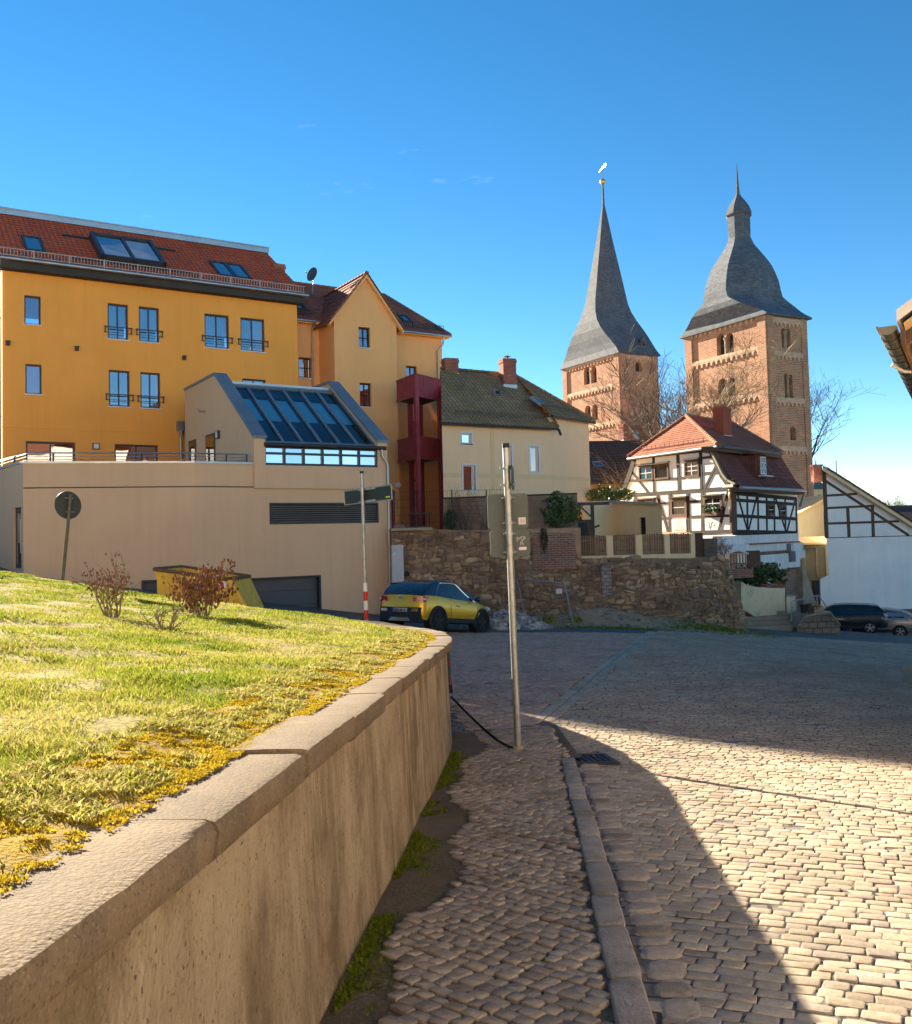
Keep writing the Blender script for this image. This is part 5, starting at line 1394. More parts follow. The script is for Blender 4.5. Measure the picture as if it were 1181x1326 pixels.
pts = [FH.P(0, -3.5), FH.P(HW, -3.5), FH.P(HW, zmid)] + [fp(1060, 500), fp(1000, 420), fp(890, 150)] + lft[::-1][:4]
nn = len(pts); c = sum(pts, V((0, 0, 0))) / nn
mb.add([c] + pts, [(0, i + 1, (i + 1) % nn + 1) for i in range(nn)])
sw = FHs.uv(1033, 660)[0]; zs = FHs.uv(956, 634)[1]
mb.quad(FHs.P(0, -3.5), FHs.P(sw, -3.5), FHs.P(sw, zs + .3), FHs.P(0, zs + .3))
bk = [FHs.P(sw, 0), FHs.P(sw, 0) - FH.u * HW, FH.P(0, 0)]
mb.quad(bk[0] + V((0, 0, -1.5)), bk[1] + V((0, 0, -1.5)), bk[1] + V((0, 0, zs)), bk[0] + V((0, 0, zs)))
mb.quad(bk[1] + V((0, 0, -1.5)), bk[2] + V((0, 0, -1.5)), bk[2] + V((0, 0, zs)), bk[1] + V((0, 0, zs)))
mb.build('wall', mt['white'], B6)
fb = [((165, 245), (890, 165), .16), ((150, 318), (335, 300), .12), ((95, 462), (575, 440), .14), ((815, 393), (990, 378), .14), ((800, 245), (910, 233), .12), ((590, 438), (640, 432), .13),
      ((45, 605), (1060, 535), .2), ((420, 681), (495, 675), .13), ((690, 663), (805, 655), .14), ((415, 825), (500, 818), .14), ((690, 808), (805, 802), .14), ((820, 802), (1090, 795), .14), ((400, 968), (1130, 945), .2),
      ((343, 225), (348, 590), .2), ((575, 200), (588, 560), .22), ((793, 175), (803, 545), .2), ((500, 580), (502, 962), .22), ((670, 565), (678, 955), .24), ((810, 545), (815, 955), .24),
      ((135, 375), (300, 585), .14), ((945, 310), (835, 532), .15), ((380, 600), (485, 960), .18), ((1058, 560), (968, 950), .17), ((172, 610), (148, 700), .16)]
for a, b_, w_ in fb: beam(FH, z4(*a), z4(*b_), w_, B6)
beam(FH, z4(1100, 540), z4(1110, 950), .42, B6, 'browntimber', w1=.06, name='corner_post')
for a, b_ in (((165, 240), (122, 390)), ((122, 388), (62, 548)), ((66, 540), (10, 580))): beam(FH, z4(*a), z4(*b_), .34, B6, w1=.05)
for a, b_ in (((885, 165), (1000, 425)), ((998, 418), (1062, 505))): beam(FH, z4(*a), z4(*b_), .26, B6, w1=.045)
for a, b_ in (((912, 165), (1030, 400)), ((1030, 400), (1075, 455)), ((1075, 455), (1150, 492))): beam(FH, z4(*a), z4(*b_), .10, B6, 'creamband' if False else 'stonewarm', w0=-.1, w1=.24, name='verge_board')
beam(FH, z4(1040, 515), z4(1145, 507), .14, B6, 'zinc', w0=.0, w1=.3, name='gutter')
def zr(x0, y0, x1, y1, f=FH, z=z4): return f.rect(*z(x0, y0), *z(x1, y1))
swindow(FH, zr(205, 315, 342, 462), B6, leaves=2, rows=2, drip=1); swindow(FH, zr(352, 300, 492, 450), B6, leaves=1, rows=1, drip=1)
swindow(FH, zr(640, 262, 782, 428), B6, leaves=2, rows=3, drip=1)
swindow(FH, zr(508, 625, 666, 808), B6, leaves=1, rows=2, fw=.16, drip=1); lw = swindow(FH, zr(822, 605, 1005, 795), B6, leaves=2, rows=3, fw=.16, drip=1)
swindow(FH, zr(185, 640, 365, 760), B6, leaves=2, rows=1, drip=1)
# window box with plants on the right ground-floor window
r = zr(845, 745, 985, 795)
fbx = thing('flower_box', 'wooden flower box with green plants under the lower right window of the half timbered house', 'flower box', FH.P(r[0], r[2], .1))
mb = MB(); mb.box(FH, r[0], r[1], r[2], r[2] + .2, .09, .3); mb.build('box', mt['browntimber'], fbx)
mb = MB()
for k in range(160):
    p = FH.P(random.uniform(r[0] - .05, r[1] + .05), r[2] + .18 + random.random() ** 1.5 * .42, random.uniform(.08, .36)); a = V((random.gauss(0, 1), random.gauss(0, 1), random.gauss(0, 1))).normalized() * .06; b_ = a.orthogonal().normalized() * .04
    mb.quad(p - a, p - b_, p + a, p + b_)
mb.build('foliage', plain('window plants', (.06, .12, .035), var=.4, bump=0, isl=.5), fbx)
# plaque with lines of text, and painted emblem
r = zr(522, 828, 660, 952); mb = MB(); mb.box(FH, r[0], r[1], r[2], r[3], .0, .05); pl = mb.build('plaque', mt['whitetrim'], B6)
mb = MB()
for k in range(9):
    v = r[3] - .12 - k * .075; e = random.uniform(.0, .18); u = r[0] + .22
    while u < r[1] - .12 - e: L = random.uniform(.04, .12); mb.box(FH, u, min(u + L, r[1] - .1), v - .014, v + .014, .05, .053); u += L + .03
u = r[0] + .1
while u < r[1] - .1: L = random.uniform(.05, .1); mb.box(FH, u, u + L, r[2] + .05, r[2] + .09, .05, .053); u += L + .03
mb.build('lettering', mt['ink'], pl)
r = zr(838, 822, 990, 945); mb = MB(); mb.box(FH, r[0], r[1], r[2], r[3], -.01, .035); pl = mb.build('painted_panel', mt['whitetrim'], B6)
def strok(x0, y0, path, parent, w=.035):
    mb = MB()
    for (a, b_) in zip(path, path[1:]):
        (u0, v0), (u1, v1) = FH.uv(*z4(*a)), FH.uv(*z4(*b_)); d = V((u1 - u0, v1 - v0, 0)); 
        if d.length < 1e-4: continue
        d.normalize(); p = V((-d.y, d.x, 0)) * w / 2
        mb.slab([FH.P(u0 - p.x, v0 - p.y, .042), FH.P(u1 - p.x, v1 - p.y, .042), FH.P(u1 + p.x, v1 + p.y, .042), FH.P(u0 + p.x, v0 + p.y, .042)], FH.n * -.006)
    return mb
m = strok(0, 0, [(868, 855), (885, 880), (880, 905), (895, 925), (885, 915), (905, 890), (895, 868), (915, 862), (905, 850)], pl)
m2 = strok(0, 0, [(915, 862), (935, 868), (930, 890), (918, 895), (930, 888), (935, 900)], pl, .025)
off = len(m.v); m.v += m2.v; m.f += [[i + off for i in f] for f in m2.f]; m.mi += m2.mi; m.build('drawing', mt['ink'], pl)
u, v = FH.uv(*z4(1100, 600)); mb = MB(); mb.ball(FH.P(u, v, .12), .2, 8, 6, sq=(.7, .7, 1.3)); mb.ball(FH.P(u, v + .26, .16), .11, 8, 5); mb.build('carved_figure', plain('gilded wood', (.45, .27, .06), rough=.5), B6, smooth=60)
# long side
for a, b_, w_ in [((180, 515), (184, 842), .14), ((272, 528), (276, 850), .14), ((346, 540), (350, 860), .14), ((412, 548), (416, 865), .14), ((505, 558), (510, 868), .14), ((600, 572), (606, 872), .14),
                  ((60, 578), (606, 617), .16), ((60, 714), (608, 742), .17), ((60, 848), (608, 858), .16), ((60, 872), (610, 876), .12), ((60, 520), (606, 570), .2),
                  ((92, 515), (180, 832), .11), ((265, 535), (195, 832), .11), ((420, 550), (512, 850), .11), ((592, 578), (522, 850), .11)]:
    beam(FHs, z5(*a), z5(*b_), w_, B6)
beam(FHs, z5(66, 520), z5(70, 855), .42, B6, 'browntimber', w1=.05, name='corner_post')
for rr in ((350, 612, 412, 715), (452, 620, 512, 722)): swindow(FHs, zr(*rr, f=FHs, z=z5), B6, leaves=1, rows=2, fw=.13)
# roofs
U0 = fp(905, 150, .12); 
def along(p0, d, px):      # point on the line p0 + s d seen in column px
    k = V(ray(px, 600)); lo, hi = 0, 60
    f = lambda s: proj(p0 + d * s)[0] - px
    for _ in range(50):
        m_ = (lo + hi) / 2
        if f(m_) < 0: lo = m_
        else: hi = m_
    return p0 + d * lo
uS = FHs.u
U1 = along(U0, uS, 1010)
L0 = FHs.P(-.35, zs + .12, .42); L1 = along(L0, uS, 1041)
M0 = U0.lerp(L0, .62) - V((0, 0, .22)); M1 = U1.lerp(L1, .62) - V((0, 0, .22))
mb = MB(); tiled(mb, L0, L1, M1, M0, .28, .03); tiled(mb, M0, M1, U1, U0, .28, .03); rfm = mb.build('mansard_roof', mt['mansard'], B6)
mb = MB(); mb.add([M1, L1, FHs.P(sw, zs, -2), U1 - FHs.n * 2], [(0, 1, 2, 3)]); mb.build('rear_gable', mt['white'], B6)
mb = MB(); mb.tube([L0 - V((0, 0, .06)) + FHs.n * .08, L1 - V((0, 0, .06)) + FHs.n * .08], .085, 8); mb.tube([L1 - V((0, 0, .06)) + FHs.n * .08, L1 + V((0, 0, -.5)) - FHs.n * .1, FHs.P(sw + .05, zs - .8, .1)], .07, 6); mb.build('gutter', mt['galv'], rfm, smooth=50)
mb = MB(); mb.slab([L0 - V((0, 0, .04)), L1 - V((0, 0, .04)), L1 - V((0, 0, .04)) - FHs.n * .45, L0 - V((0, 0, .04)) - FHs.n * .45], (0, 0, -.22)); mb.build('eave_board', mt['browntimber'], rfm)
EA = FH.P(*FH.uv(*z4(95, 238), .28), .28); EB = FH.P(*FH.uv(*z4(950, 130), .28), .28); EB.z = EA.z = (EA.z + EB.z) / 2
AP = FH.P(*FH.uv(889, 540, -2.4), -2.4)
R1 = along(AP, uS, 948); EC = along(EB, uS, 1012)
mb = MB(); tiled(mb, EA, EB, AP + FH.u * .02, AP - FH.u * .02, .3, .035); hip = mb.build('hip_roof', mt['rooforange'], B6)
mb = MB(); tiled(mb, EB, EC, R1, AP, .3, .035)
ED = EA + (EC - EB)
tiled(mb, ED, EA, AP, R1, .3, .035); tiled(mb, EC, ED, R1 - FH.u * .02, R1 + FH.u * .02, .3, .035); mb.build('upper_roof', mt['roofbrown'], B6)
up5 = V((0, 0, .07))
for a, b_ in ((EB, AP), (EA, AP), (AP, R1), (R1, EC)): mb = MB(); ridge_caps(mb, a + up5, b_ + up5, .13, .3); mb.build('ridge_tiles', mt['rooforange'], hip, smooth=40, kind='stuff')
mb = MB(); mb.tube([EA - V((0, 0, .06)), EB - V((0, 0, .06))], .085, 8); mb.build('gutter', mt['galv'], hip, smooth=50)
mb = MB(); mb.slab([EA - V((0, 0, .0)) - FH.n * .08, EB - FH.n * .08, EB - FH.n * .5, EA - FH.n * .5], (0, 0, -.14)); mb.slab([EB - V((0, 0, .02)), EC - V((0, 0, .02)), EC - FHs.n * .9 - V((0, 0, .02)), EB - FHs.n * .9 - V((0, 0, .02))], (0, 0, -.28)); mb.build('eave_board', mt['browntimber'], hip)
mb = MB(); mb.tube([EB - V((0, 0, .05)), EC - V((0, 0, .05))], .1, 8); mb.build('gutter', plain('patinated gutter', (.14, .11, .08), rough=.6), hip, smooth=50)
mb = MB(); sv = (AP - (EA + EB) / 2).normalized(); q0, q1 = EA.lerp(EB, .16) + sv * .45, EA.lerp(EB, .84) + sv * .45
for k in range(2): mb.tube([q0 + V((0, 0, .12 + .14 * k)), q1 + V((0, 0, .12 + .14 * k))], .03, 4)
for k in range(14): p = q0.lerp(q1, k / 13); mb.tube([p, p + V((0, 0, .3))], .025, 4)
mb.build('snow_guard', mt['roofbrown'], hip)
SU = SFr(EB, uS, (AP - EB) - uS * (AP - EB).dot(uS))
q = onroof(SU, 938, 563); q2 = q - FHs.n * .1; h_ = at(938, 531, q.y).z - q.z
chimney(B6, (q2.x, q2.y, q2.z - .35), (.95, .6), h_ + .45, math.atan2(uS.y, uS.x), mt['brickred'] if False else plain('red rendered chimney', (.36, .085, .045), var=.15))
# dormer on the mansard
dw = SFr(L0, uS, (U0 - L0) - uS * (U0 - L0).dot(uS))
u, v = dw.uv(987, 617); b0 = dw.P(u, v); fd = Fr(b0[:2], uS[:2])
mb = MB(); hD = 1.15
mb.hexa([fd.P(-.42, b0.z, .05), fd.P(.42, b0.z, .05), fd.P(.42, b0.z, -1.6), fd.P(-.42, b0.z, -1.6), fd.P(-.42, b0.z + hD, .05), fd.P(.42, b0.z + hD, .05), fd.P(.42, b0.z + hD, -1.6), fd.P(-.42, b0.z + hD, -1.6)])
dm = mb.build('dormer', mt['mansard'], B6)
mb = MB(); mb.slab([fd.P(-.62, b0.z + hD - .05, .35), fd.P(.62, b0.z + hD - .05, .35), fd.P(.62, b0.z + hD + .25, -1.7), fd.P(-.62, b0.z + hD + .25, -1.7)], (0, 0, .1)); mb.build('dormer_roof', mt['mansard'], dm)
mb = MB(); mb.box(fd, -.3, .3, b0.z + .1, b0.z + hD - .1, .05, .08); mb.build('window', mt['blackglass'], dm)
mb = MB()
for (a, b_, c, d) in ((-.32, -.26, .1, 1.05), (.26, .32, .1, 1.05), (-.03, .03, .1, 1.05), (-.26, .26, .1, .16), (-.26, .26, .99, 1.05), (-.26, .26, .4, .44), (-.26, .26, .7, .74)): mb.box(fd, a, b_, b0.z + c, b0.z + d, .06, .1)
mb.box(fd, -.5, .5, b0.z - .02, b0.z + .03, .0, .4); mb.build('window_frame', mt['whitetrim'], dm)
# white plinth below the long side, with ledges and buttress
mb = MB()
def pr(x0, y0, x1, y1, w0, w1, mi=0):
    r = FHs.rect(*z5(x0, y0), *z5(x1, y1), w1); mb.box(FHs, r[0], r[1], r[2], r[3], w0, w1, mi)
pr(-30, 878, 622, 950, -.4, .12); pr(10, 950, 640, 1025, -.4, .35); pr(300, 1040, 645, 1170, -.4, .55); pr(575, 1015, 680, 1080, -.4, .60); pr(580, 945, 662, 1016, -.4, .40)
pl = mb.build('plinth', mt['dirtywhite'], B6)
mb = MB(); pr(215, 944, 640, 954, -.1, .45); pr(290, 1018, 560, 1036, -.1, .62); mb.build('ledge', mt['roofbrown'], pl)
mb = MB(); pr(560, 1020, 600, 1110, .5, .68); pr(528, 955, 560, 1015, .3, .40); mb.build('patch', plain('dark stain patch', (.16, .15, .17), var=.2), pl)
mb = MB(); pr(480, 1172, 650, 1420, -.4, .3); pr(440, 1180, 500, 1420, -.4, .2); mb.build('brick_base', mt['wallbrick'], pl)
mb = MB()
r0 = FHs.uv(*z5(645, 1090), .6); r1 = FHs.uv(*z5(800, 1430), .6)
mb.slab([FHs.P(r0[0], r0[1], .65), FHs.P(r1[0], r1[1] - 1, .65), FHs.P(r0[0], r1[1] - 1, .65)], FHs.n * -1.1)
mb.build('buttress', mt['concrete'], pl)

# ================================================================== TERRACES behind the rubble wall
mb = MB(); mb.hexa([(-2.2, 35.3, -4), (4.75, 35.3, -4), (4.75, 62, -4), (-3.2, 62, -4), (-2.2, 35.3, .2), (4.75, 35.3, .2), (4.75, 62, .2), (-3.2, 62, .2)])
mb.hexa([(4.76, 35.7, -5), (10.3, 36.4, -5), (12.2, 44.2, -5), (4.76, 44.2, -5), (4.76, 35.7, -1.05), (10.3, 36.4, -1.05), (11.4, 44.2, -1.05), (4.76, 44.2, -1.05)])
mb.hexa([(4.77, 44.3, -5), (11.6, 44.3, -5), (26, 110, -5), (4.77, 110, -5), (4.77, 44.3, -.25), (11.6, 44.3, -.25), (22, 110, 1.5), (4.77, 110, 1.5)])
mb.hexa([(-30, 62.1, -5), (4.76, 62.1, -5), (4.76, 110, -5), (-30, 110, -5), (-30, 62.1, .1), (4.76, 62.1, .1), (4.76, 110, 1.3), (-30, 110, 1.3)])
mb.build('terrace', m_dirt, None, kind='structure')

# ================================================================== RUBBLE RETAINING WALL
FRb = Fr(at(508, 750, 35.0)[:2], (1, .012))
m_rub = settmat('rubble stone', [(.22, .12, .07), (.42, .27, .15), (.28, .165, .10), (.52, .36, .205), (.36, .22, .13), (.20, .13, .09), (.32, .185, .115)], (.13, .08, .05), (.55, .42))
m_mort = plain('earthy mortar', (.24, .15, .09), var=.45, scale=2, bump=1, bs=9, bd=.08, col2=(.33, .24, .14), c2s=1.1)
TOPS = [(505, 684), (560, 685), (690, 690), (745, 690), (745.5, 723), (905, 723), (935, 719), (943, 720), (952, 735), (962, 768), (972, 800), (978, 818)]
def topv(px):
    for (a, ya), (b_, yb) in zip(TOPS, TOPS[1:]):
        if a <= px <= b_: return ya + (yb - ya) * (px - a) / max(.01, b_ - a)
    return 900
rw_ = thing('rubble_wall', 'brown rubble stone retaining wall below the terraces, behind the yellow car', 'wall', FRb.P(6, -3))
def bulge(u, v): return .16 * mnoise.noise(V((u * .45, v * .5, 1))) + .09 * mnoise.noise(V((u * 1.7, v * 1.7, 4))) + .02 * (0 - v)
mb = MB(); rings = []
uR_ = FRb.uv(978, 800)[0]
for u in lin(0, uR_, 70):
    px = proj(FRb.P(u, -1.5))[0]; vt = FRb.uv(px, topv(px))[1]; r = []
    bend = -.10 * max(0, u - uR_ + 3.2) ** 2
    for k in range(14):
        v = -4.6 + (max(vt, -4.5) + 4.6) * k / 13; r.append(FRb.P(u, v, bulge(u, v) + bend - .03))
    r.append(FRb.P(u, max(vt, -4.5) - .02, -.8 + bend)); rings.append(r)
mb.loft(rings, cap=False, closed=False); mb.build('core', m_mort, rw_, smooth=70)
stones = []; v = -4.2
while v < .3:
    h_ = random.choice([.09, .12, .16, .2]); u = random.uniform(-.2, 0)
    while u < uR_:
        L = random.choice([.12, .17, .22, .3, .42]) * random.uniform(.85, 1.2)
        cu, cv = u + L / 2, v + h_ / 2; px, py = proj(FRb.P(cu, cv)); px0 = proj(FRb.P(cu, -1.5))[0]
        if py > topv(px0) + 3 and not (690 < px < 746 and py < 737) and cu > .1 and random.random() > .03:
            g = .006; j = lambda: random.uniform(-.06, .06)
            stones.append((L * h_, cu, cv, [(u + g + j(), v + g + j()), (u + L - g + j(), v + g + j()), (u + L - g + j(), v + h_ - g + j()), (u + g + j(), v + h_ - g + j())]))
        u += L
    v += h_
stones = [s for s in stones if s[2] > G(s[1] - 2.4, 35) - .1]
stones.sort(key=lambda s: -s[0]); rest = MB()
for i, s in enumerate(stones):
    bend = lambda u: -.10 * max(0, u - uR_ + 3.2) ** 2
    dz = random.uniform(-.075, .02); tl_ = random.uniform(-.22, .22)
    sh_ = .16 * mnoise.noise(V((s[1] * .8, s[2] * 1.1, 7))) + random.uniform(-.03, .03)
    mp = lambda a, b_, h, dz=dz, tl_=tl_, s=s, sh_=sh_: FRb.P(a, b_ + sh_ + (a - s[1]) * tl_, bulge(s[1], s[2]) + bend(a) + h + dz + (a - s[1]) * tl_)
    t_ = MB() if i < 300 else rest
    pebble(t_, s[3], mp, .12, .04, True, cut=random.uniform(.1, .24), dome=random.uniform(.7, .88))
    if i < 300: t_.build('stone', m_rub, rw_, smooth=55, uv=False)
if rest.f: rest.build('small_stones', m_rub, rw_, smooth=55, kind='stuff', uv=False)
r = FRb.rect(690, 691, 745, 738); mb = MB(); mb.box(FRb, r[0], r[1], r[2], r[3], -.4, .10); mb.build('brick_patch', mt['wallbrick'], rw_)
r = FRb.rect(778, 733, 791, 770); mb = MB(); mb.box(FRb, r[0], r[1], r[2], r[3], -.4, .17); mb.build('plaster_patch', brickmat('pale brick patch', (.36, .30, .26), (.30, .24, .21), (.2, .16, .13), .28, .14, .02, .9, var=.35, weather=.5), rw_)
u, v = FRb.uv(527, 743); mb = MB(); mb.tube([FRb.P(u, v, -.1), FRb.P(u, v, .32)], .11, 12); mb.tube([FRb.P(u, v, .321), FRb.P(u, v, .33)], .085, 12); mb.build('drain_pipe', mt['blackplastic'], rw_)
mb = MB(); mb.box(FRb, 0, FRb.uv(560, 684)[0], FRb.uv(530, 687)[1], FRb.uv(530, 683.5)[1], -.6, .14); mb.build('wall_cap', mt['stonewarm'], rw_)

# rendered block garden wall and plants on the upper terrace
FGw = Fr(at(574, 660, 38.5)[:2], (1, .02)); ugw = FGw.uv(748, 660)[0]
bw = thing('block_garden_wall', 'low brown block garden wall with bare vines in front of the cream house', 'wall', FGw.P(2, .2))
mb = MB(); zz0, zz1 = FGw.uv(576, 646)[1], FGw.uv(745, 640)[1]
mb.slab([FGw.P(0, -.5), FGw.P(ugw, -.5), FGw.P(ugw, zz1), FGw.P(0, zz0)], FGw.n * -.25); mb.build('wall', mt['blockwall'], bw)
mb = MB(); mb.slab([FGw.P(-.02, zz0, .05), FGw.P(ugw, zz1, .05), FGw.P(ugw, zz1 + .06, .05), FGw.P(-.02, zz0 + .06, .05)], FGw.n * -.35); mb.build('wall_cap', mt['soffit'], bw)
vine = thing('climbing_vine', 'bare winter vine stems climbing over the low block wall', 'vine', FGw.P(1.2, .2))
mb = MB()
for k in range(46):
    u = random.choice([random.gauss(2.0, .5), random.gauss(.9, .4), random.gauss(1.5, .7)]); p = [FGw.P(u, .2, .08)]; d = random.uniform(-.25, .25)
    for i in range(9): u += d * .3 + random.uniform(-.12, .12); p.append(FGw.P(u, .2 + (i + 1) * random.uniform(.17, .24), .08 + random.uniform(-.03, .08)))
    mb.tube(p, [.014 * (1 - i / 11) for i in range(len(p))], 4, caps=False)
mb.build('stems', mt['bark'], vine)

def leafbush(name, label, cat, c, rad, n, size, cols, group=None, stems=7, seed=1, holes=.25, parent_mat=None):
    r = random.Random(seed); T = thing(name, label, cat, (c[0], c[1], c[2]), group)
    mb = MB()
    base = V(c)
    for k in range(n):
        while True:
            q = V((r.uniform(-1, 1), r.uniform(-1, 1), r.uniform(-1, 1)))
            if q.length < 1 and q.length > .35 and mnoise.noise(q * 1.9 + V((seed * 3, 0, 0))) > -holes + .25 * q.length * .6: break
        k_ = 1 + .22 * mnoise.noise(q * 2.2 + V((0, seed * 5, 0)))
        p = base + V((q.x * rad[0] * k_, q.y * rad[1] * k_, rad[2] + q.z * rad[2] * k_))
        a = V((r.gauss(0, 1), r.gauss(0, 1), r.gauss(0, .8))).normalized() * size * r.uniform(.6, 1.3); b_ = V((r.gauss(0, 1), r.gauss(0, 1), r.gauss(0, .6))).cross(a).normalized() * size * .45
        mb.add([p - a, p - b_ * .9 - a * .1, p + a, p + b_ * .9 - a * .1], [(0, 1, 2, 3)])
    mname = name + ' leaf ' + str(seed)
    t = NT(mname); i_ = t.island(); rr_ = t.n('ValToRGB'); e = rr_.color_ramp.elements; e[0].color = (*cols[0], 1); e[1].color = (*cols[-1], 1)
    for k, cc in enumerate(cols[1:-1]): x = e.new((k + 1) / (len(cols) - 1)); x.color = (*cc, 1)
    t.l(i_, rr_.inputs[0]); m = t.fin(rr_.outputs[0], .45, .4)
    mb.build('foliage', m, T, uv=False)
    mb = MB()
    for k in range(stems):
        e_ = base + V((r.uniform(-.7, .7) * rad[0], r.uniform(-.7, .7) * rad[1], rad[2] * r.uniform(1, 1.7))); mb.tube([base + V((r.uniform(-.1, .1), r.uniform(-.1, .1), -.1)), base.lerp(e_, .5) + V((r.uniform(-.1, .1), 0, .1)), e_], [.03, .02, .008], 5)
    mb.build('stems', mt['bark'], T, uv=False)
    return T
hb = at(727, 682, 37.6); leafbush('holly_bush', 'dense dark green evergreen bush on the terrace beside the two square sign backs', 'bush', (hb.x, hb.y, .15), (.85, .6, .78), 2600, .075, [(.02, .045, .012), (.05, .085, .02), (.10, .14, .035), (.16, .18, .06)], seed=3)
hb = at(583, 684, 38.0); leafbush('ivy_clump', 'small dark ivy clump beside the balcony post on the terrace', 'ivy', (hb.x, hb.y, .15), (.28, .2, .5), 500, .06, [(.02, .04, .012), (.05, .08, .02)], seed=6)
hb = at(720, 692, 35.2); leafbush('ivy_trail', 'dark ivy trailing over the top of the brick patch in the rubble wall', 'ivy', (hb.x - .5, hb.y - .25, -.65), (.16, .1, .45), 500, .05, [(.015, .035, .01), (.04, .065, .018)], seed=7)
hb = at(790, 646, 49.5); leafbush('hedge', 'sunlit yellow green hedge behind the flat roofed extension', 'hedge', (hb.x, hb.y, at(790, 653, 49.5).z), (1.35, .6, .5), 2200, .08, [(.04, .07, .012), (.10, .14, .02), (.24, .25, .05)], seed=8)
hb = at(985, 765, 42.5); leafbush('rhododendron', 'glossy green rhododendron bush on the low ivory wall above the steps', 'bush', (hb.x, hb.y, at(985, 762, 42.5).z), (1.25, .8, .62), 1900, .13, [(.02, .04, .015), (.045, .08, .025), (.09, .12, .03), (.22, .22, .06)], seed=9)
# wire fence on terrace
wf = thing('wire_fence', 'thin green wire fence along the terrace edge in front of the gabled house', 'fence', at(540, 684, 36.2))
for px in (509, 538, 586, 631):
    p = at(px, 684, 36.2); mb = MB(); mb.tube([(p.x, p.y, .1), (p.x, p.y, at(px, 634, 36.2).z)], .022, 6); mb.build('post', plain('green fence post', (.03, .05, .03), bump=0) if 'green fence post' not in bpy.data.materials else bpy.data.materials['green fence post'], wf)
mb = MB(); a, b_ = at(509, 684, 36.2), at(660, 684, 36.2); zt_ = at(560, 636, 36.2).z
for k in range(6): z = .25 + (zt_ - .25) * k / 5; mb.tube([(a.x, a.y, z), (b_.x, b_.y, z)], .006, 3, caps=False)
for k in range(60): x = a.x + (b_.x - a.x) * k / 59; mb.tube([(x, a.y, .2), (x, a.y, zt_)], .003, 3, caps=False)
mb.build('wire_mesh', mt['darkmetal'], wf)
sb = at(522, 675, 38.5); bench = thing('garden_steps', 'small dark metal steps and block beside the ground floor of the gabled house', 'steps', (sb.x, sb.y, .2))
mb = MB(); mb.abox((sb.x - .15, sb.y, .35), (.5, .4, .35)); mb.build('block', mt['stonewarm'], bench)
mb = MB(); mb.abox((sb.x + .6, sb.y, .42), (1.0, .5, .06)); mb.abox((sb.x + .75, sb.y, .98), (.9, .4, .05)); mb.build('tread', mt['darkmetal'], bench)
mb = MB()
for x in (.3, 1.1): mb.tube([(sb.x + x, sb.y, .2), (sb.x + x, sb.y, .98)], .025, 5)
mb.build('leg', mt['darkmetal'], bench)

# ================================================================== FLAT-ROOFED EXTENSION, PERGOLA, FENCE
eo = at(795.5, 660, 47.5); FE = Fr((eo.x, eo.y), (.52, -.854)); ue1 = FE.uv(857, 665)[0]
zl_, zr_ = at(795.5, 651, eo.y).z, FE.uv(857, 654)[1]
B7 = thing('flat_roofed_extension', 'low yellow rendered extension with flat roof between the cream and half timbered houses', 'extension', FE.P(0, -.8))
ext = FE.rect(828, 670, 836, 692)
mb = MB(); wall(mb, FE, 0, ue1, -1.2, min(zl_, zr_) - .3, [ext], .25); mb.quad(FE.P(0, min(zl_, zr_) - .3), FE.P(ue1, min(zl_, zr_) - .3), FE.P(ue1, zr_), FE.P(0, zl_))
lo = at(757, 660, 44.8); mb.quad(V((lo.x, lo.y, -1.2)), FE.P(0, -1.2), FE.P(0, zl_), V((lo.x, lo.y, at(757, 653, 44.8).z)))
rb = FE.P(ue1, 0) + V((.55, 3, 0)); mb.quad(FE.P(ue1, -1.2), V((rb.x, rb.y, -1.2)), V((rb.x, rb.y, zr_)), FE.P(ue1, zr_))
mb.build('wall', mt['yellowwall'], B7)
mb = MB(); lz = at(757, 653, 44.8).z
mb.slab([V((lo.x - .3, lo.y - .3, lz)), FE.P(0.03, zl_, .22), FE.P(ue1 + .1, zr_, .2), FE.P(ue1 + .1, zr_) + V((.5, 3, 0)), FE.P(-1, zl_, -2), V((lo.x - .3, lo.y + 3, lz))], (0, 0, .12)); mb.build('roof', mt['zinc'], B7)
mb = MB()
for k in range(3): a = ext[0] + (ext[1] - ext[0]) * (k + .5) / 3; mb.box(FE, a - .02, a + .02, ext[2], ext[3], -.12, -.08)
for k in range(6): a = ext[2] + (ext[3] - ext[2]) * (k + .5) / 6; mb.box(FE, ext[0], ext[1], a - .02, a + .02, -.121, -.081)
mb.quad(FE.P(ext[0], ext[2], -.2), FE.P(ext[1], ext[2], -.2), FE.P(ext[1], ext[3], -.2), FE.P(ext[0], ext[3], -.2)); mb.build('window', mt['darkmetal'], B7)
pg = at(767, 660, 43.0); T = thing('pergola', 'brown timber pergola post with bracket in front of the yellow extension', 'pergola', (pg.x, pg.y, -1))
mb = MB(); mb.abox((pg.x, pg.y, (-1.05 + at(767, 654, 43).z) / 2), (.15, .15, at(767, 654, 43).z + 1.05)); mb.build('post', mt['browntimber'], T)
mb = MB(); zz = at(767, 654, 43).z; mb.abox((pg.x - .3, pg.y, zz + .06), (2.2, .16, .13)); mb.build('beam', mt['browntimber'], T)
mb = MB(); mb.tube([(pg.x, pg.y, zz - .6), (pg.x - .6, pg.y, zz - .02)], .05, 4); mb.tube([(pg.x - .1, pg.y - .1, zz - 1.1), (pg.x + .3, pg.y - .1, zz - .95)], .05, 5); mb.build('brace', mt['browntimber'], T)
dk = at(752, 680, 42.0); mb = MB(); f = Fr((dk.x - .45, dk.y), (1, .1)); z0 = -1.0; z1 = at(752, 673, 42).z
T = thing('shed_door', 'brown framed dark door panel behind the picket fence at the left end', 'door', (dk.x, dk.y, -1))
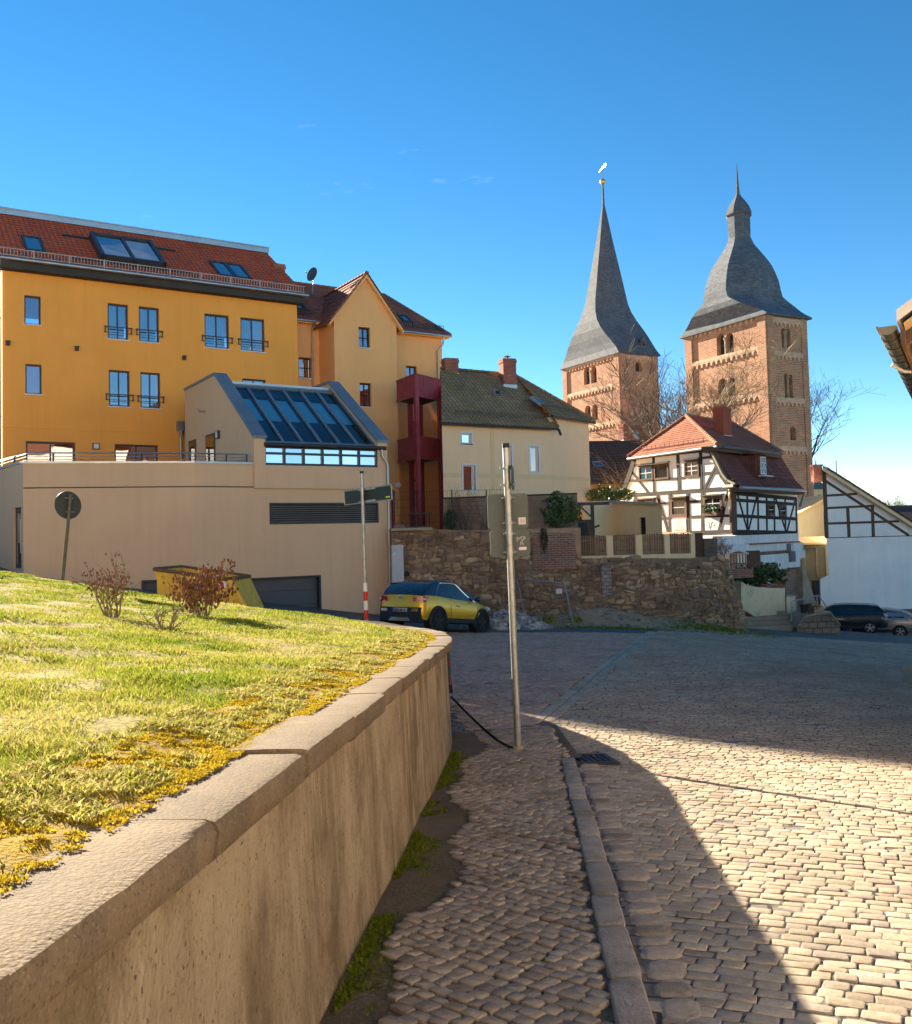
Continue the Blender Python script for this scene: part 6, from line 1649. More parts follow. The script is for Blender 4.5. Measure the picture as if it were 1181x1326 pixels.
mb.box(f, 0, 1.0, z0, z1, -.06, 0); mb.build('frame', mt['browntimber'], T); mb = MB(); mb.box(f, .12, .85, z0 + .2, z1 - .15, 0, .01); mb.build('pane', mt['blackglass'], T)

FP_ = Fr(at(744.5, 705, 36.1)[:2], (1, .015)); zf = lambda px, py: FP_.uv(px, py)
T = thing('picket_fence', 'brown picket fence panels between cream piers on top of the rubble wall', 'fence', FP_.P(2.4, -1))
b0 = zf(820, 722.8)[1]; b1 = zf(820, 718.5)[1]; pt = zf(820, 693)[1]; uend = zf(899.5, 705)[0]
mb = MB(); mb.box(FP_, 0, uend, b0 - .3, b1, -.25, .05); mb.build('base_wall', mt['yellowwall'], T)
piers = [(744.4, 751), (785, 793.5), (823, 831.5), (860, 867), (894, 899.5)]
for (a, b_) in piers: mb = MB(); mb.box(FP_, zf(a, 705)[0], zf(b_, 705)[0], b1, pt, -.22, .07); mb.build('pier', mt['yellowwall'], T)
for (p, q) in zip(piers, piers[1:]):
    ua, ub = zf(p[1], 705)[0] + .02, zf(q[0], 705)[0] - .02; n = int((ub - ua) / .085)
    mb = MB()
    for v in (b1 + .14, pt - .2): mb.box(FP_, ua, ub, v, v + .07, -.13, -.085)
    rl = mb.build('fence_rail', mt['picket'], T)
    for k in range(n):
        a = ua + (ub - ua) * k / n; mb = MB(); e = random.uniform(-.02, .03); mb.box(FP_, a + .012, a + .07, b1 + .03 + random.uniform(0, .02), pt + .02 + e, -.084, -.06 + random.uniform(0, .008)); mb.build('picket', mt['picket'], rl)
r0, r1 = zf(900, 693)[0], zf(911, 693)[0]
T = thing('wooden_screen', 'weathered brown board screen at the right end of the picket fence', 'screen', FP_.P(r0, b0))
for k in range(5): a = r0 + (r1 - r0) * k / 5; mb = MB(); mb.box(FP_, a + .005, a + (r1 - r0) / 5 - .005, b0, pt + .02, -.14, -.10 + random.uniform(0, .02)); mb.build('board', mt['browntimber'], T)
r0, r1 = zf(911.6, 697)[0], zf(928.5, 697)[0]
T = thing('timber_planter', 'square grey brown timber bin beside the board screen on the wall top', 'planter', FP_.P(r0, b0))
z1 = zf(920, 697)[1]
for k in range(4): v = b0 + (z1 - b0) * k / 4; mb = MB(); mb.box(FP_, r0, r1, v + .006, v + (z1 - b0) / 4 - .006, -.6, .0 + random.uniform(0, .02)); mb.build('board', mt['bark'], T)
def stick(T_name, label, cat, c, hgt, spread, n, seed, leafmat=None, leafn=0, lsize=.03, stemr=.012, mat='twig', droop=.2, group=None):
    r = random.Random(seed); T = thing(T_name, label, cat, c, group); mb = MB(); lf = MB(); tips = []
    c = V(c)
    def br(p, d, L, rad, dep):
        pts = [p]; k = 4
        for i in range(k):
            d = (d + V((r.gauss(0, .16), r.gauss(0, .16), r.gauss(.06, .10)))).normalized(); p = p + d * L / k; pts.append(p)
        mb.tube(pts, [rad * (1 - .5 * i / k) for i in range(k + 1)], 5, caps=False)
        tips.extend(pts[2:])
        if dep > 0:
            for i in range(r.choice([2, 3, 3])): br(pts[r.choice([2, 3, 4])], (d + V((r.gauss(0, .55), r.gauss(0, .55), r.gauss(.1, .25)))).normalized(), L * r.uniform(.45, .75), rad * .55, dep - 1)
    for k in range(n):
        a = r.uniform(0, 6.28); s_ = r.uniform(.1, 1) * spread
        br(c + V((math.cos(a) * .06, math.sin(a) * .06, -.03)), V((math.cos(a) * s_, math.sin(a) * s_, 1)).normalized(), hgt * r.uniform(.45, .62), stemr * r.uniform(.7, 1.2), 2)
    mb.build('stems', mt[mat], T, smooth=70, uv=False)
    for k in range(leafn):
        p = r.choice(tips) + V((r.gauss(0, .03), r.gauss(0, .03), r.gauss(-.02, .04)))
        d = V((r.gauss(0, .5), r.gauss(0, .5), -1 - droop)).normalized() * lsize * r.uniform(.6, 1.5); s_ = d.orthogonal().normalized(); s_ = (Matrix.Rotation(r.uniform(0, 6.28), 3, d.normalized()) @ s_) * lsize * r.uniform(.25, .45); n_ = d.cross(s_).normalized() * lsize * .25
        lf.add([p, p + d * .4 + s_ + n_, p + d, p + d * .45 - s_ + n_, p + d * .5 - n_ * .5], [(0, 4, 1), (1, 4, 2), (2, 4, 3), (3, 4, 0)])
    if leafn: lf.build('dry_leaves', leafmat, T, uv=False)
    return T
m_dry = plain('dry russet leaves', (.21, .095, .055), var=.45, isl=.5, bump=0)
hb = at(936, 712, 36.4); stick('dry_shrub', 'pale dry twiggy shrub beside the timber bin on the wall top', 'shrub', (hb.x, hb.y, -1.05), .8, .9, 9, 31, plain('pale dry leaves', (.34, .22, .12), isl=.4, bump=0), 260, .05)
# small gate
ga = at(945, 735, 37.5); FGt = Fr(ga[:2], (1, .15)); g0_ = FGt.rect(945, 713, 968, 737)
T = thing('garden_gate', 'small red brown picket gate with white top rail beside the white plinth', 'gate', FGt.P(g0_[0], g0_[2]))
n = 6
mb = MB()
for v in (.18, .65): mb.box(FGt, g0_[0], g0_[1], g0_[2] + v, g0_[2] + v + .07, -.05, -.02)
rl = mb.build('gate_rail', mt['maroon'], T)
for k in range(n): a = g0_[0] + (g0_[1] - g0_[0]) * k / n; mb = MB(); mb.box(FGt, a + .02, a + .085, g0_[2] + .03, g0_[3] - .08, -.02, .0); mb.build('picket', mt['picket'], rl)
mb = MB(); mb.tube([FGt.P(g0_[0] - .05, g0_[3] - .1, 0), FGt.P((g0_[0] + g0_[1]) / 2, g0_[3] + .03, 0), FGt.P(g0_[1] + .05, g0_[3] - .14, 0)], .035, 6); mb.build('top_rail', mt['whitetrim'], T)
mb = MB(); mb.box(FGt, g0_[0] - .2, g0_[1] + .2, g0_[2] - .35, g0_[2], -.3, .05); mb.build('threshold', mt['wallbrick'], T)
r = FGt.rect(968.5, 713, 985, 735); T = thing('wooden_bin_panel', 'dark brown boarded panel right of the small picket gate', 'panel', FGt.P(r[0], r[2]))
for k in range(4): a = r[0] + (r[1] - r[0]) * k / 4; mb = MB(); mb.box(FGt, a + .005, a + (r[1] - r[0]) / 4 - .005, r[2], r[3], -.1, -.05 + random.uniform(0, .02)); mb.build('board', mt['browntimber'], T)

# ================================================================== STEPS AND LOW WALL
z2 = lambda x, y: (960 + x / 8.436, 680 + y / 8.436)
FLw = Fr(at(958, 770, 39.6)[:2], (.93, .36)); T = thing('low_garden_wall', 'low ivory weathered garden wall curving up beside the stone steps', 'wall', FLw.P(1, -3.5))
mb = MB(); px_ = [(0, 610), (60, 655), (200, 680), (475, 690), (470, 950), (360, 945), (260, 930), (180, 880), (70, 800), (-10, 760)]
uvp = [FLw.uv(*z2(*p)) for p in px_]
def fpoly(mb, fr, uvp, w1, th_):
    c = (sum(p[0] for p in uvp) / len(uvp), sum(p[1] for p in uvp) / len(uvp))
    mb.slab([fr.P(u, v, w1) for (u, v) in uvp], fr.n * -th_)
m_ivory = plain('ivory plaster', (.74, .61, .38), var=.2, scale=2, bump=.6, bs=20, col2=(.42, .34, .2), c2s=2, streak=.3)
uvp[5:] = [(u, v - .6) for (u, v) in uvp[5:]]; uvp[4] = (uvp[4][0], uvp[4][1] - .6)
fpoly(mb, FLw, uvp, 0, .35); mb.build('wall', m_ivory, T)
a, b_ = FLw.uv(*z2(270, 680)), FLw.uv(*z2(480, 688)); n = 9
for k in range(n):
    u = a[0] + (b_[0] - a[0]) * k / n; mb = MB(); mb.box(FLw, u + .01, u + (b_[0] - a[0]) / n - .01, a[1] + .005, a[1] + .1 + random.uniform(0, .02), -.36, .04); mb.build('brick', mt['brickred'], T)
r = FLw.rect(*z2(490, 780), *z2(585, 950)); T2_ = thing('gate_pier', 'short ivory pier at the right end of the low garden wall', 'pier', FLw.P(r[0], r[2])); mb = MB(); mb.box(FLw, r[0], r[1], r[2] - .5, r[3], -.3, .05); mb.build('shaft', m_ivory, T2_); mb = MB(); mb.box(FLw, r[0] - .03, r[1] + .03, r[3] + .001, r[3] + .07, -.33, .08); mb.build('cap', mt['stonewarm'], T2_)
FSt = Fr(at(968, 815, 39.0)[:2], (1, .12)); s0, s1 = FSt.uv(968, 810)[0], FSt.uv(1033, 812)[0]
T = thing('stone_steps', 'flight of worn stone steps leading up beside the low ivory wall', 'steps', FSt.P(s0, -4.4))
gz = G(FSt.P((s0 + s1) / 2, 0).x, 39.0); rise = .17
for k in range(4):
    mb = MB(); z0, z1 = gz - .3 + rise * k, gz + rise * (k + 1); mb.box(FSt, s0 - .3, s1, z0, z1, -.36 * (k + 1) - (1.5 if k == 3 else 0) + .01, -.36 * k); mb.build('step', mt['stonewarm'], T)
for k in range(6):
    mb = MB(); z1 = gz + rise * (k + 5); mb.box(FSt, s0 - .6, s0 + 1.2 - .1 * k, z1 - .5, z1, -2.9 - .36 * (k + 1), -2.9 - .36 * k); mb.build('step', mt['stonewarm'], T)
FPl = Fr(at(1032, 815, 38.8)[:2], (1, .02)); uvp = [FPl.uv(*z2(*p)) for p in ((605, 1170), (1085, 1170), (1080, 1100), (965, 955), (690, 1005), (610, 1130))]
T = thing('stone_plinth', 'sloping sided rubble stone plinth beside the steps in front of the dark estate car', 'plinth', FPl.P(.5, -4.5))
mb = MB(); uvp = [(u, v - (.3 if i < 2 else 0)) for i, (u, v) in enumerate(uvp)]; fpoly(mb, FPl, uvp, 0, 1.5); mb.build('body', brickmat('plinth rubble', (.26, .19, .13), (.19, .14, .10), (.13, .10, .075), .38, .26, .03, .9, var=.4), T)
mb = MB()
for (i, j) in ((2, 3), (3, 4), (4, 5)):
    p, q = uvp[i], uvp[j]; mb.slab([FPl.P(p[0], p[1] + .002, .05), FPl.P(q[0], q[1] + .002, .05), FPl.P(q[0], q[1] + .07, .05), FPl.P(p[0], p[1] + .07, .05)], FPl.n * -1.6)
mb.build('coping', mt['stonewarm'], T)
zt_ = uvp[3][1]
T = thing('handrail', 'grey metal handrail with mesh infill on the stone plinth by the steps', 'railing', FPl.P(0, zt_))
a, b_, c = FPl.P(*FPl.uv(1028, 779), -.2), FPl.P(*FPl.uv(1066, 772), -.5), FPl.P(*FPl.uv(1077, 787), -.5)
mb = MB(); mb.tube([a + V((-.05, 0, -.85)), a + V((-.05, 0, -.1)), a, b_, c], .03, 6); mb.build('rail', mt['galv'], T, smooth=50)
mb = MB()
for f in (.15, .55, .95): p = a.lerp(b_, f); mb.tube([p, (p.x, p.y, zt_ - .1)], .025, 6)
mb.build('post', mt['galv'], T)
mb = MB()
for k in range(24): p = a.lerp(b_, k / 23); mb.tube([(p.x, p.y, p.z), (p.x, p.y, zt_ + .05)], .006, 3, caps=False)
for k in range(5): mb.tube([(a.x, a.y, zt_ + .1 + k * .13), (b_.x, b_.y, zt_ + .1 + k * .13)], .006, 3, caps=False)
mb.build('mesh_infill', mt['darkmetal'], T)
for (px, py, hw_, hh_, nm, lb, ma) in ((1045, 797, .14, .2, 'plant_pot', 'small dark plant pot on the stone plinth', 'blackplastic'), (1052.5, 796, .12, .22, 'plant_pot', 'small terracotta brown pot between the dark pot and the dry planter', 'browntimber')):
    p = FPl.P(*FPl.uv(px, py), -.35); zb = zt_ - .02; T = thing(nm, lb, 'pot', (p.x, p.y, zb)); mb = MB(); mb.tube([(p.x, p.y, zb), (p.x, p.y, zb + hh_ * 1.6)], [hw_ * .8, hw_], 10); mb.build('pot', mt[ma], T); mb = MB(); mb.tube([(p.x, p.y, zb + hh_ * 1.6), (p.x, p.y, zb + hh_ * 1.6 + .03)], hw_ * 1.12, 10); mb.build('rim', mt[ma], T)
p = FPl.P(*FPl.uv(1063, 794), -.3); T = stick('dry_planter', 'square stone planter with dried orange stalks at the end of the plinth', 'planter', (p.x, p.y, zt_ + .12), .3, 1.2, 10, 5, plain('dried stalks', (.45, .24, .09), isl=.3, bump=0), 200, .05)
mb = MB(); mb.abox((p.x, p.y, zt_ + .1), (.42, .3, .26)); mb.build('box', mt['stonewarm'], T)

# ================================================================== YELLOW HOUSE WITH GATE, WHITE HOUSE
FY = Fr(at(1032, 690, 60)[:2], (1, .1)); T = thing('yellow_house', 'yellow gabled house end between the half timbered house and the white house', 'house', FY.P(0, -3))
q = [FY.uv(*p) for p in ((1030, 775), (1085, 775), (1085, 640), (1069, 647), (1032, 668))]
q[2] = FY.uv(1080, 642); mb = MB(); fpoly(mb, FY, [FY.uv(1025, 790), FY.uv(1100, 790), FY.uv(1100, 668), FY.uv(1072, 645), FY.uv(1025, 674)], 0, 7); mb.build('wall', plain('pale yellow render', (.78, .68, .46), var=.06, streak=.1), T)
mb = MB()
for (p0, p1) in (((1022, 674), (1072, 643.5)), ((1072, 643.5), (1110, 674))):
    a, b_ = FY.uv(*p0), FY.uv(*p1); mb.slab([FY.P(a[0], a[1], .3), FY.P(b_[0], b_[1], .3), FY.P(b_[0], b_[1] + .14, .3), FY.P(a[0], a[1] + .14, .3)], FY.n * -7.6)
mb.build('roof', mt['creamband'], T)
FYg = Fr(at(1041, 720, 56)[:2], (1, .05)); r = FYg.rect(1038, 705, 1074, 757)
T = thing('driveway_gate', 'pale olive double gate with small lean-to roof beside the white house', 'gate', FYg.P(r[0], -4))
mb = MB(); mb.box(FYg, r[0], r[1], r[2] - 2.5, r[3], -.1, 0); mb.build('leaf', plain('olive gate paint', (.25, .255, .19), var=.1), T)
mb = MB()
for px in (1042, 1057.5, 1070): u = FYg.uv(px, 730)[0]; mb.box(FYg, u - .06, u + .06, r[2] - 2.5, r[3], 0, .05)
mb.box(FYg, r[0], r[1], r[3] - .2, r[3] - .05, 0, .06); mb.build('gate_frame', plain('gate frame', (.34, .34, .27), bump=0), T)
mb = MB(); mb.slab([FYg.P(r[0] - .2, r[3], .5), FYg.P(r[1] + .2, r[3], .5), FYg.P(r[1] + .2, r[3] + .35, -.6), FYg.P(r[0] - .2, r[3] + .35, -.6)], (0, 0, .12)); mb.build('roof', mt['creamband'], T)

FWh = Fr(at(1066.5, 700, 52)[:2], (1, .02))
B8 = thing('white_house', 'white stuccoed house with dark beams under a long sloping roof at the right edge', 'house', FWh.P(1, -5))
def uvw(*p): return FWh.uv(*p)
gl = [uvw(1067, 610), uvw(1070, 696), uvw(1073, 745), uvw(1062, 750), uvw(1064, 830), uvw(1330, 830), uvw(1330, 778), uvw(1181, 683)]
bkv = V((4.6, 9, 0)); mb = MB(); mb.slab([FWh.P(*q_) for q_ in gl], bkv); mb.build('wall', mt['whitestucco'], B8)
mb = MB(); fpoly(mb, FWh, [uvw(1067.5, 613), uvw(1070.5, 696), uvw(1300, 694), uvw(1300, 765), uvw(1181, 688)][:3] + [uvw(1200, 694)], .02, .05) if False else None
for a, b_, w_ in [((1067, 608), (1070.5, 696), .22), ((1067.5, 642), (1109.5, 639.5), .13), ((1070, 658), (1132, 655), .13), ((1071, 678), (1164, 675), .13), ((1097.5, 656.5), (1099.5, 695.5), .18), ((1129.5, 655), (1131, 695), .18), ((1067.8, 622), (1177, 693.5), .15)]:
    beam(FWh, a, b_, w_, B8, 'browntimber', w1=.012)
mb = MB(); a, b_ = uvw(1069, 696.5), uvw(1260, 695); mb.box(FWh, a[0], b_[0], a[1] - .02, a[1] + .02, -.05, .025); mb.build('string_course', mt['soffit'], B8)
a, b_ = uvw(1064.5, 605.5), uvw(1330, 774); dn = V((b_[1] - a[1], 0, -(b_[0] - a[0]))); 
rA, rB = FWh.P(a[0] - .1, a[1], .35), FWh.P(b_[0], b_[1], .35); rC, rD = FWh.P(b_[0], b_[1]) + bkv, FWh.P(a[0] - .1, a[1]) + bkv
mb = MB(); mb.slab([rA, rB, rC, rD], (0, 0, .10)); tiled(mb, rB + V((0, 0, .1)), rC + V((0, 0, .1)), rD + V((0, 0, .1)), rA + V((0, 0, .1)), .34, .05)
l0 = uvw(1050, 640); mb.slab([rA, rD, FWh.P(l0[0] - .4, l0[1] - 1.2, -9.3), FWh.P(l0[0] - .4, l0[1] - 1.2, -1.2)], (0, 0, .1)) if False else None
rf = mb.build('roof', mt['roofbrown'], B8)
mb = MB(); mb.slab([rA + FWh.n * .04, rB + FWh.n * .04, rB + FWh.n * .04 - V((0, 0, .2)), rA + FWh.n * .04 - V((0, 0, .2))], FWh.n * -.06); mb.build('verge_board', mt['creamband'], rf)
c = FWh.P(*uvw(1069, 602), -2); mb = MB(); z1 = at(1069, 602, c.y).z; mb.abox((c.x + .3, c.y, z1 - .5), (.5, .5, 1.0)); mb.abox((c.x + .3, c.y, z1 - .03), (.58, .58, .1)); mb.build('chimney', mt['brickred'], B8)
mb = MB(); p = at(1083, 607, 55); mb.tube([(p.x, p.y, p.z - .8), (p.x, p.y, p.z + .5)], .03, 5); mb.build('antenna', mt['galv'], B8)
mb = MB(); a = uvw(1077, 791)[1]; mb.box(FWh, uvw(1077, 800)[0], uvw(1330, 800)[0], -7.5, a, -.1, .05); mb.build('brick_plinth', mt['wallbrick'], B8)
mb = MB(); u = uvw(1058, 760); mb.box(FWh, uvw(1056, 760)[0], uvw(1062, 760)[0], -7, uvw(1058, 752)[1], -.5, -.1); mb.build('downpipe_niche', mt['soffit'], B8)

# ================================================================== SMALL BUILDINGS BEHIND
FD = Fr(at(762, 620, 60)[:2], (1, .12)); T = thing('dark_roofed_outbuilding', 'low outbuilding with dark tiled roof between the cream house and the half timbered house', 'building', FD.P(0, -1))
r = FD.rect(755, 624, 850, 655); mb = MB(); mb.box(FD, r[0] - 1, r[1], r[2] - 1.5, r[3], -6, 0); mb.build('wall', plain('ochre wall', (.33, .22, .10), var=.12), T)
z0 = r[3]; ridge_w = -4.0; zr1 = FD.uv(790, 571, ridge_w)[1]
mb = MB(); tiled(mb, FD.P(r[0] - 1.2, z0, .35), FD.P(r[1] + .3, z0, .35), FD.P(r[1] + .3, zr1, ridge_w), FD.P(r[0] - 1.2, zr1, ridge_w), .34, .04); tiled(mb, FD.P(r[1] + .3, z0, -8.3), FD.P(r[0] - 1.2, z0, -8.3), FD.P(r[0] - 1.2, zr1, ridge_w), FD.P(r[1] + .3, zr1, ridge_w), .34, .04); rf = mb.build('roof', mt['roofdark'], T)
mb = MB(); mb.tube([FD.P(r[0] - 1.2, z0 - .05, .42), FD.P(r[1], z0 - .05, .42)], .09, 6); u = FD.uv(772, 640)[0]; mb.tube([FD.P(u + .2, z0 - .1, .4), FD.P(u, z0 - .5, .1), FD.P(u, z0 - 2.5, .1)], .05, 6); mb.build('gutter', mt['darkmetal'], rf)
SD = SFr(FD.P(0, z0, .35), FD.u, FD.P(0, zr1, ridge_w) - FD.P(0, z0, .35)); u, v = SD.uv(774, 602); skylight(rf, SD, 0, 0, 0, 0, rect=(u - .35, u + .35, v - .35, v + .35), fm='zinc')
FRd = Fr(at(815, 575, 72)[:2], (.85, .53)); T = thing('red_gabled_annex', 'small red gabled roof with chimney in front of the church towers', 'building', FRd.P(0, 2))
q = [FRd.uv(*p) for p in ((812, 590), (836, 590), (836, 561), (827.5, 550), (813, 566))]; mb = MB(); mb.slab([FRd.P(*k_) for k_ in q], V((1.0, 5, 0))); mb.build('wall', mt['rooforange'], T)
a = FRd.uv(823, 563); mb = MB(); mb.box(FRd, a[0] - .3, a[0] + .3, a[1] - .3, a[1] + .35, 0, .04); mb.build('window', mt['zinc'], T)
c = at(808, 560, 71.5); chimney(T, (c.x, c.y, at(808, 575, 71.5).z), (.55, .55), at(808, 551, 71.5).z - at(808, 575, 71.5).z, .5, mt['brickred'])
for (px, py, lb) in ((841, 556, 1), (838, 570, 2)): pass
# distant buildings at the right
c = at(1058, 640, 240); T = thing('distant_tower', 'tiny pale town tower with dark cupola far behind the white house', 'tower', (c.x, c.y, 0))
zt_ = at(1058, 634, 240).z; mb = MB(); mb.abox((c.x, c.y, zt_ / 2 - 2), (3.4, 3.4, zt_ + 4)); mb.build('wall', mt['creamband'], T)
mb = MB(); mb.tube([(c.x, c.y, zt_ + k_) for k_ in (0, .6, 1.6, 2.2, 3.2, 3.4, 4.4, 5.4, 8)], [2.2, 2.0, 1.4, .9, .8, 1.1, .9, .3, .05], 10); mb.build('cupola', plain('copper cupola', (.10, .14, .13)), T, smooth=50)
for k in range(4): mb = MB(); mb.abox((c.x - .1, c.y - 1.75, zt_ - 2 - 3 * k), (.7, .1, 1.2)); mb.build('window', mt['blackglass'], T)
for (px, py, D, wd, mat_, lb) in ((1172, 668, 130, 12, 'roofdark', 'distant grey roofed house below the far bare tree'), (1185, 676, 118, 9, 'rooforange', 'distant orange roofed house at the right edge below the far bare tree'), (1195, 664, 150, 14, 'roofbrown', 'distant brown roofed house furthest back at the right edge')):
    c = at(px, py, D); f = Fr((c.x, c.y), (1, .1)); T = thing('distant_house', lb, 'house', (c.x, c.y, -6)); zt_ = c.z
    mb = MB(); mb.box(f, -wd / 2, wd / 2, -8, zt_ - 1.2, -8, 0); mb.build('wall', mt['cream'], T)
    mb = MB(); mb.slab([f.P(-wd / 2 - .3, zt_ - 1.3, .5), f.P(wd / 2 + .3, zt_ - 1.3, .5), f.P(wd / 2 + .3, zt_ + 1.2, -4), f.P(-wd / 2 - .3, zt_ + 1.2, -4)], (0, 0, .2)); mb.slab([f.P(-wd / 2 - .3, zt_ - 1.3, -8.5), f.P(wd / 2 + .3, zt_ - 1.3, -8.5), f.P(wd / 2 + .3, zt_ + 1.2, -4.01), f.P(-wd / 2 - .3, zt_ + 1.2, -4.01)], (0, 0, .2)); mb.build('roof', mt[mat_], T)
# house corner at the upper right: only its eave enters the picture
ec = at(1151, 428, 8.0); FX = Fr((ec.x, ec.y), (-.49, -.87)); T = thing('corner_house', 'near house eave corner with metal gutter and brown rafters at the upper right', 'house', (ec.x, ec.y, ec.z))
ew = V((.87, -.49, 0)); el = V((.49, .87, 0)); z = ec.z
Q = lambda a, b_, h=0: V((ec.x, ec.y, z)) + el * a + ew * b_ + V((0, 0, h))
mb = MB()
mb.slab([Q(.15, .62, -5.6), Q(14, .62, -5.6), Q(14, 7, -5.6), Q(.15, 7, -5.6)], (0, 0, 5.5)); mb.build('wall', mt['cream'], T)
mb = MB(); mb.slab([Q(-.25, .08, .02), Q(14, .08, .02), Q(14, 3.6, 2.4), Q(-.25, 3.6, 2.4)], (0, 0, .10)); mb.slab([Q(-.25, 7.4, .02), Q(14, 7.4, .02), Q(14, 3.62, 2.4), Q(-.25, 3.62, 2.4)], (0, 0, .10)); mb.build('roof', mt['zinc'], T)
mb = MB(); n = 9; rings = []
for k in range(2):
    rings.append([Q(-.2 if k == 0 else 14, .0 + .075 * math.cos(math.pi + math.pi * i / 8), -.0 + .075 * math.sin(math.pi + math.pi * i / 8)) for i in range(9)])
mb.loft(rings, cap=False, closed=False)
mb.add(rings[0], [tuple(range(9))])
m_gut = plain('weathered zinc gutter', (.13, .125, .10), rough=.4, var=.25, scale=5, metal=.5, bump=.05)
mb.tube([Q(-.2, -.078, .0), Q(14, -.078, .0)], .010, 5)
gt = mb.build('gutter', m_gut, T)
for k in range(12):
    a = .15 + k * .42; mb = MB()
    mb.tube([Q(a, .079 * math.cos(math.pi + math.pi * i / 8), .079 * math.sin(math.pi + math.pi * i / 8)) for i in range(9)], .007, 4); mb.build('gutter_bracket', m_gut, gt)
mb = MB(); mb.slab([Q(-.15, .1, -.02), Q(14, .1, -.02), Q(14, .1, -.16), Q(-.15, .1, -.16)], ew * .03); mb.build('fascia', mt['browntimber'], T)
for k in range(12): a = .1 + k * .6; mb = MB(); mb.slab([Q(a, .13, -.0), Q(a + .1, .13, -.0), Q(a + .1, .7, .36), Q(a, .7, .36)], (0, 0, -.12)); mb.build('rafter', mt['browntimber'], T)
mb = MB(); mb.slab([Q(-.2, .13, .015), Q(14, .13, .015), Q(14, .75, .42), Q(-.2, .75, .42)], (0, 0, -.02)); mb.build('soffit_board', plain('pale soffit boards', (.50, .36, .20)), T)
mb = MB(); mb.tube([Q(1.55, -.09, -.06), Q(1.6, .02, -.13), Q(1.7, .3, -.16), Q(1.7, .6, -.3)], .018, 6); mb.build('cable', mt['whitetrim'], T)
mb = MB(); mb.tube([Q(.35, .3, .2), Q(.35, .3, .36)], .012, 5); mb.build('lightning_rod', mt['darkmetal'], T)
fx = Fr(Q(14, .62)[:2], (-.49, -.87)); fx.n = V((-.87, .49, 0))
for u in (2.2, 5.6, 9.0, 12.0):
    r = (u - .5, u + .5, z - 2.6, z - 1.1); swindow(fx, r, T, fm='whitetrim', leaves=2, rows=2, fw=.08, w=.0)

# ================================================================== CARS
def paint(name, col, metal=.3):
    t = NT(name); c = t.mix(t.rng(t.noise(3), .3, .7), mul(col, .95), mul(col, 1.05))
    c = t.mix(t.rng(t.noise(2.2, t.map((1, 1, 2.5)), detail=4), .55, .8, 0, .25), c, (.12, .10, .075))
    return t.fin(c, .32, .4, metal, None, Coat_Weight=.4, Coat_Roughness=.08)
mt['chrome'] = plain('chrome', (.7, .7, .7), rough=.12, var=.02, bump=0, metal=1)
mt['redlamp'] = plain('red lamp glass', (.42, .015, .03), rough=.12, var=.1, bump=0, spec=.6)
mt['clearlamp'] = plain('clear lamp glass', (.6, .58, .62), rough=.1, var=.1, bump=0, spec=.6)
mt['rim'] = plain('alloy rim', (.42, .42, .43), rough=.3, var=.1, bump=0, metal=.8)
mt['rimdark'] = plain('dark steel rim', (.035, .034, .033), rough=.5, var=.1, bump=0, metal=.4)
mt['carglass'] = plain('tinted car glass', (.010, .014, .016), rough=.03, var=.0, bump=0, spec=.75)
def interp(tab, x):
    if x <= tab[0][0]: return tab[0][1:]
    for p, q in zip(tab, tab[1:]):
        if x <= q[0]:
            f = (x - p[0]) / (q[0] - p[0]); f = f * f * (3 - 2 * f) * .4 + f * .6
            return tuple(a + (b_ - a) * f for a, b_ in zip(p[1:], q[1:]))
    return tab[-1][1:]
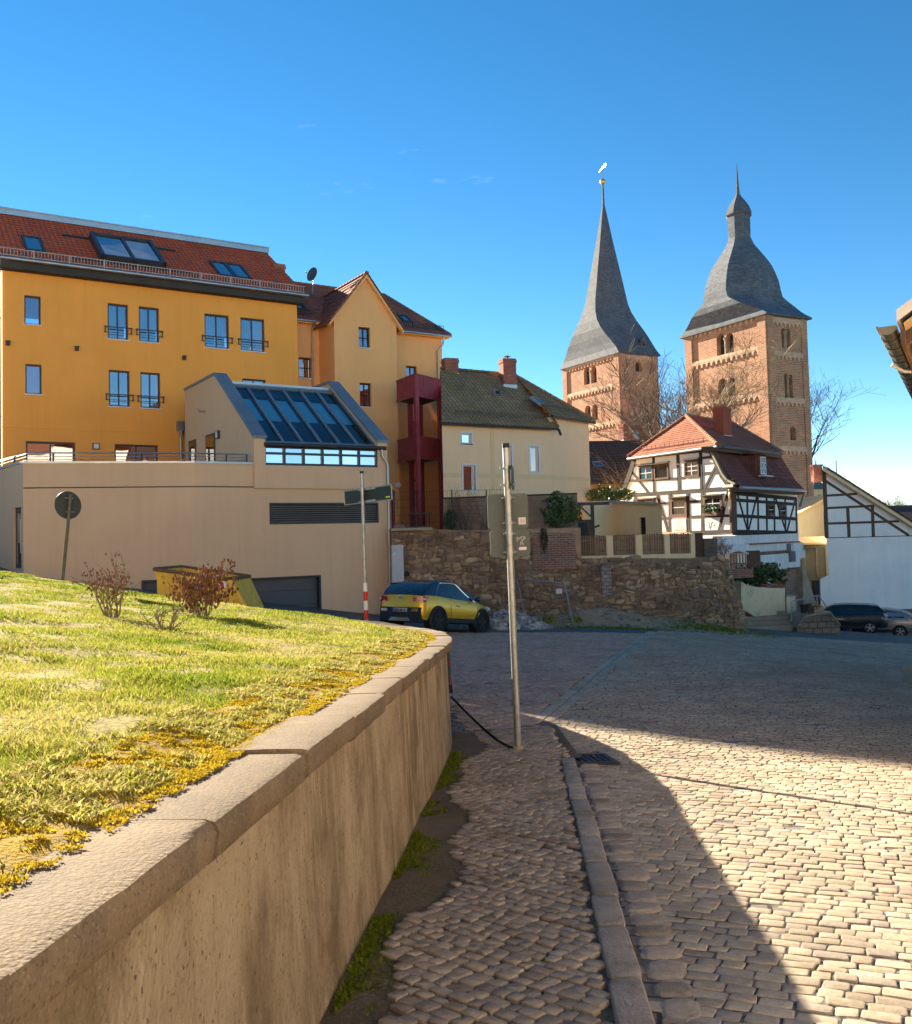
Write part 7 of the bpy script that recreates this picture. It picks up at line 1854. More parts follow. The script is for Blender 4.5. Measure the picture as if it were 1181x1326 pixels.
def car(label, pos, head, tilt, body, house, axles, wr, pm, roofm, rimm, clad, side_glass, rear_glass, tail, plate, chrome_line=False, scale=1.0):
    """body: (x, zbot, ztop, halfwidth); house: (x, zroof, halfwidth at roof)"""
    T = thing('parked_car', label, 'car', pos)
    M_ = Matrix.Translation(V(pos)) @ Matrix.Rotation(head, 4, 'Z') @ Matrix.Rotation(tilt, 4, 'Y') @ Matrix.Scale(scale, 4)
    X = lambda x, y, z: M_ @ V((x, y, z))
    bx = lin(body[0][0], body[-1][0], 44)
    hw = lambda x: interp(body, x)[2]
    zt = lambda x: interp(body, x)[1]; zb = lambda x: interp(body, x)[0]
    def sec(x):
        b0, t0, w_ = interp(body, x); h_ = t0 - b0; half = [(0, b0), (.80 * w_, b0), (.95 * w_, b0 + .05 * h_), (.985 * w_, b0 + .2 * h_), (w_, b0 + .45 * h_), (.99 * w_, b0 + .62 * h_), (.985 * w_, b0 + .68 * h_), (.965 * w_, b0 + .85 * h_), (.925 * w_, t0 - .02), (.86 * w_, t0), (.5 * w_, t0 + .02), (0, t0 + .03)]
        return [X(x, y, z) for (y, z) in half] + [X(x, -y, z) for (y, z) in half[-2:0:-1]]
    mb = MB(); mb.loft([sec(x) for x in bx][::-1]); mb.loft
    mb.build('body', pm, T, smooth=38, uv=False)
    hx = lin(house[0][0], house[-1][0], 30)
    def hsec(x):
        zr, wr_ = interp(house, x); z0 = zt(x) - .03; w0 = .90 * hw(x); k = max(0.0, min(1.0, (zr - z0) / .42)); wt = w0 + (wr_ - w0) * k
        half = [(w0, z0), (w0 + (wt - w0) * .5, z0 + (zr - z0) * .5), (wt, z0 + (zr - z0) * .86), (wt * .93, z0 + (zr - z0) * .96), (wt * .6, zr + .008), (0, zr + .02)]
        return [X(x, y, z) for (y, z) in half] + [X(x, -y, z) for (y, z) in half[-2::-1]]
    mb = MB(); mb.loft([hsec(x) for x in hx][::-1]); mb.build('cabin', roofm, T, smooth=38, uv=False)
    def hp(x, f, s, out=.006):      # point on the cabin side, f = 0 belt .. 1 roof edge
        zr, wr_ = interp(house, x); z0 = zt(x) - .03; w0 = .90 * hw(x); k = max(0.0, min(1.0, (zr - z0) / .42)); wt = w0 + (wr_ - w0) * k
        f_ = f * .86; return X(x, s * (w0 + (wt - w0) * f_ / .86 + out), z0 + (zr - z0) * f_)
    for s in (1, -1):
        for (a0, a1, f0, fa, fb) in side_glass:      # x range, bottom f, top f at each end
            n = 6; lo = [hp(a0 + (a1 - a0) * i / n, f0, s) for i in range(n + 1)]; hi = [hp(a0 + (a1 - a0) * i / n, fa + (fb - fa) * i / n, s) for i in range(n + 1)]
            mb = MB()
            for i in range(n): mb.add([lo[i], lo[i + 1], hi[i + 1], hi[i]], [(0, 1, 2, 3) if s < 0 else (3, 2, 1, 0)])
            mb.build('side_window', mt['carglass'], T, smooth=60)
        if chrome_line:
            mb = MB(); x0, x1 = chrome_line; n = 16; pth = []
            for i in range(n + 1): x = x0 + (x1 - x0) * i / n; pth.append(hp(x, min(1.0, .05 + 6 * i / n, .05 + 2.2 * (n - i) / n), s, .012))
            mb.tube(pth, .016, 5); mb.build('chrome_strip', mt['chrome'], T, smooth=60)
    # rear window lies on the sloping tail
    (xa, xb, wf) = rear_glass; n = 5; mb = MB(); ro = []
    for i in range(n + 1):
        x = xa + (xb - xa) * i / n; zr, wr_ = interp(house, x); w_ = min(.86 * hw(x), wr_ * 1.08) * wf; ro.append([X(x - .012, y * w_, zr + .014 - .02 * abs(y) ** 3) for y in (-1, -.5, 0, .5, 1)])
    mb.loft(ro, cap=False, closed=False)
    mb.build('rear_window', mt['carglass'], T, smooth=60)
    hxs = [h for h in house]; 
    # wheels, arches
    for ax in axles:
        for s in (1, -1):
            y = hw(ax) * s
            mb = MB(); n = 20; ring = lambda r, yy: [X(ax + r * math.cos(2 * math.pi * k / n), yy, wr + r * math.sin(2 * math.pi * k / n)) for k in range(n)]
            mb.loft([ring(wr * .98, y - s * .2), ring(wr, y - s * .17), ring(wr, y - s * .01), ring(wr * .93, y + s * .018), ring(wr * .68, y + s * .012)]); w_ = mb.build('wheel', mt['rubber'], T, smooth=40)
            mb = MB(); mb.loft([ring(wr * .69, y + s * .011), ring(wr * .64, y + s * .024), ring(wr * .6, y + s * .0)]); o = mb
            for k in range(5):
                t_ = 2 * math.pi * k / 5 + .3; c_, s_ = math.cos(t_), math.sin(t_); p = lambda r, e, yy: X(ax + r * c_ - e * s_, yy, wr + r * s_ + e * c_)
                mb.hexa([p(.03, -.03, y + s * .005), p(.03, .03, y + s * .005), p(wr * .63, .045, y + s * .005), p(wr * .63, -.045, y + s * .005), p(.03, -.03, y + s * .026), p(.03, .03, y + s * .026), p(wr * .63, .04, y + s * .026), p(wr * .63, -.04, y + s * .026)])
            mb.loft([ring(.06, y + s * .01), ring(.05, y + s * .032)]); mb.build('rim', mt[rimm], w_, smooth=40)
            mb = MB(); mb.loft([ring(wr * 1.16, y - s * .25), ring(wr * 1.16, y + s * .004)]); mb.build('wheel_well', mt['rubber'], T)
            if clad:
                mb = MB(); n2 = 16; a0, a1 = -.28, math.pi + .28
                def arc(r, yy): return [X(ax + r * math.cos(a0 + (a1 - a0) * k / n2), yy, wr + r * math.sin(a0 + (a1 - a0) * k / n2)) for k in range(n2 + 1)]
                mb.loft([arc(wr * 1.14, y - s * .03), arc(wr * 1.14, y + s * .022), arc(wr * 1.30, y + s * .018), arc(wr * 1.36, y - s * .03)], cap=False, closed=False); mb.build('arch_cladding', mt['blackplastic'], T, smooth=40)
    for s in (1, -1):
        mb = MB(); a, b_ = axles[0] + wr * 1.1, axles[1] - wr * 1.1; w_ = hw(0)
        mb.hexa([X(a, s * w_ * .9, zb(0) - .02), X(b_, s * w_ * .9, zb(0) - .02), X(b_, s * (w_ + .014), zb(0) + .02), X(a, s * (w_ + .014), zb(0) + .02), X(a, s * w_ * .9, zb(0) + .15), X(b_, s * w_ * .9, zb(0) + .15), X(b_, s * (w_ + .008), zb(0) + .14), X(a, s * (w_ + .008), zb(0) + .14)]); mb.build('sill', mt['blackplastic'], T)
        # door gap and handle
        x = (axles[0] + axles[1]) / 2
        for xx in (axles[0] + wr + .28, axles[1] - .28):
            mb = MB(); zlo, zhi = zb(xx) + .18, zt(xx) - .02; pts_ = []
            for i in range(6):
                z = zlo + (zhi - zlo) * i / 5; k = (z - zb(xx)) / (zt(xx) - zb(xx)); ww = hw(xx) * (.99 if k < .3 else (1.0 if k < .6 else (.985 if k < .75 else .955))) ; pts_.append(X(xx, s * (ww + .002), z))
            mb.tube(pts_, .006, 4); mb.build('door_gap', mt['rubber'], T)
        hx_ = axles[0] + wr + .55; mb = MB(); mb.tube([X(hx_, s * (hw(hx_) * .985 + .02), zt(hx_) - .2), X(hx_ + .2, s * (hw(hx_) * .985 + .02), zt(hx_) - .21)], .018, 6); mb.build('door_handle', pm, T)
        mx = house[-1][0] - .35; mb = MB(); mb.ball(X(mx, s * (hw(mx) + .07), zt(mx) + .07), .11, 8, 6, sq=(.8, .9, .75)); mb.build('wing_mirror', roofm, T, smooth=60)
    # rear end: lights, plate, bumper
    xr = body[0][0]
    for s in (1, -1):
        mb = MB(); x0, y0, z0, L, hh = tail; x1 = x0 + L
        def bpnt(x, z): 
            k = (z - zb(x)) / (zt(x) - zb(x)); return hw(x) * (1.0 if k < .6 else (1.0 - (k - .6) * .2)) + .012
        pts = []
        for i in range(5):
            x = x0 + L * i / 4; pts.append((X(x - .02, s * bpnt(x, z0), z0 - hh * (.5 - .15 * i / 4)), X(x - .02, s * bpnt(x, z0 + hh * .4), z0 + hh * .5)))
        rs = [[X(xr - .015 + .0, s * y0, z0 - hh * .35), X(xr - .015, s * y0, z0 + hh * .4)]] + [list(p) for p in pts]
        mb.loft(rs, cap=False, closed=False); lg = mb.build('tail_light', mt['redlamp'], T, smooth=60)
        mb = MB(); q = X(x0 + .02, s * (bpnt(x0 + .02, z0) + .01), z0); mb.ball(q, hh * .35, 8, 6, sq=(1, 1, .7)); mb.build('lamp_lens', mt['clearlamp'], lg, smooth=60)
    zp, pw_ = plate
    mb = MB(); mb.hexa([X(xr - .02, -pw_, zp - .055), X(xr - .02, pw_, zp - .055), X(xr + .06, pw_, zp - .055), X(xr + .06, -pw_, zp - .055), X(xr - .02, -pw_, zp + .055), X(xr - .02, pw_, zp + .055), X(xr + .06, pw_, zp + .055), X(xr + .06, -pw_, zp + .055)]); pl = mb.build('number_plate', mt['whitetrim'], T)
    mb = MB(); mb.quad(X(xr - .023, pw_, zp - .05), X(xr - .023, pw_ - .05, zp - .05), X(xr - .023, pw_ - .05, zp + .05), X(xr - .023, pw_, zp + .05)); mb.build('blue_strip', plain('plate blue', (.02, .07, .35), bump=0) if 'plate blue' not in bpy.data.materials else bpy.data.materials['plate blue'], pl)
    mb = MB(); y = pw_ - .09
    for wd in (.045, .045, .05, .0, .045, .045, .0, .05, .045):
        if wd: mb.quad(X(xr - .023, y, zp - .032), X(xr - .023, y - wd * .8, zp - .032), X(xr - .023, y - wd * .8, zp + .032), X(xr - .023, y, zp + .032))
        y -= (wd or .025) + .006
        if y < -pw_ + .06: break
    mb.build('plate_lettering', mt['ink'], pl)
    return T, X, hw, zt, zb
cg = at(565, 822, 29.2); cg.z = G(cg.x, cg.y)
hd = R_(57)
f_ = V((math.cos(hd), math.sin(hd), 0)); za, zb_ = G(cg.x - f_.x * 1.2, cg.y - f_.y * 1.2), G(cg.x + f_.x * 1.2, cg.y + f_.y * 1.2)
ty = math.atan2(za - zb_, 2.4) + R_(2)
m_yel = paint('mustard metallic paint', (.78, .43, .012), .35); m_roofn = paint('navy black roof paint', (.012, .018, .035), .2)
T, X, hw_, zt_c, zb_c = car('small mustard yellow hatchback with navy roof parked before the rubble wall', (cg.x, cg.y, (za + zb_) / 2 - .02), hd, ty,
    [(-1.83, .40, .84, .62), (-1.79, .34, .98, .74), (-1.66, .31, 1.03, .81), (-1.2, .29, 1.03, .855), (-.5, .28, .99, .86), (.4, .28, .955, .86), (.9, .28, .935, .86), (1.25, .28, .88, .845), (1.6, .30, .79, .78), (1.8, .34, .68, .66), (1.9, .40, .56, .50)],
    [(-1.74, 1.04, .60), (-1.55, 1.22, .60), (-1.32, 1.38, .60), (-.95, 1.46, .60), (-.4, 1.49, .60), (.05, 1.47, .60), (.4, 1.37, .60), (.75, 1.17, .62), (1.1, .955, .66)],
    (-1.155, 1.155), .325, m_yel, m_roofn, 'rimdark', True, [(-1.05, -.62, .1, .72, .93), (-.56, .52, .06, .95, .80)], (-1.70, -1.28, 1.05), (-1.76, .44, .90, .22, .17), (.60, .26), chrome_line=(-1.22, .86), scale=1.08)
mb = MB(); xr = -1.84
mb.hexa([X(xr - .01, -.68, .30), X(xr - .01, .68, .30), X(xr + .3, .80, .30), X(xr + .3, -.80, .30), X(xr - .01, -.66, .68), X(xr - .01, .66, .68), X(xr + .26, .82, .66), X(xr + .26, -.82, .66)])
mb.build('rear_bumper', mt['blackplastic'], T)
mb = MB()
for s in (1, -1): mb.hexa([X(xr - .03, s * .40, .56), X(xr - .03, s * .62, .56), X(xr, s * .62, .56), X(xr, s * .40, .56), X(xr - .03, s * .42, .64), X(xr - .03, s * .64, .64), X(xr, s * .64, .64), X(xr, s * .42, .64)])
mb.hexa([X(xr - .03, -.35, .30), X(xr - .03, .35, .30), X(xr + .05, .45, .30), X(xr + .05, -.45, .30), X(xr - .02, -.28, .40), X(xr - .02, .28, .40), X(xr + .05, .3, .40), X(xr + .05, -.3, .40)])
mb.build('bumper_trim', mt['chrome'], T)
mb = MB(); cz = .93; q = [X(-1.835 + .05 * (k % 1), .06 * math.cos(2 * math.pi * k / 14), cz + .06 * math.sin(2 * math.pi * k / 14)) for k in range(15)]
q = [X(-1.80 - .012, .065 * math.cos(2 * math.pi * k / 14), cz + .065 * math.sin(2 * math.pi * k / 14)) for k in range(15)]
mb.tube(q, .012, 5); mb.tube([X(-1.815, .09, cz + .012), X(-1.815, -.0, cz + .012), X(-1.815, .0, cz - .012), X(-1.815, -.09, cz - .012)], .012, 4); mb.build('badge', mt['chrome'], T)
mb = MB()
for s in (1, -1): mb.ball(X(1.70, s * .60, .74), .15, 8, 6, sq=(1.2, .6, .6))
mb.build('headlight', mt['clearlamp'], T, smooth=60)
# estate and hatchback below the white house
estate_b = [(-2.2, .42, .80, .70), (-2.16, .34, 1.0, .80), (-2.0, .30, 1.02, .86), (-1.3, .28, 1.02, .88), (0, .27, .99, .89), (.9, .27, .96, .88), (1.5, .28, .90, .86), (2.0, .30, .78, .76), (2.25, .36, .62, .58)]
estate_h = [(-2.14, 1.03, .64), (-1.98, 1.25, .62), (-1.75, 1.42, .62), (-1.2, 1.48, .62), (-.3, 1.50, .62), (.3, 1.46, .62), (.7, 1.30, .63), (1.25, .96, .68)]
def gcar(px, py, D): p = at(px, py, D); p.z = G(p.x, p.y); return p
c1 = gcar(1089, 815, 48.2); hd = R_(158)
T1c, *_ = car('dark green black estate car parked nose in behind the stone plinth', c1, hd, R_(0), estate_b, estate_h, (-1.35, 1.35), .315, paint('dark car paint', (.008, .016, .018), .2), paint('dark roof paint', (.008, .016, .018), .2), 'rim', False,
    [(-1.85, -1.2, .12, .80, .92), (-1.12, -.2, .08, .94, .95), (-.12, .8, .08, .95, .78)], (-2.12, -1.80, 1.0), (-2.15, .5, .92, .16, .26), (.72, .26))
c2 = gcar(1133, 812, 50.3)
T2c, *_ = car('silver beige hatchback with raked rear window parked beyond the dark estate car', c2, R_(150), 0, [(x * .93, a, b_ * 1.02, w_) for (x, a, b_, w_) in estate_b], [(-2.0, 1.05, .62), (-1.6, 1.26, .62), (-1.2, 1.42, .62), (-.6, 1.49, .62), (.1, 1.47, .62), (.6, 1.30, .63), (1.15, .98, .68)], (-1.3, 1.3), .315,
    paint('silver beige paint', (.34, .30, .26), .5), paint('silver roof paint', (.34, .30, .26), .5), 'rim', False, [(-1.5, -1.0, .12, .70, .90), (-.92, -.1, .08, .92, .95), (0, .75, .08, .95, .78)], (-1.95, -1.3, 1.0), (-2.0, .42, .95, .26, .2), (.75, .26))

# ================================================================== SKIP
sk = at(264, 770, 24.0); sk.z = G(sk.x, sk.y); zk1 = at(230, 739, 24.0).z
T = thing('waste_skip', 'battered yellow waste skip behind the lawn, in front of the garage building', 'skip', sk)
FK = Fr(at(203, 770, 24.3)[:2], (.99, -.1)); ku = lambda px, py: FK.uv(px, py)
u0, u1 = ku(202, 740)[0], ku(296, 748)[0]; ub0, ub1 = ku(206, 785)[0], ku(327, 784)[0]; zt0, zt1 = ku(202, 737)[1], ku(300, 750)[1]; zbm = sk.z + .1
Dp = 1.6
mb = MB()
A = [FK.P(ub0 + .15, zbm, 0), FK.P(ub1 - .2, zbm, 0), FK.P(ub1 - .2, zbm, -Dp), FK.P(ub0 + .15, zbm, -Dp)]; Bt = [FK.P(u0, zt0, .1), FK.P(u1, zt1, .1), FK.P(u1, zt1, -Dp - .1), FK.P(u0, zt0, -Dp - .1)]
mb.add(A + Bt, [(3, 2, 1, 0), (0, 1, 5, 4), (1, 2, 6, 5), (2, 3, 7, 6), (3, 0, 4, 7)]); In = [p + (sum(Bt, V((0, 0, 0))) / 4 - p) * .05 for p in Bt]
mb.add(Bt + In + [p - V((0, 0, .8)) for p in In], [(0, 1, 5, 4), (1, 2, 6, 5), (2, 3, 7, 6), (3, 0, 4, 7), (4, 5, 9, 8), (5, 6, 10, 9), (6, 7, 11, 10), (7, 4, 8, 11), (8, 9, 10, 11)])
mb.build('hopper', mt['yellowskip'], T)
mb = MB(); 
for i in range(4): mb.tube([Bt[i], Bt[(i + 1) % 4]], .055, 6)
mb.build('rim', plain('rusty rim', (.16, .09, .05), var=.3, scale=6), T)
mb = MB()
mb.slab([FK.P(u1 + .02, zt1 - .02, .14), FK.P(u1 + .12, zt1 - .02, .14), FK.P(ub1, zbm, .14), FK.P(ub1 - .14, zbm, .14)], FK.n * -.1)
for z in (.25, .55): mb.box(FK, u0 + .3, ub1 - .35 - z * .5, zbm + z * 1.0, zbm + z + .07, .0, .14)
for f in (.18, .45, .72): u = u0 + (u1 - u0) * f; mb.box(FK, u - .04, u + .04, zbm + .1, zt1 - .05, .02, .13)
mb.build('stiffener', mt['yellowskip'], T)
r = FK.rect(280, 754, 293, 762, .15); mb = MB(); mb.box(FK, r[0], r[1], r[2], r[3], .13, .15); pn = mb.build('hazard_plate', mt['whitetrim'], T)
mb = MB(); L = r[1] - r[0]; h_ = r[3] - r[2]
mb.slab([FK.P(r[0] + L * .25, r[3], .154), FK.P(r[0] + L * .6, r[3], .154), FK.P(r[0] + L * .85, r[2], .154), FK.P(r[0] + L * .5, r[2], .154)], FK.n * -.006); mb.build('red_stripe', mt['redbands'], pn)

# ================================================================== SIGNS AND POLES
sp_ = gp(671, 970, .05); D = sp_.y
pt = at(655, 580, D - .02)
sg = thing('sign_pole', 'tall galvanised pole with two square sign backs standing at the pavement corner', 'sign pole', sp_)
ax = (pt - sp_); axn = ax.normalized(); at_h = lambda py: sp_ + ax * ((970 - py) / 390.0)
mb = MB(); mb.tube([sp_ - axn * .1, at_h(757), pt], .0385, 14); mb.build('pole', mt['galv'], sg, smooth=60)
mb = MB(); mb.tube([pt, pt + axn * .05], .042, 12); mb.build('cap', mt['blackplastic'], sg, smooth=40)
mb = MB(); mb.tube([sp_ - axn * .05, sp_ + axn * .04], .06, 10); mb.build('collar', mt['stonewarm'], sg)
sx = V((.995, .1, 0)).normalized(); sx = (sx - axn * sx.dot(axn)).normalized(); sn = sx.cross(axn)     # sn towards the camera
def plate(name, x0, x1, y0, y1, off, th_, mat, parent, rad=.04):
    c0 = at_h((y0 + y1) / 2); pc_ = proj(c0); sc = FPX / c0.y
    a0, a1 = (x0 - pc_[0]) / sc, (x1 - pc_[0]) / sc; h_ = (y1 - y0) / sc / 2; pts = []
    for (cx, cy, t0) in ((a1 - rad, h_ - rad, 0), (a0 + rad, h_ - rad, 90), (a0 + rad, -h_ + rad, 180), (a1 - rad, -h_ + rad, 270)):
        for k in range(5): t_ = R_(t0 + 22.5 * k); pts.append(c0 + sx * (cx + rad * math.cos(t_)) + axn * (cy + rad * math.sin(t_)) + sn * off)
    mb = MB(); mb.slab(pts, sn * -th_); return mb.build(name, mat, parent), c0, sc
p1, c1_, sc1 = plate('sign_plate', 632, 685, 640, 686, -.05, .012, mt['signback'], sg); p1['label'] = 'upper square sign back with one white sticker'
p2, c2_, sc2 = plate('sign_plate', 635.5, 687.5, 687.5, 722, -.05, .012, mt['signback'], sg); p2['label'] = 'lower sign back with scrawled graffiti and a small sticker'
plate('sticker', 672.5, 682, 671.5, 680.5, -.046, .003, mt['paper'], p1, .004); plate('sticker', 673, 683, 710, 714, -.046, .003, mt['paper'], p2, .004)
mb = MB()
for k in range(4): a = c1_ + sx * ((674 - proj(c1_)[0]) / sc1 + .0) - axn * ((674.2 + k * 1.5 - 663) / sc1) + sn * -.0425; mb.slab([a, a + sx * .055, a + sx * .055 + axn * .003, a + axn * .003], sn * .001)
mb.build('lettering', mt['ink'], p1)
# white marker scrawl on the lower plate
zz = lambda x, y: (620 + x / 6.63, 560 + y / 6.63)
mb = MB()
for path in ([(325, 920), (345, 905), (352, 935), (372, 905)], [(340, 945), (335, 925), (358, 915)], [(372, 935), (378, 905), (400, 905), (398, 930), (375, 938)], [(405, 905), (410, 925), (390, 915)], [(365, 980), (368, 945), (375, 960), (388, 980), (384, 945)]):
    pts_ = []
    for (x, y) in path:
        px, py = zz(x, y); pts_.append(c2_ + sx * ((px - proj(c2_)[0]) / sc2) - axn * ((py - 704.7) / sc2) + sn * -.046)
    mb.tube(pts_, .0035, 4)
mb.build('scrawl', mt['paper'], p2)
for y in (645, 678, 692, 716, 606, 628): q = at_h(y); mb = MB(); mb.tube([q - axn * .018, q + axn * .018], .047, 12); mb.tube([q - sx * .075, q + sx * .075], .011, 6); mb.build('clamp', mt['galv'], sg)
q0, q1 = at_h(634), at_h(603); e = sx * .052; dd = V((.12, .99, 0)).normalized()
mb = MB(); mb.slab([q0 + e - dd * .1, q0 + e + dd * .28, q1 + e + dd * .28, q1 + e - dd * .1], sx * .012); mb.build('sign_plate', mt['signdark'], sg, label='small dark plate seen edge on near the top')
wd = MB()
for k in range(120):
    a = random.uniform(0, 6.28); r = random.uniform(.05, .16); p = sp_ + V((math.cos(a) * r, math.sin(a) * r, -.01)); d = V((random.gauss(0, .02), random.gauss(0, .02), random.uniform(.015, .04))); wd.add([p - V((.004, 0, 0)), p + V((.004, 0, 0)), p + d], [(0, 1, 2)])
tag(wd.build('weeds', m_gm, None, kind='stuff', uv=False), 'small green weeds round the foot of the tall sign pole', 'weeds')

D = 17.0; b0_ = at(476, 840, D); b0_.z = G(b0_.x, b0_.y); t0_ = at(468.5, 613, D)
sg2 = thing('street_sign', 'slim galvanised post with a tilted dark sign blade and red white bands at its foot', 'street sign', b0_)
ax = t0_ - at(474.3, 800, D); axn2 = ax.normalized(); l_h = lambda py: t0_ - ax * ((py - 613) / 187.0)
bs = l_h(613 + 187 * (t0_.z - b0_.z) / ax.z)
mb = MB(); mb.tube([bs, l_h(754)], .037, 12); mb.tube([l_h(757), t0_], .033, 12); mb.build('pole', mt['galv'], sg2, smooth=60)
for (y0, y1, m_) in ((755, 766, 'whitetrim'), (766, 778, 'redbands'), (778, 790, 'whitetrim'), (790, 803, 'redbands'), (803, 815, 'whitetrim')): mb = MB(); mb.tube([l_h(y1), l_h(y0)], .04, 12); mb.build('band', mt[m_], sg2, smooth=60)
mb = MB(); mb.tube([t0_, t0_ + axn2 * .04], .037, 10); mb.build('cap', mt['blackplastic'], sg2)
dA, dB_ = at(443.5, 645, D + .35), at(504.5, 637, D - .45); 
cen = (dA + dB_) / 2; du_ = (dB_ - dA); LL = du_.length; du_.normalize(); dn_ = du_.cross(V((0, 0, 1))).normalized()
if dn_.y > 0: dn_ = -dn_
up_ = dn_.cross(du_); up_ = up_ if up_.z > 0 else -up_
mb = MB(); P4 = [cen - du_ * LL / 2 - up_ * .13, cen + du_ * LL / 2 - up_ * .13, cen + du_ * LL / 2 + up_ * .13, cen - du_ * LL / 2 + up_ * .13]; mb.slab([p - dn_ * .05 for p in P4], dn_ * -.02); bl = mb.build('sign_blade', mt['signdark'], sg2)
mb = MB()
for i in range(4): mb.tube([P4[i] - dn_ * .055, P4[(i + 1) % 4] - dn_ * .055], .014, 6)
mb.build('edge', mt['galv'], bl)
mb = MB()
for s in (-1, 1): q = cen + up_ * .115 * s - dn_ * .042; mb.slab([q - du_ * .22 - up_ * .02, q + du_ * .22 - up_ * .02, q + du_ * .22 + up_ * .02, q - du_ * .22 + up_ * .02], dn_ * .012)
mb.build('bracket', mt['galv'], bl)
mb = MB(); q = cen + du_ * (LL * .43) - up_ * .08 - dn_ * .045; mb.slab([q - du_ * .06 - up_ * .012, q + du_ * .05 - up_ * .012, q + du_ * .05 + up_ * .012, q - du_ * .06 + up_ * .012], dn_ * .004); mb.build('sticker', plain('lime sticker', (.35, .6, .03), bump=0), bl)
mb = MB(); q = l_h(752); mb.tube([q - du_ * .05, q + du_ * .09], .012, 5); mb.build('clip', mt['galv'], sg2)

D = 18.6; ctop, cbot = at(91.5, 640, D), at(80.5, 757, D); ax = (cbot - ctop); b_ = cbot + ax * ((cbot.z - G(cbot.x, cbot.y)) / -ax.z if ax.z < 0 else 0)
sg3 = thing('round_sign', 'round sign seen from behind on a leaning dark post at the edge of the lawn', 'road sign', b_)
m_post = plain('mossy grey post', (.11, .105, .075), rough=.7, var=.3, scale=8)
mb = MB(); mb.tube([b_, ctop], .034, 10); mb.build('pole', m_post, sg3, smooth=60)
cc = at(90, 654, D + .03); nn = V((.78, -.62, 0)); s1 = V((.62, .78, 0)); s2 = V((-.09 * .5, 0, 1)).normalized()
mb = MB(); mb.slab([cc + nn * -.05 + (s1 * math.cos(2 * math.pi * k / 32) + s2 * math.sin(2 * math.pi * k / 32)) * .285 for k in range(32)], nn * -.014); mb.build('sign_plate', plain('dark sign disc', (.06, .062, .052), rough=.5, var=.15, scale=3, bump=.02), sg3)
mb = MB()
for z in (-.14, .14): q = cc + s2 * z; mb.tube([q - s1 * .09, q + s1 * .09], .014, 5)
mb.build('clamp', mt['galv'], sg3)

# ---- red banded marker post at the wall end, cable on the ground
bp = gp(583.5, 898, .0); T = thing('marker_post', 'thin grey marker post with three red bands beside the end of the garden wall', 'post', bp)
tpz = at(579.5, 826, bp.y); axb = tpz - bp
mb = MB(); mb.tube([bp, tpz], .026, 10); mb.build('post', plain('brown grey post', (.12, .10, .085), rough=.6), T, smooth=60)
mb = MB(); mb.tube([tpz, tpz + V((0, 0, .02))], .042, 10); mb.tube([tpz + V((0, 0, .02)), tpz + V((0, 0, .06))], [.03, .022], 10); mb.build('cap', mt['galv'], T)
mb = MB(); mb.tube([bp, bp + axb * .16], .034, 10); mb.build('foot', mt['blackplastic'], T)
for y in (837, 859, 881): q = bp + axb * ((898 - y) / 72); mb = MB(); mb.tube([q - axb * .022, q + axb * .022], .029, 10); mb.build('red_band', mt['redbands'], T, smooth=60)
pts = []
for (x, y) in ((584, 903), (596, 915), (612, 931), (628, 946), (645, 960), (660, 968), (668, 970)):
    p = gp(x, y, .05); p.z = G(p.x, p.y) + .055; pts.append(p)
mb = MB(); mb.tube(pts, .014, 8); tag(mb.build('cable', plain('dull cable', (.015, .015, .015), rough=1, spec=0, bump=0), None, smooth=60), 'black cable lying on the cobbles from the wall end to the sign pole', 'cable')

# ================================================================== CONSTRUCTION FENCE, RUBBLE, DIRT
D = 33.2; cf = [at(682, 807, D - .3), at(669.5, 750, D + .7), at(731, 755, D + .7), at(743.5, 813, D - .3)]
T = thing('site_fence_frame', 'leaning bare steel site fence frame propped against the rubble wall', 'fence', cf[0])
mb = MB(); mb.tube([cf[0], cf[1], cf[2], cf[3], cf[3].lerp(cf[0], .5)], .03, 6); mb.build('frame', mt['galv'], T, smooth=40)
mb = MB()
for k in range(1, 14): mb.tube([cf[1].lerp(cf[2], k / 14), cf[0].lerp(cf[3], k / 14)], .004, 3, caps=False)
mb.build('mesh_infill', mt['darkmetal'], T)
q = cf[2].lerp(cf[3], .12); mb = MB(); mb.abox((q.x - .25, q.y - .04, q.z - .1), (.22, .02, .18)); mb.build('label_plate', mt['whitetrim'], T)
mb = MB(); rs = random.Random(9)
hc = gp(662, 816); 
def chunk(mb, c, r, rs, fl=.6):
    vs_ = [(x, y, z) for x in (-1, 1) for y in (-1, 1) for z in (-1, 1)]; Rm = Matrix.Rotation(rs.uniform(0, 6.28), 3, 'Z') @ Matrix.Rotation(rs.uniform(-.7, .7), 3, 'X')
    pts = [V(c) + Rm @ V((x * r * rs.uniform(.55, 1.1), y * r * rs.uniform(.4, .9), z * r * fl * rs.uniform(.5, 1))) for (x, y, z) in vs_]
    mb.hexa([pts[0], pts[4], pts[6], pts[2], pts[1], pts[5], pts[7], pts[3]])
for k in range(900):
    a, r = rs.uniform(0, 6.28), rs.random() ** .6 * 1.35; x, y = hc.x + math.cos(a) * r * 1.05, hc.y + .8 + math.sin(a) * r * .6
    z = G(x, y) + max(0, .62 * (1 - (r / 1.35) ** 1.3)) * rs.uniform(.5, 1.05); chunk(mb, (x, y, z), rs.choice([.04, .06, .08, .12]), rs)
tag(mb.build('rubble_heap', plain('pale plaster rubble', (.36, .34, .31), var=.25, isl=.45, scale=4, bump=.3), None, kind='stuff', uv=False), 'heap of pale broken plaster rubble by the nose of the yellow car', 'rubble')
mb = MB()
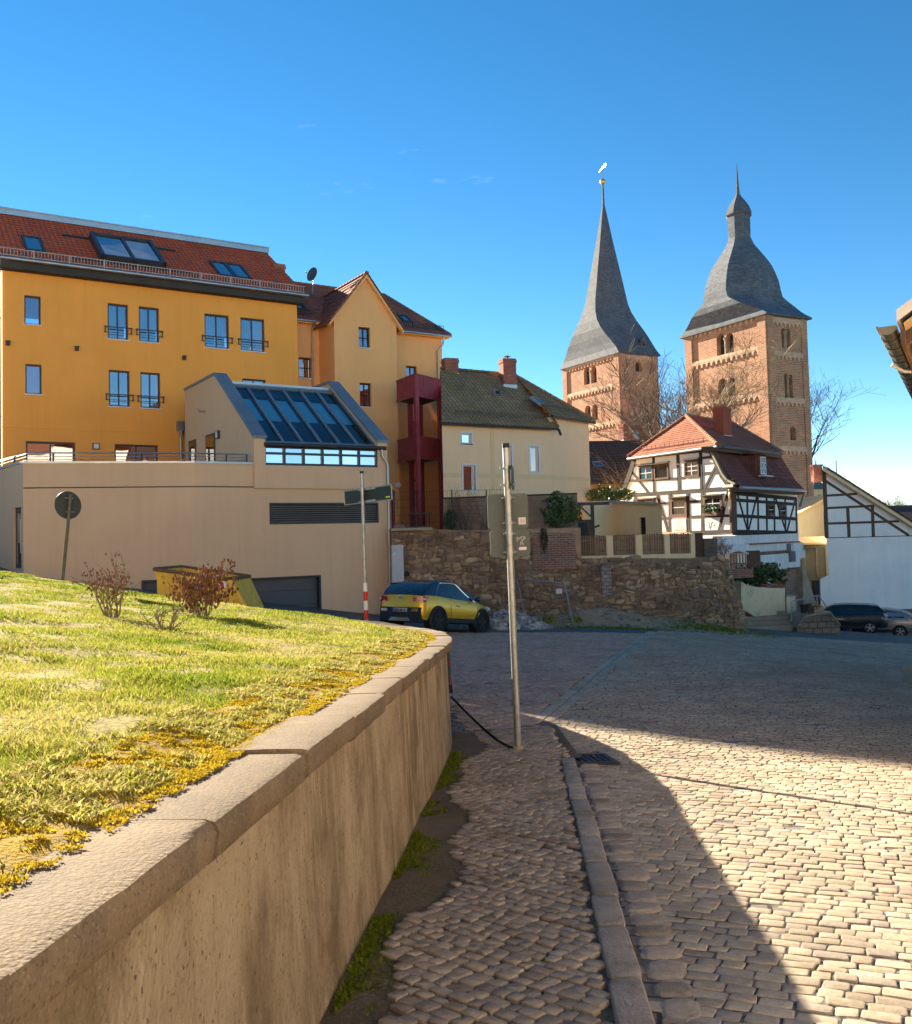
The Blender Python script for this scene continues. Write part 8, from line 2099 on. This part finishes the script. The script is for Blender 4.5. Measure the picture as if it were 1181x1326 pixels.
def mound(x, y):
    h_ = .42 * math.exp(-((x - 5.3) / 1.5) ** 2 - ((y - 34.3) / .8) ** 2) + .30 * math.exp(-((x - 8.0) / 2.2) ** 2 - ((y - 34.6) / .7) ** 2) + .2 * math.exp(-((x - 3.0) / 3) ** 2 - ((y - 34.8) / .7) ** 2)
    e = sst(x, 1.2, 2.5) * sst(12.0 - x, 0, 2.0) * sst(y, 31.0 + .4 * math.sin(x * 1.3), 33.2)
    return G(x, y) - .05 + .075 * e + h_ + .07 * e * mnoise.noise(V((x * 2.1, y * 2.1, 0))) + .04 * e * mnoise.noise(V((x * 6, y * 6, 0)))
dm_ = sheet('dirt_bank', m_dirt, lin(-.2, 12.5, 90), lin(30.8, 36.6, 50), mound)
for k in range(420):
    x, y = rs.uniform(-.2, 11.5), rs.uniform(32, 35.2); chunk(mb, (x, y, max(G(x, y), mound(x, y)) + .01), rs.choice([.02, .03, .03, .05, .08]), rs)
tag(mb.build('debris', plain('dirt stones', (.23, .18, .13), var=.3, isl=.4, bump=.3), None, kind='stuff', uv=False), 'small stones and debris lying on the bare dirt along the rubble wall', 'debris')
blk = [(872, 803, .34, 'flat ochre boulder lying at the wall foot below the dark crevice'), (886, 802, .3, 'brown boulder just right of the flat ochre one'), (918, 807, .26, 'small tan boulder on the dirt near the right end of the rubble wall'), (929, 810, .2, 'smallest grey tan stone at the tip of the dirt bank'), (951, 804, .34, 'tilted pale slab of stone leaning at the rounded end of the rubble wall'), (958, 811, .28, 'low stone in front of the tilted pale slab')]
for (px, py, r, lb) in blk:
    p = gp(px, py); mb = MB(); z = max(G(p.x, p.y), mound(p.x, min(34.6, p.y))); chunk(mb, (p.x, min(p.y, 34.5), z + r * .3), r, rs, .55); o = mb.build('boulder', mt['stonewarm'], None); tag(o, lb, 'boulder', 'boulders along the foot of the rubble wall')
for (px, py, lb, sd) in ((738, 806, 'yellow flowering weed clump in front of the site fence frame', 1), (705, 806, 'dark green and yellow weed clump left of the site fence frame', 2)):
    p = gp(px, py); leafbush('weed_clump', lb, 'weeds', (p.x, min(p.y, 33.4), G(p.x, 33) + .02), (.3, .2, .16), 260, .05, [(.05, .07, .01), (.25, .25, .03), (.45, .38, .03)], seed=20 + sd, stems=3)
pts = []; hs = []; ws = []; tn = []
while len(pts) < 5000:
    if rs.random() < .6: x, y = rs.gauss(9.6, .9), rs.gauss(33.7, .35)
    else: x, y = rs.gauss(5.6, .9), rs.gauss(31.9, .12)
    pts.append((x, y, max(G(x, y), mound(x, y)) - .01)); hs.append(rs.uniform(.03, .09)); ws.append(.02); tn.append(rs.random() * .6)
o = blades('grass_patch', m_grass, pts, np.array(hs), np.array(ws), .6, np.array(tn), 19); tag(o, 'rough green grass patches on the dirt before the right end of the rubble wall', 'grass')
# asphalt footpath with broken edge in front of the wall and steps
fpz = lambda x, y: G(x, y) - .006
def path_keep(x, y): e = 30.9 + .30 * max(0, x - 1) + .22 * math.sin(x * .9) + .12 * math.sin(x * 2.3); return e < y < 33.4 + .45 * max(0, x - 6) + .5
sheet('footpath', m_asph, lin(1.5, 30, 150), lin(30.5, 48, 100), fpz, keep=path_keep)
sheet('parking_area', m_asph, lin(12, 40, 60), lin(42, 56, 40), lambda x, y: G(x, y) - .012, keep=lambda x, y: y > 33.4 + .45 * max(0, x - 6) + .4)
# doorstep slab at the right edge
dp_ = gp(1172, 884); T = thing('doorstep', 'worn stone doorstep kerb at the right edge of the cobbled square', 'step', dp_)
mb = MB(); mb.abox((dp_.x + 1.0, dp_.y, dp_.z + .02), (2.0, .5, .16), rz=.2); mb.build('lower_step', mt['stonewarm'], T); mb = MB(); mb.abox((dp_.x + 1.3, dp_.y + .5, dp_.z + .08), (2.0, .6, .3), rz=.2); mb.build('upper_step', mt['stonewarm'], T)

# ================================================================== TREES AND SHRUBS
def bare_tree(name, label, base, trunk_h, height, spread, seed, levels=5, r0=.3, lean=(0, 0), mat='twig', dens=3, group=None):
    r = random.Random(seed); T = thing(name, label, 'tree', base, group); mt_ = MB(); mc = MB(); base = V(base)
    def br(p, d, L, rad, dep, mb):
        k = 4 if dep > 1 else 3; pts = [p]; q = p
        for i in range(k):
            d = (d + V((r.gauss(0, .17), r.gauss(0, .17), r.gauss(.03, .10)))).normalized(); q = q + d * (L / k); pts.append(q)
        mb.tube(pts, [max(.012, rad * (1 - .55 * i / k)) for i in range(k + 1)], 6 if rad > .08 else (4 if rad > .03 else 3), caps=False)
        if dep <= 0: return
        n = r.randint(dens, dens + 2) if dep > 1 else r.randint(2, 3)
        for i in range(n):
            f = r.uniform(.35, 1.0); j = min(k, max(1, round(f * k))); s_ = pts[j]
            o = V((r.gauss(0, 1), r.gauss(0, 1), r.gauss(.25, .45))).normalized()
            br(s_, (d * .75 + o * spread * r.uniform(.5, 1)).normalized(), L * r.uniform(.52, .8), rad * (1 - .5 * f) * .55, dep - 1, mc)
    d0 = V((lean[0], lean[1], 1)).normalized()
    top = base + d0 * trunk_h
    mt_.tube([base - V((0, 0, .3)), base + d0 * trunk_h * .4, top], [r0 * 1.25, r0, r0 * .8], 10)
    n0 = 4
    for i in range(n0 + 1):
        a = 2 * math.pi * i / n0 + r.uniform(-.4, .4); o = V((math.cos(a), math.sin(a), r.uniform(.5, 1.3))).normalized()
        br(top if i else base + d0 * trunk_h * .75, (d0 * .4 + o * spread).normalized(), (height - trunk_h) * r.uniform(.36, .5), r0 * .5, levels - 1, mc)
    mt_.build('trunk', mt['bark'], T, smooth=60, uv=False); mc.build('crown', mt[mat], T, smooth=70, uv=False); return T
mt['twiggrey'] = plain('grey brown twigs', (.105, .088, .072), var=.3, scale=2, bump=0)
mt['twiggold'] = plain('golden brown twigs', (.24, .175, .10), var=.3, scale=2, bump=0)  # lighter golden brown twig colour for some of the bare trees
p = at(872, 600, 67); bare_tree('bare_tree', 'tall upright bare tree in the gap between the two church towers', (p.x, p.y, 1.0), 3.0, at(872, 432, 67).z - .5, .55, 41, 5, .28, (.0, 0), 'twiggrey')
p = at(940, 620, 64); bare_tree('bare_tree', 'wide spreading bare tree in front of the broader church tower', (p.x - .5, p.y, 1.0), 3.6, at(940, 450, 64).z + .5, 1.0, 52, 5, .34, (.0, 0), 'twiggold', 3)
p = at(1052, 600, 86); bare_tree('bare_tree', 'bare tree reaching out to the right behind the broader church tower', (p.x - .5, p.y + 4, 1.0), 4, at(1050, 470, 86).z, .8, 63, 5, .3, (.12, 0), 'twiggrey')
p = at(838, 600, 76); bare_tree('bare_tree', 'dense twiggy bare tree in front of the slimmer church tower', (p.x, p.y, 1.0), 2.5, at(838, 462, 76).z - 1, .75, 74, 5, .22, (-.02, 0), 'twiggold', 3)
p = at(822, 640, 56.5); stick('bare_shrub', 'large pale bare shrub between the dark outbuilding roof and the half timbered gable', 'shrub', (p.x, p.y, -.2), 5.4, .75, 26, 77, None, 0, mat='twiggold', stemr=.03)
p = at(1160, 660, 190); bare_tree('bare_tree', 'small round distant bare tree above the far roofs at the right', (p.x, p.y, -4), 4, at(1160, 632, 190).z + 4.0, .8, 85, 5, .35, (0, 0), 'twiggrey')
def lp(px, py):
    d = ray(px, py); lo, hi = .8, 18.4
    for _ in range(40):
        m = (lo + hi) / 2; q = d * m
        if q.z > lawnz(q.x, q.y): lo = m
        else: hi = m
    return d * lo
m_lf = m_dry
p = lp(148, 800); stick('dry_shrub', 'bare lawn shrub with pale stems and curled brown leaf heads, left of the skip', 'shrub', p, .72, .70, 12, 101, m_lf, 230, .04, .010)
p2_ = p + V((.32, .1, 0)); 
p = lp(262, 800); stick('dry_shrub', 'bushiest lawn shrub, hung with drooping russet leaves before the yellow skip', 'shrub', p, .80, .62, 13, 112, m_lf, 800, .06, .010, droop=1.8)
p = lp(214, 816); stick('dry_shrub', 'low spreading lawn shrub of bare cut twigs, nearest of the three on the grass', 'shrub', p, .42, 1.6, 10, 123, m_lf, 14, .03, .010)

# ================================================================== SUNLIT HOUSES ACROSS THE STREET (out of view; added to bounce warm light, also for window reflections)
for (x0, x1, y, zt_, mat_, lb) in ((-22, -9, -17, 10.0, 'cream', 'sunlit cream house across the street, mirrored in the conservatory window band'), (-8.6, 5, -17.5, 11.0, 'white', 'sunlit white house across the street, mirrored in the terrace doors'), (5.4, 17, -17, 9.5, 'cream', 'sunlit cream corner house across the street beside the white one')):
    f = Fr((x1, y), (-1, 0)); L = x1 - x0; T = thing('fill_house', lb, 'house', (x1, y, -1.5)); hs_ = []
    for r in range(3):
        for k in range(4): u = 1.3 + k * (L - 2.6 - 1.1) / 3; hs_.append((u, u + 1.1, .6 + r * 2.7 - .4, 2.0 + r * 2.7 - .4)) if 2.0 + r * 2.7 < zt_ else None
    mb = MB(); wall(mb, f, 0, L, -3, zt_, hs_, .2)
    for (a, b_) in ((f.P(0, 0), f.P(0, 0, -9)), (f.P(0, 0, -9), f.P(L, 0, -9)), (f.P(L, 0, -9), f.P(L, 0))): mb.quad(b_ + V((0, 0, -3)), a + V((0, 0, -3)), a + V((0, 0, zt_)), b_ + V((0, 0, zt_)))
    mb.build('wall', mt[mat_], T)
    for h_ in hs_: window(T, f, h_, .14, 'whitetrim', .08, 2, 2)
    mb = MB(); tiled(mb, f.P(-.2, zt_, .3), f.P(L + .2, zt_, .3), f.P(L + .2, zt_ + 3, -4.5), f.P(-.2, zt_ + 3, -4.5)); tiled(mb, f.P(L + .2, zt_, -9.3), f.P(-.2, zt_, -9.3), f.P(-.2, zt_ + 3, -4.5), f.P(L + .2, zt_ + 3, -4.5)); mb.build('roof', mt['roofbrown'], T)
f = Fr((12.5, 4.0), (0, -1)); f.n = V((-1, 0, 0)); L = 16.0; T = thing('fill_house', 'sunlit pale house row on the right side of the street beside the photographer', 'house', (12.5, 4, -1.8)); hs_ = []  # row out of view, added to bounce light onto wall and pavement
for r in range(3):
    for k in range(5): u = 1.2 + k * 3.1; hs_.append((u, u + 1.1, .4 + r * 2.7, 1.8 + r * 2.7))
mb = MB(); wall(mb, f, 0, L, -3.5, 8.6, hs_, .2)
for (a, b_) in ((f.P(0, 0), f.P(0, 0, -9)), (f.P(0, 0, -9), f.P(L, 0, -9)), (f.P(L, 0, -9), f.P(L, 0))): mb.quad(b_ + V((0, 0, -3.5)), a + V((0, 0, -3.5)), a + V((0, 0, 8.6)), b_ + V((0, 0, 8.6)))
mb.build('wall', mt['white'], T)
for h_ in hs_: window(T, f, h_, .14, 'whitetrim', .08, 2, 2)
mb = MB(); tiled(mb, f.P(L + .2, 8.6, -9.3), f.P(-.2, 8.6, -9.3), f.P(-.2, 11.4, -4.5), f.P(L + .2, 11.4, -4.5)); tiled(mb, f.P(-.2, 8.6, .3), f.P(L + .2, 8.6, .3), f.P(L + .2, 11.4, -4.5), f.P(-.2, 11.4, -4.5)); mb.build('roof', mt['roofbrown'], T)
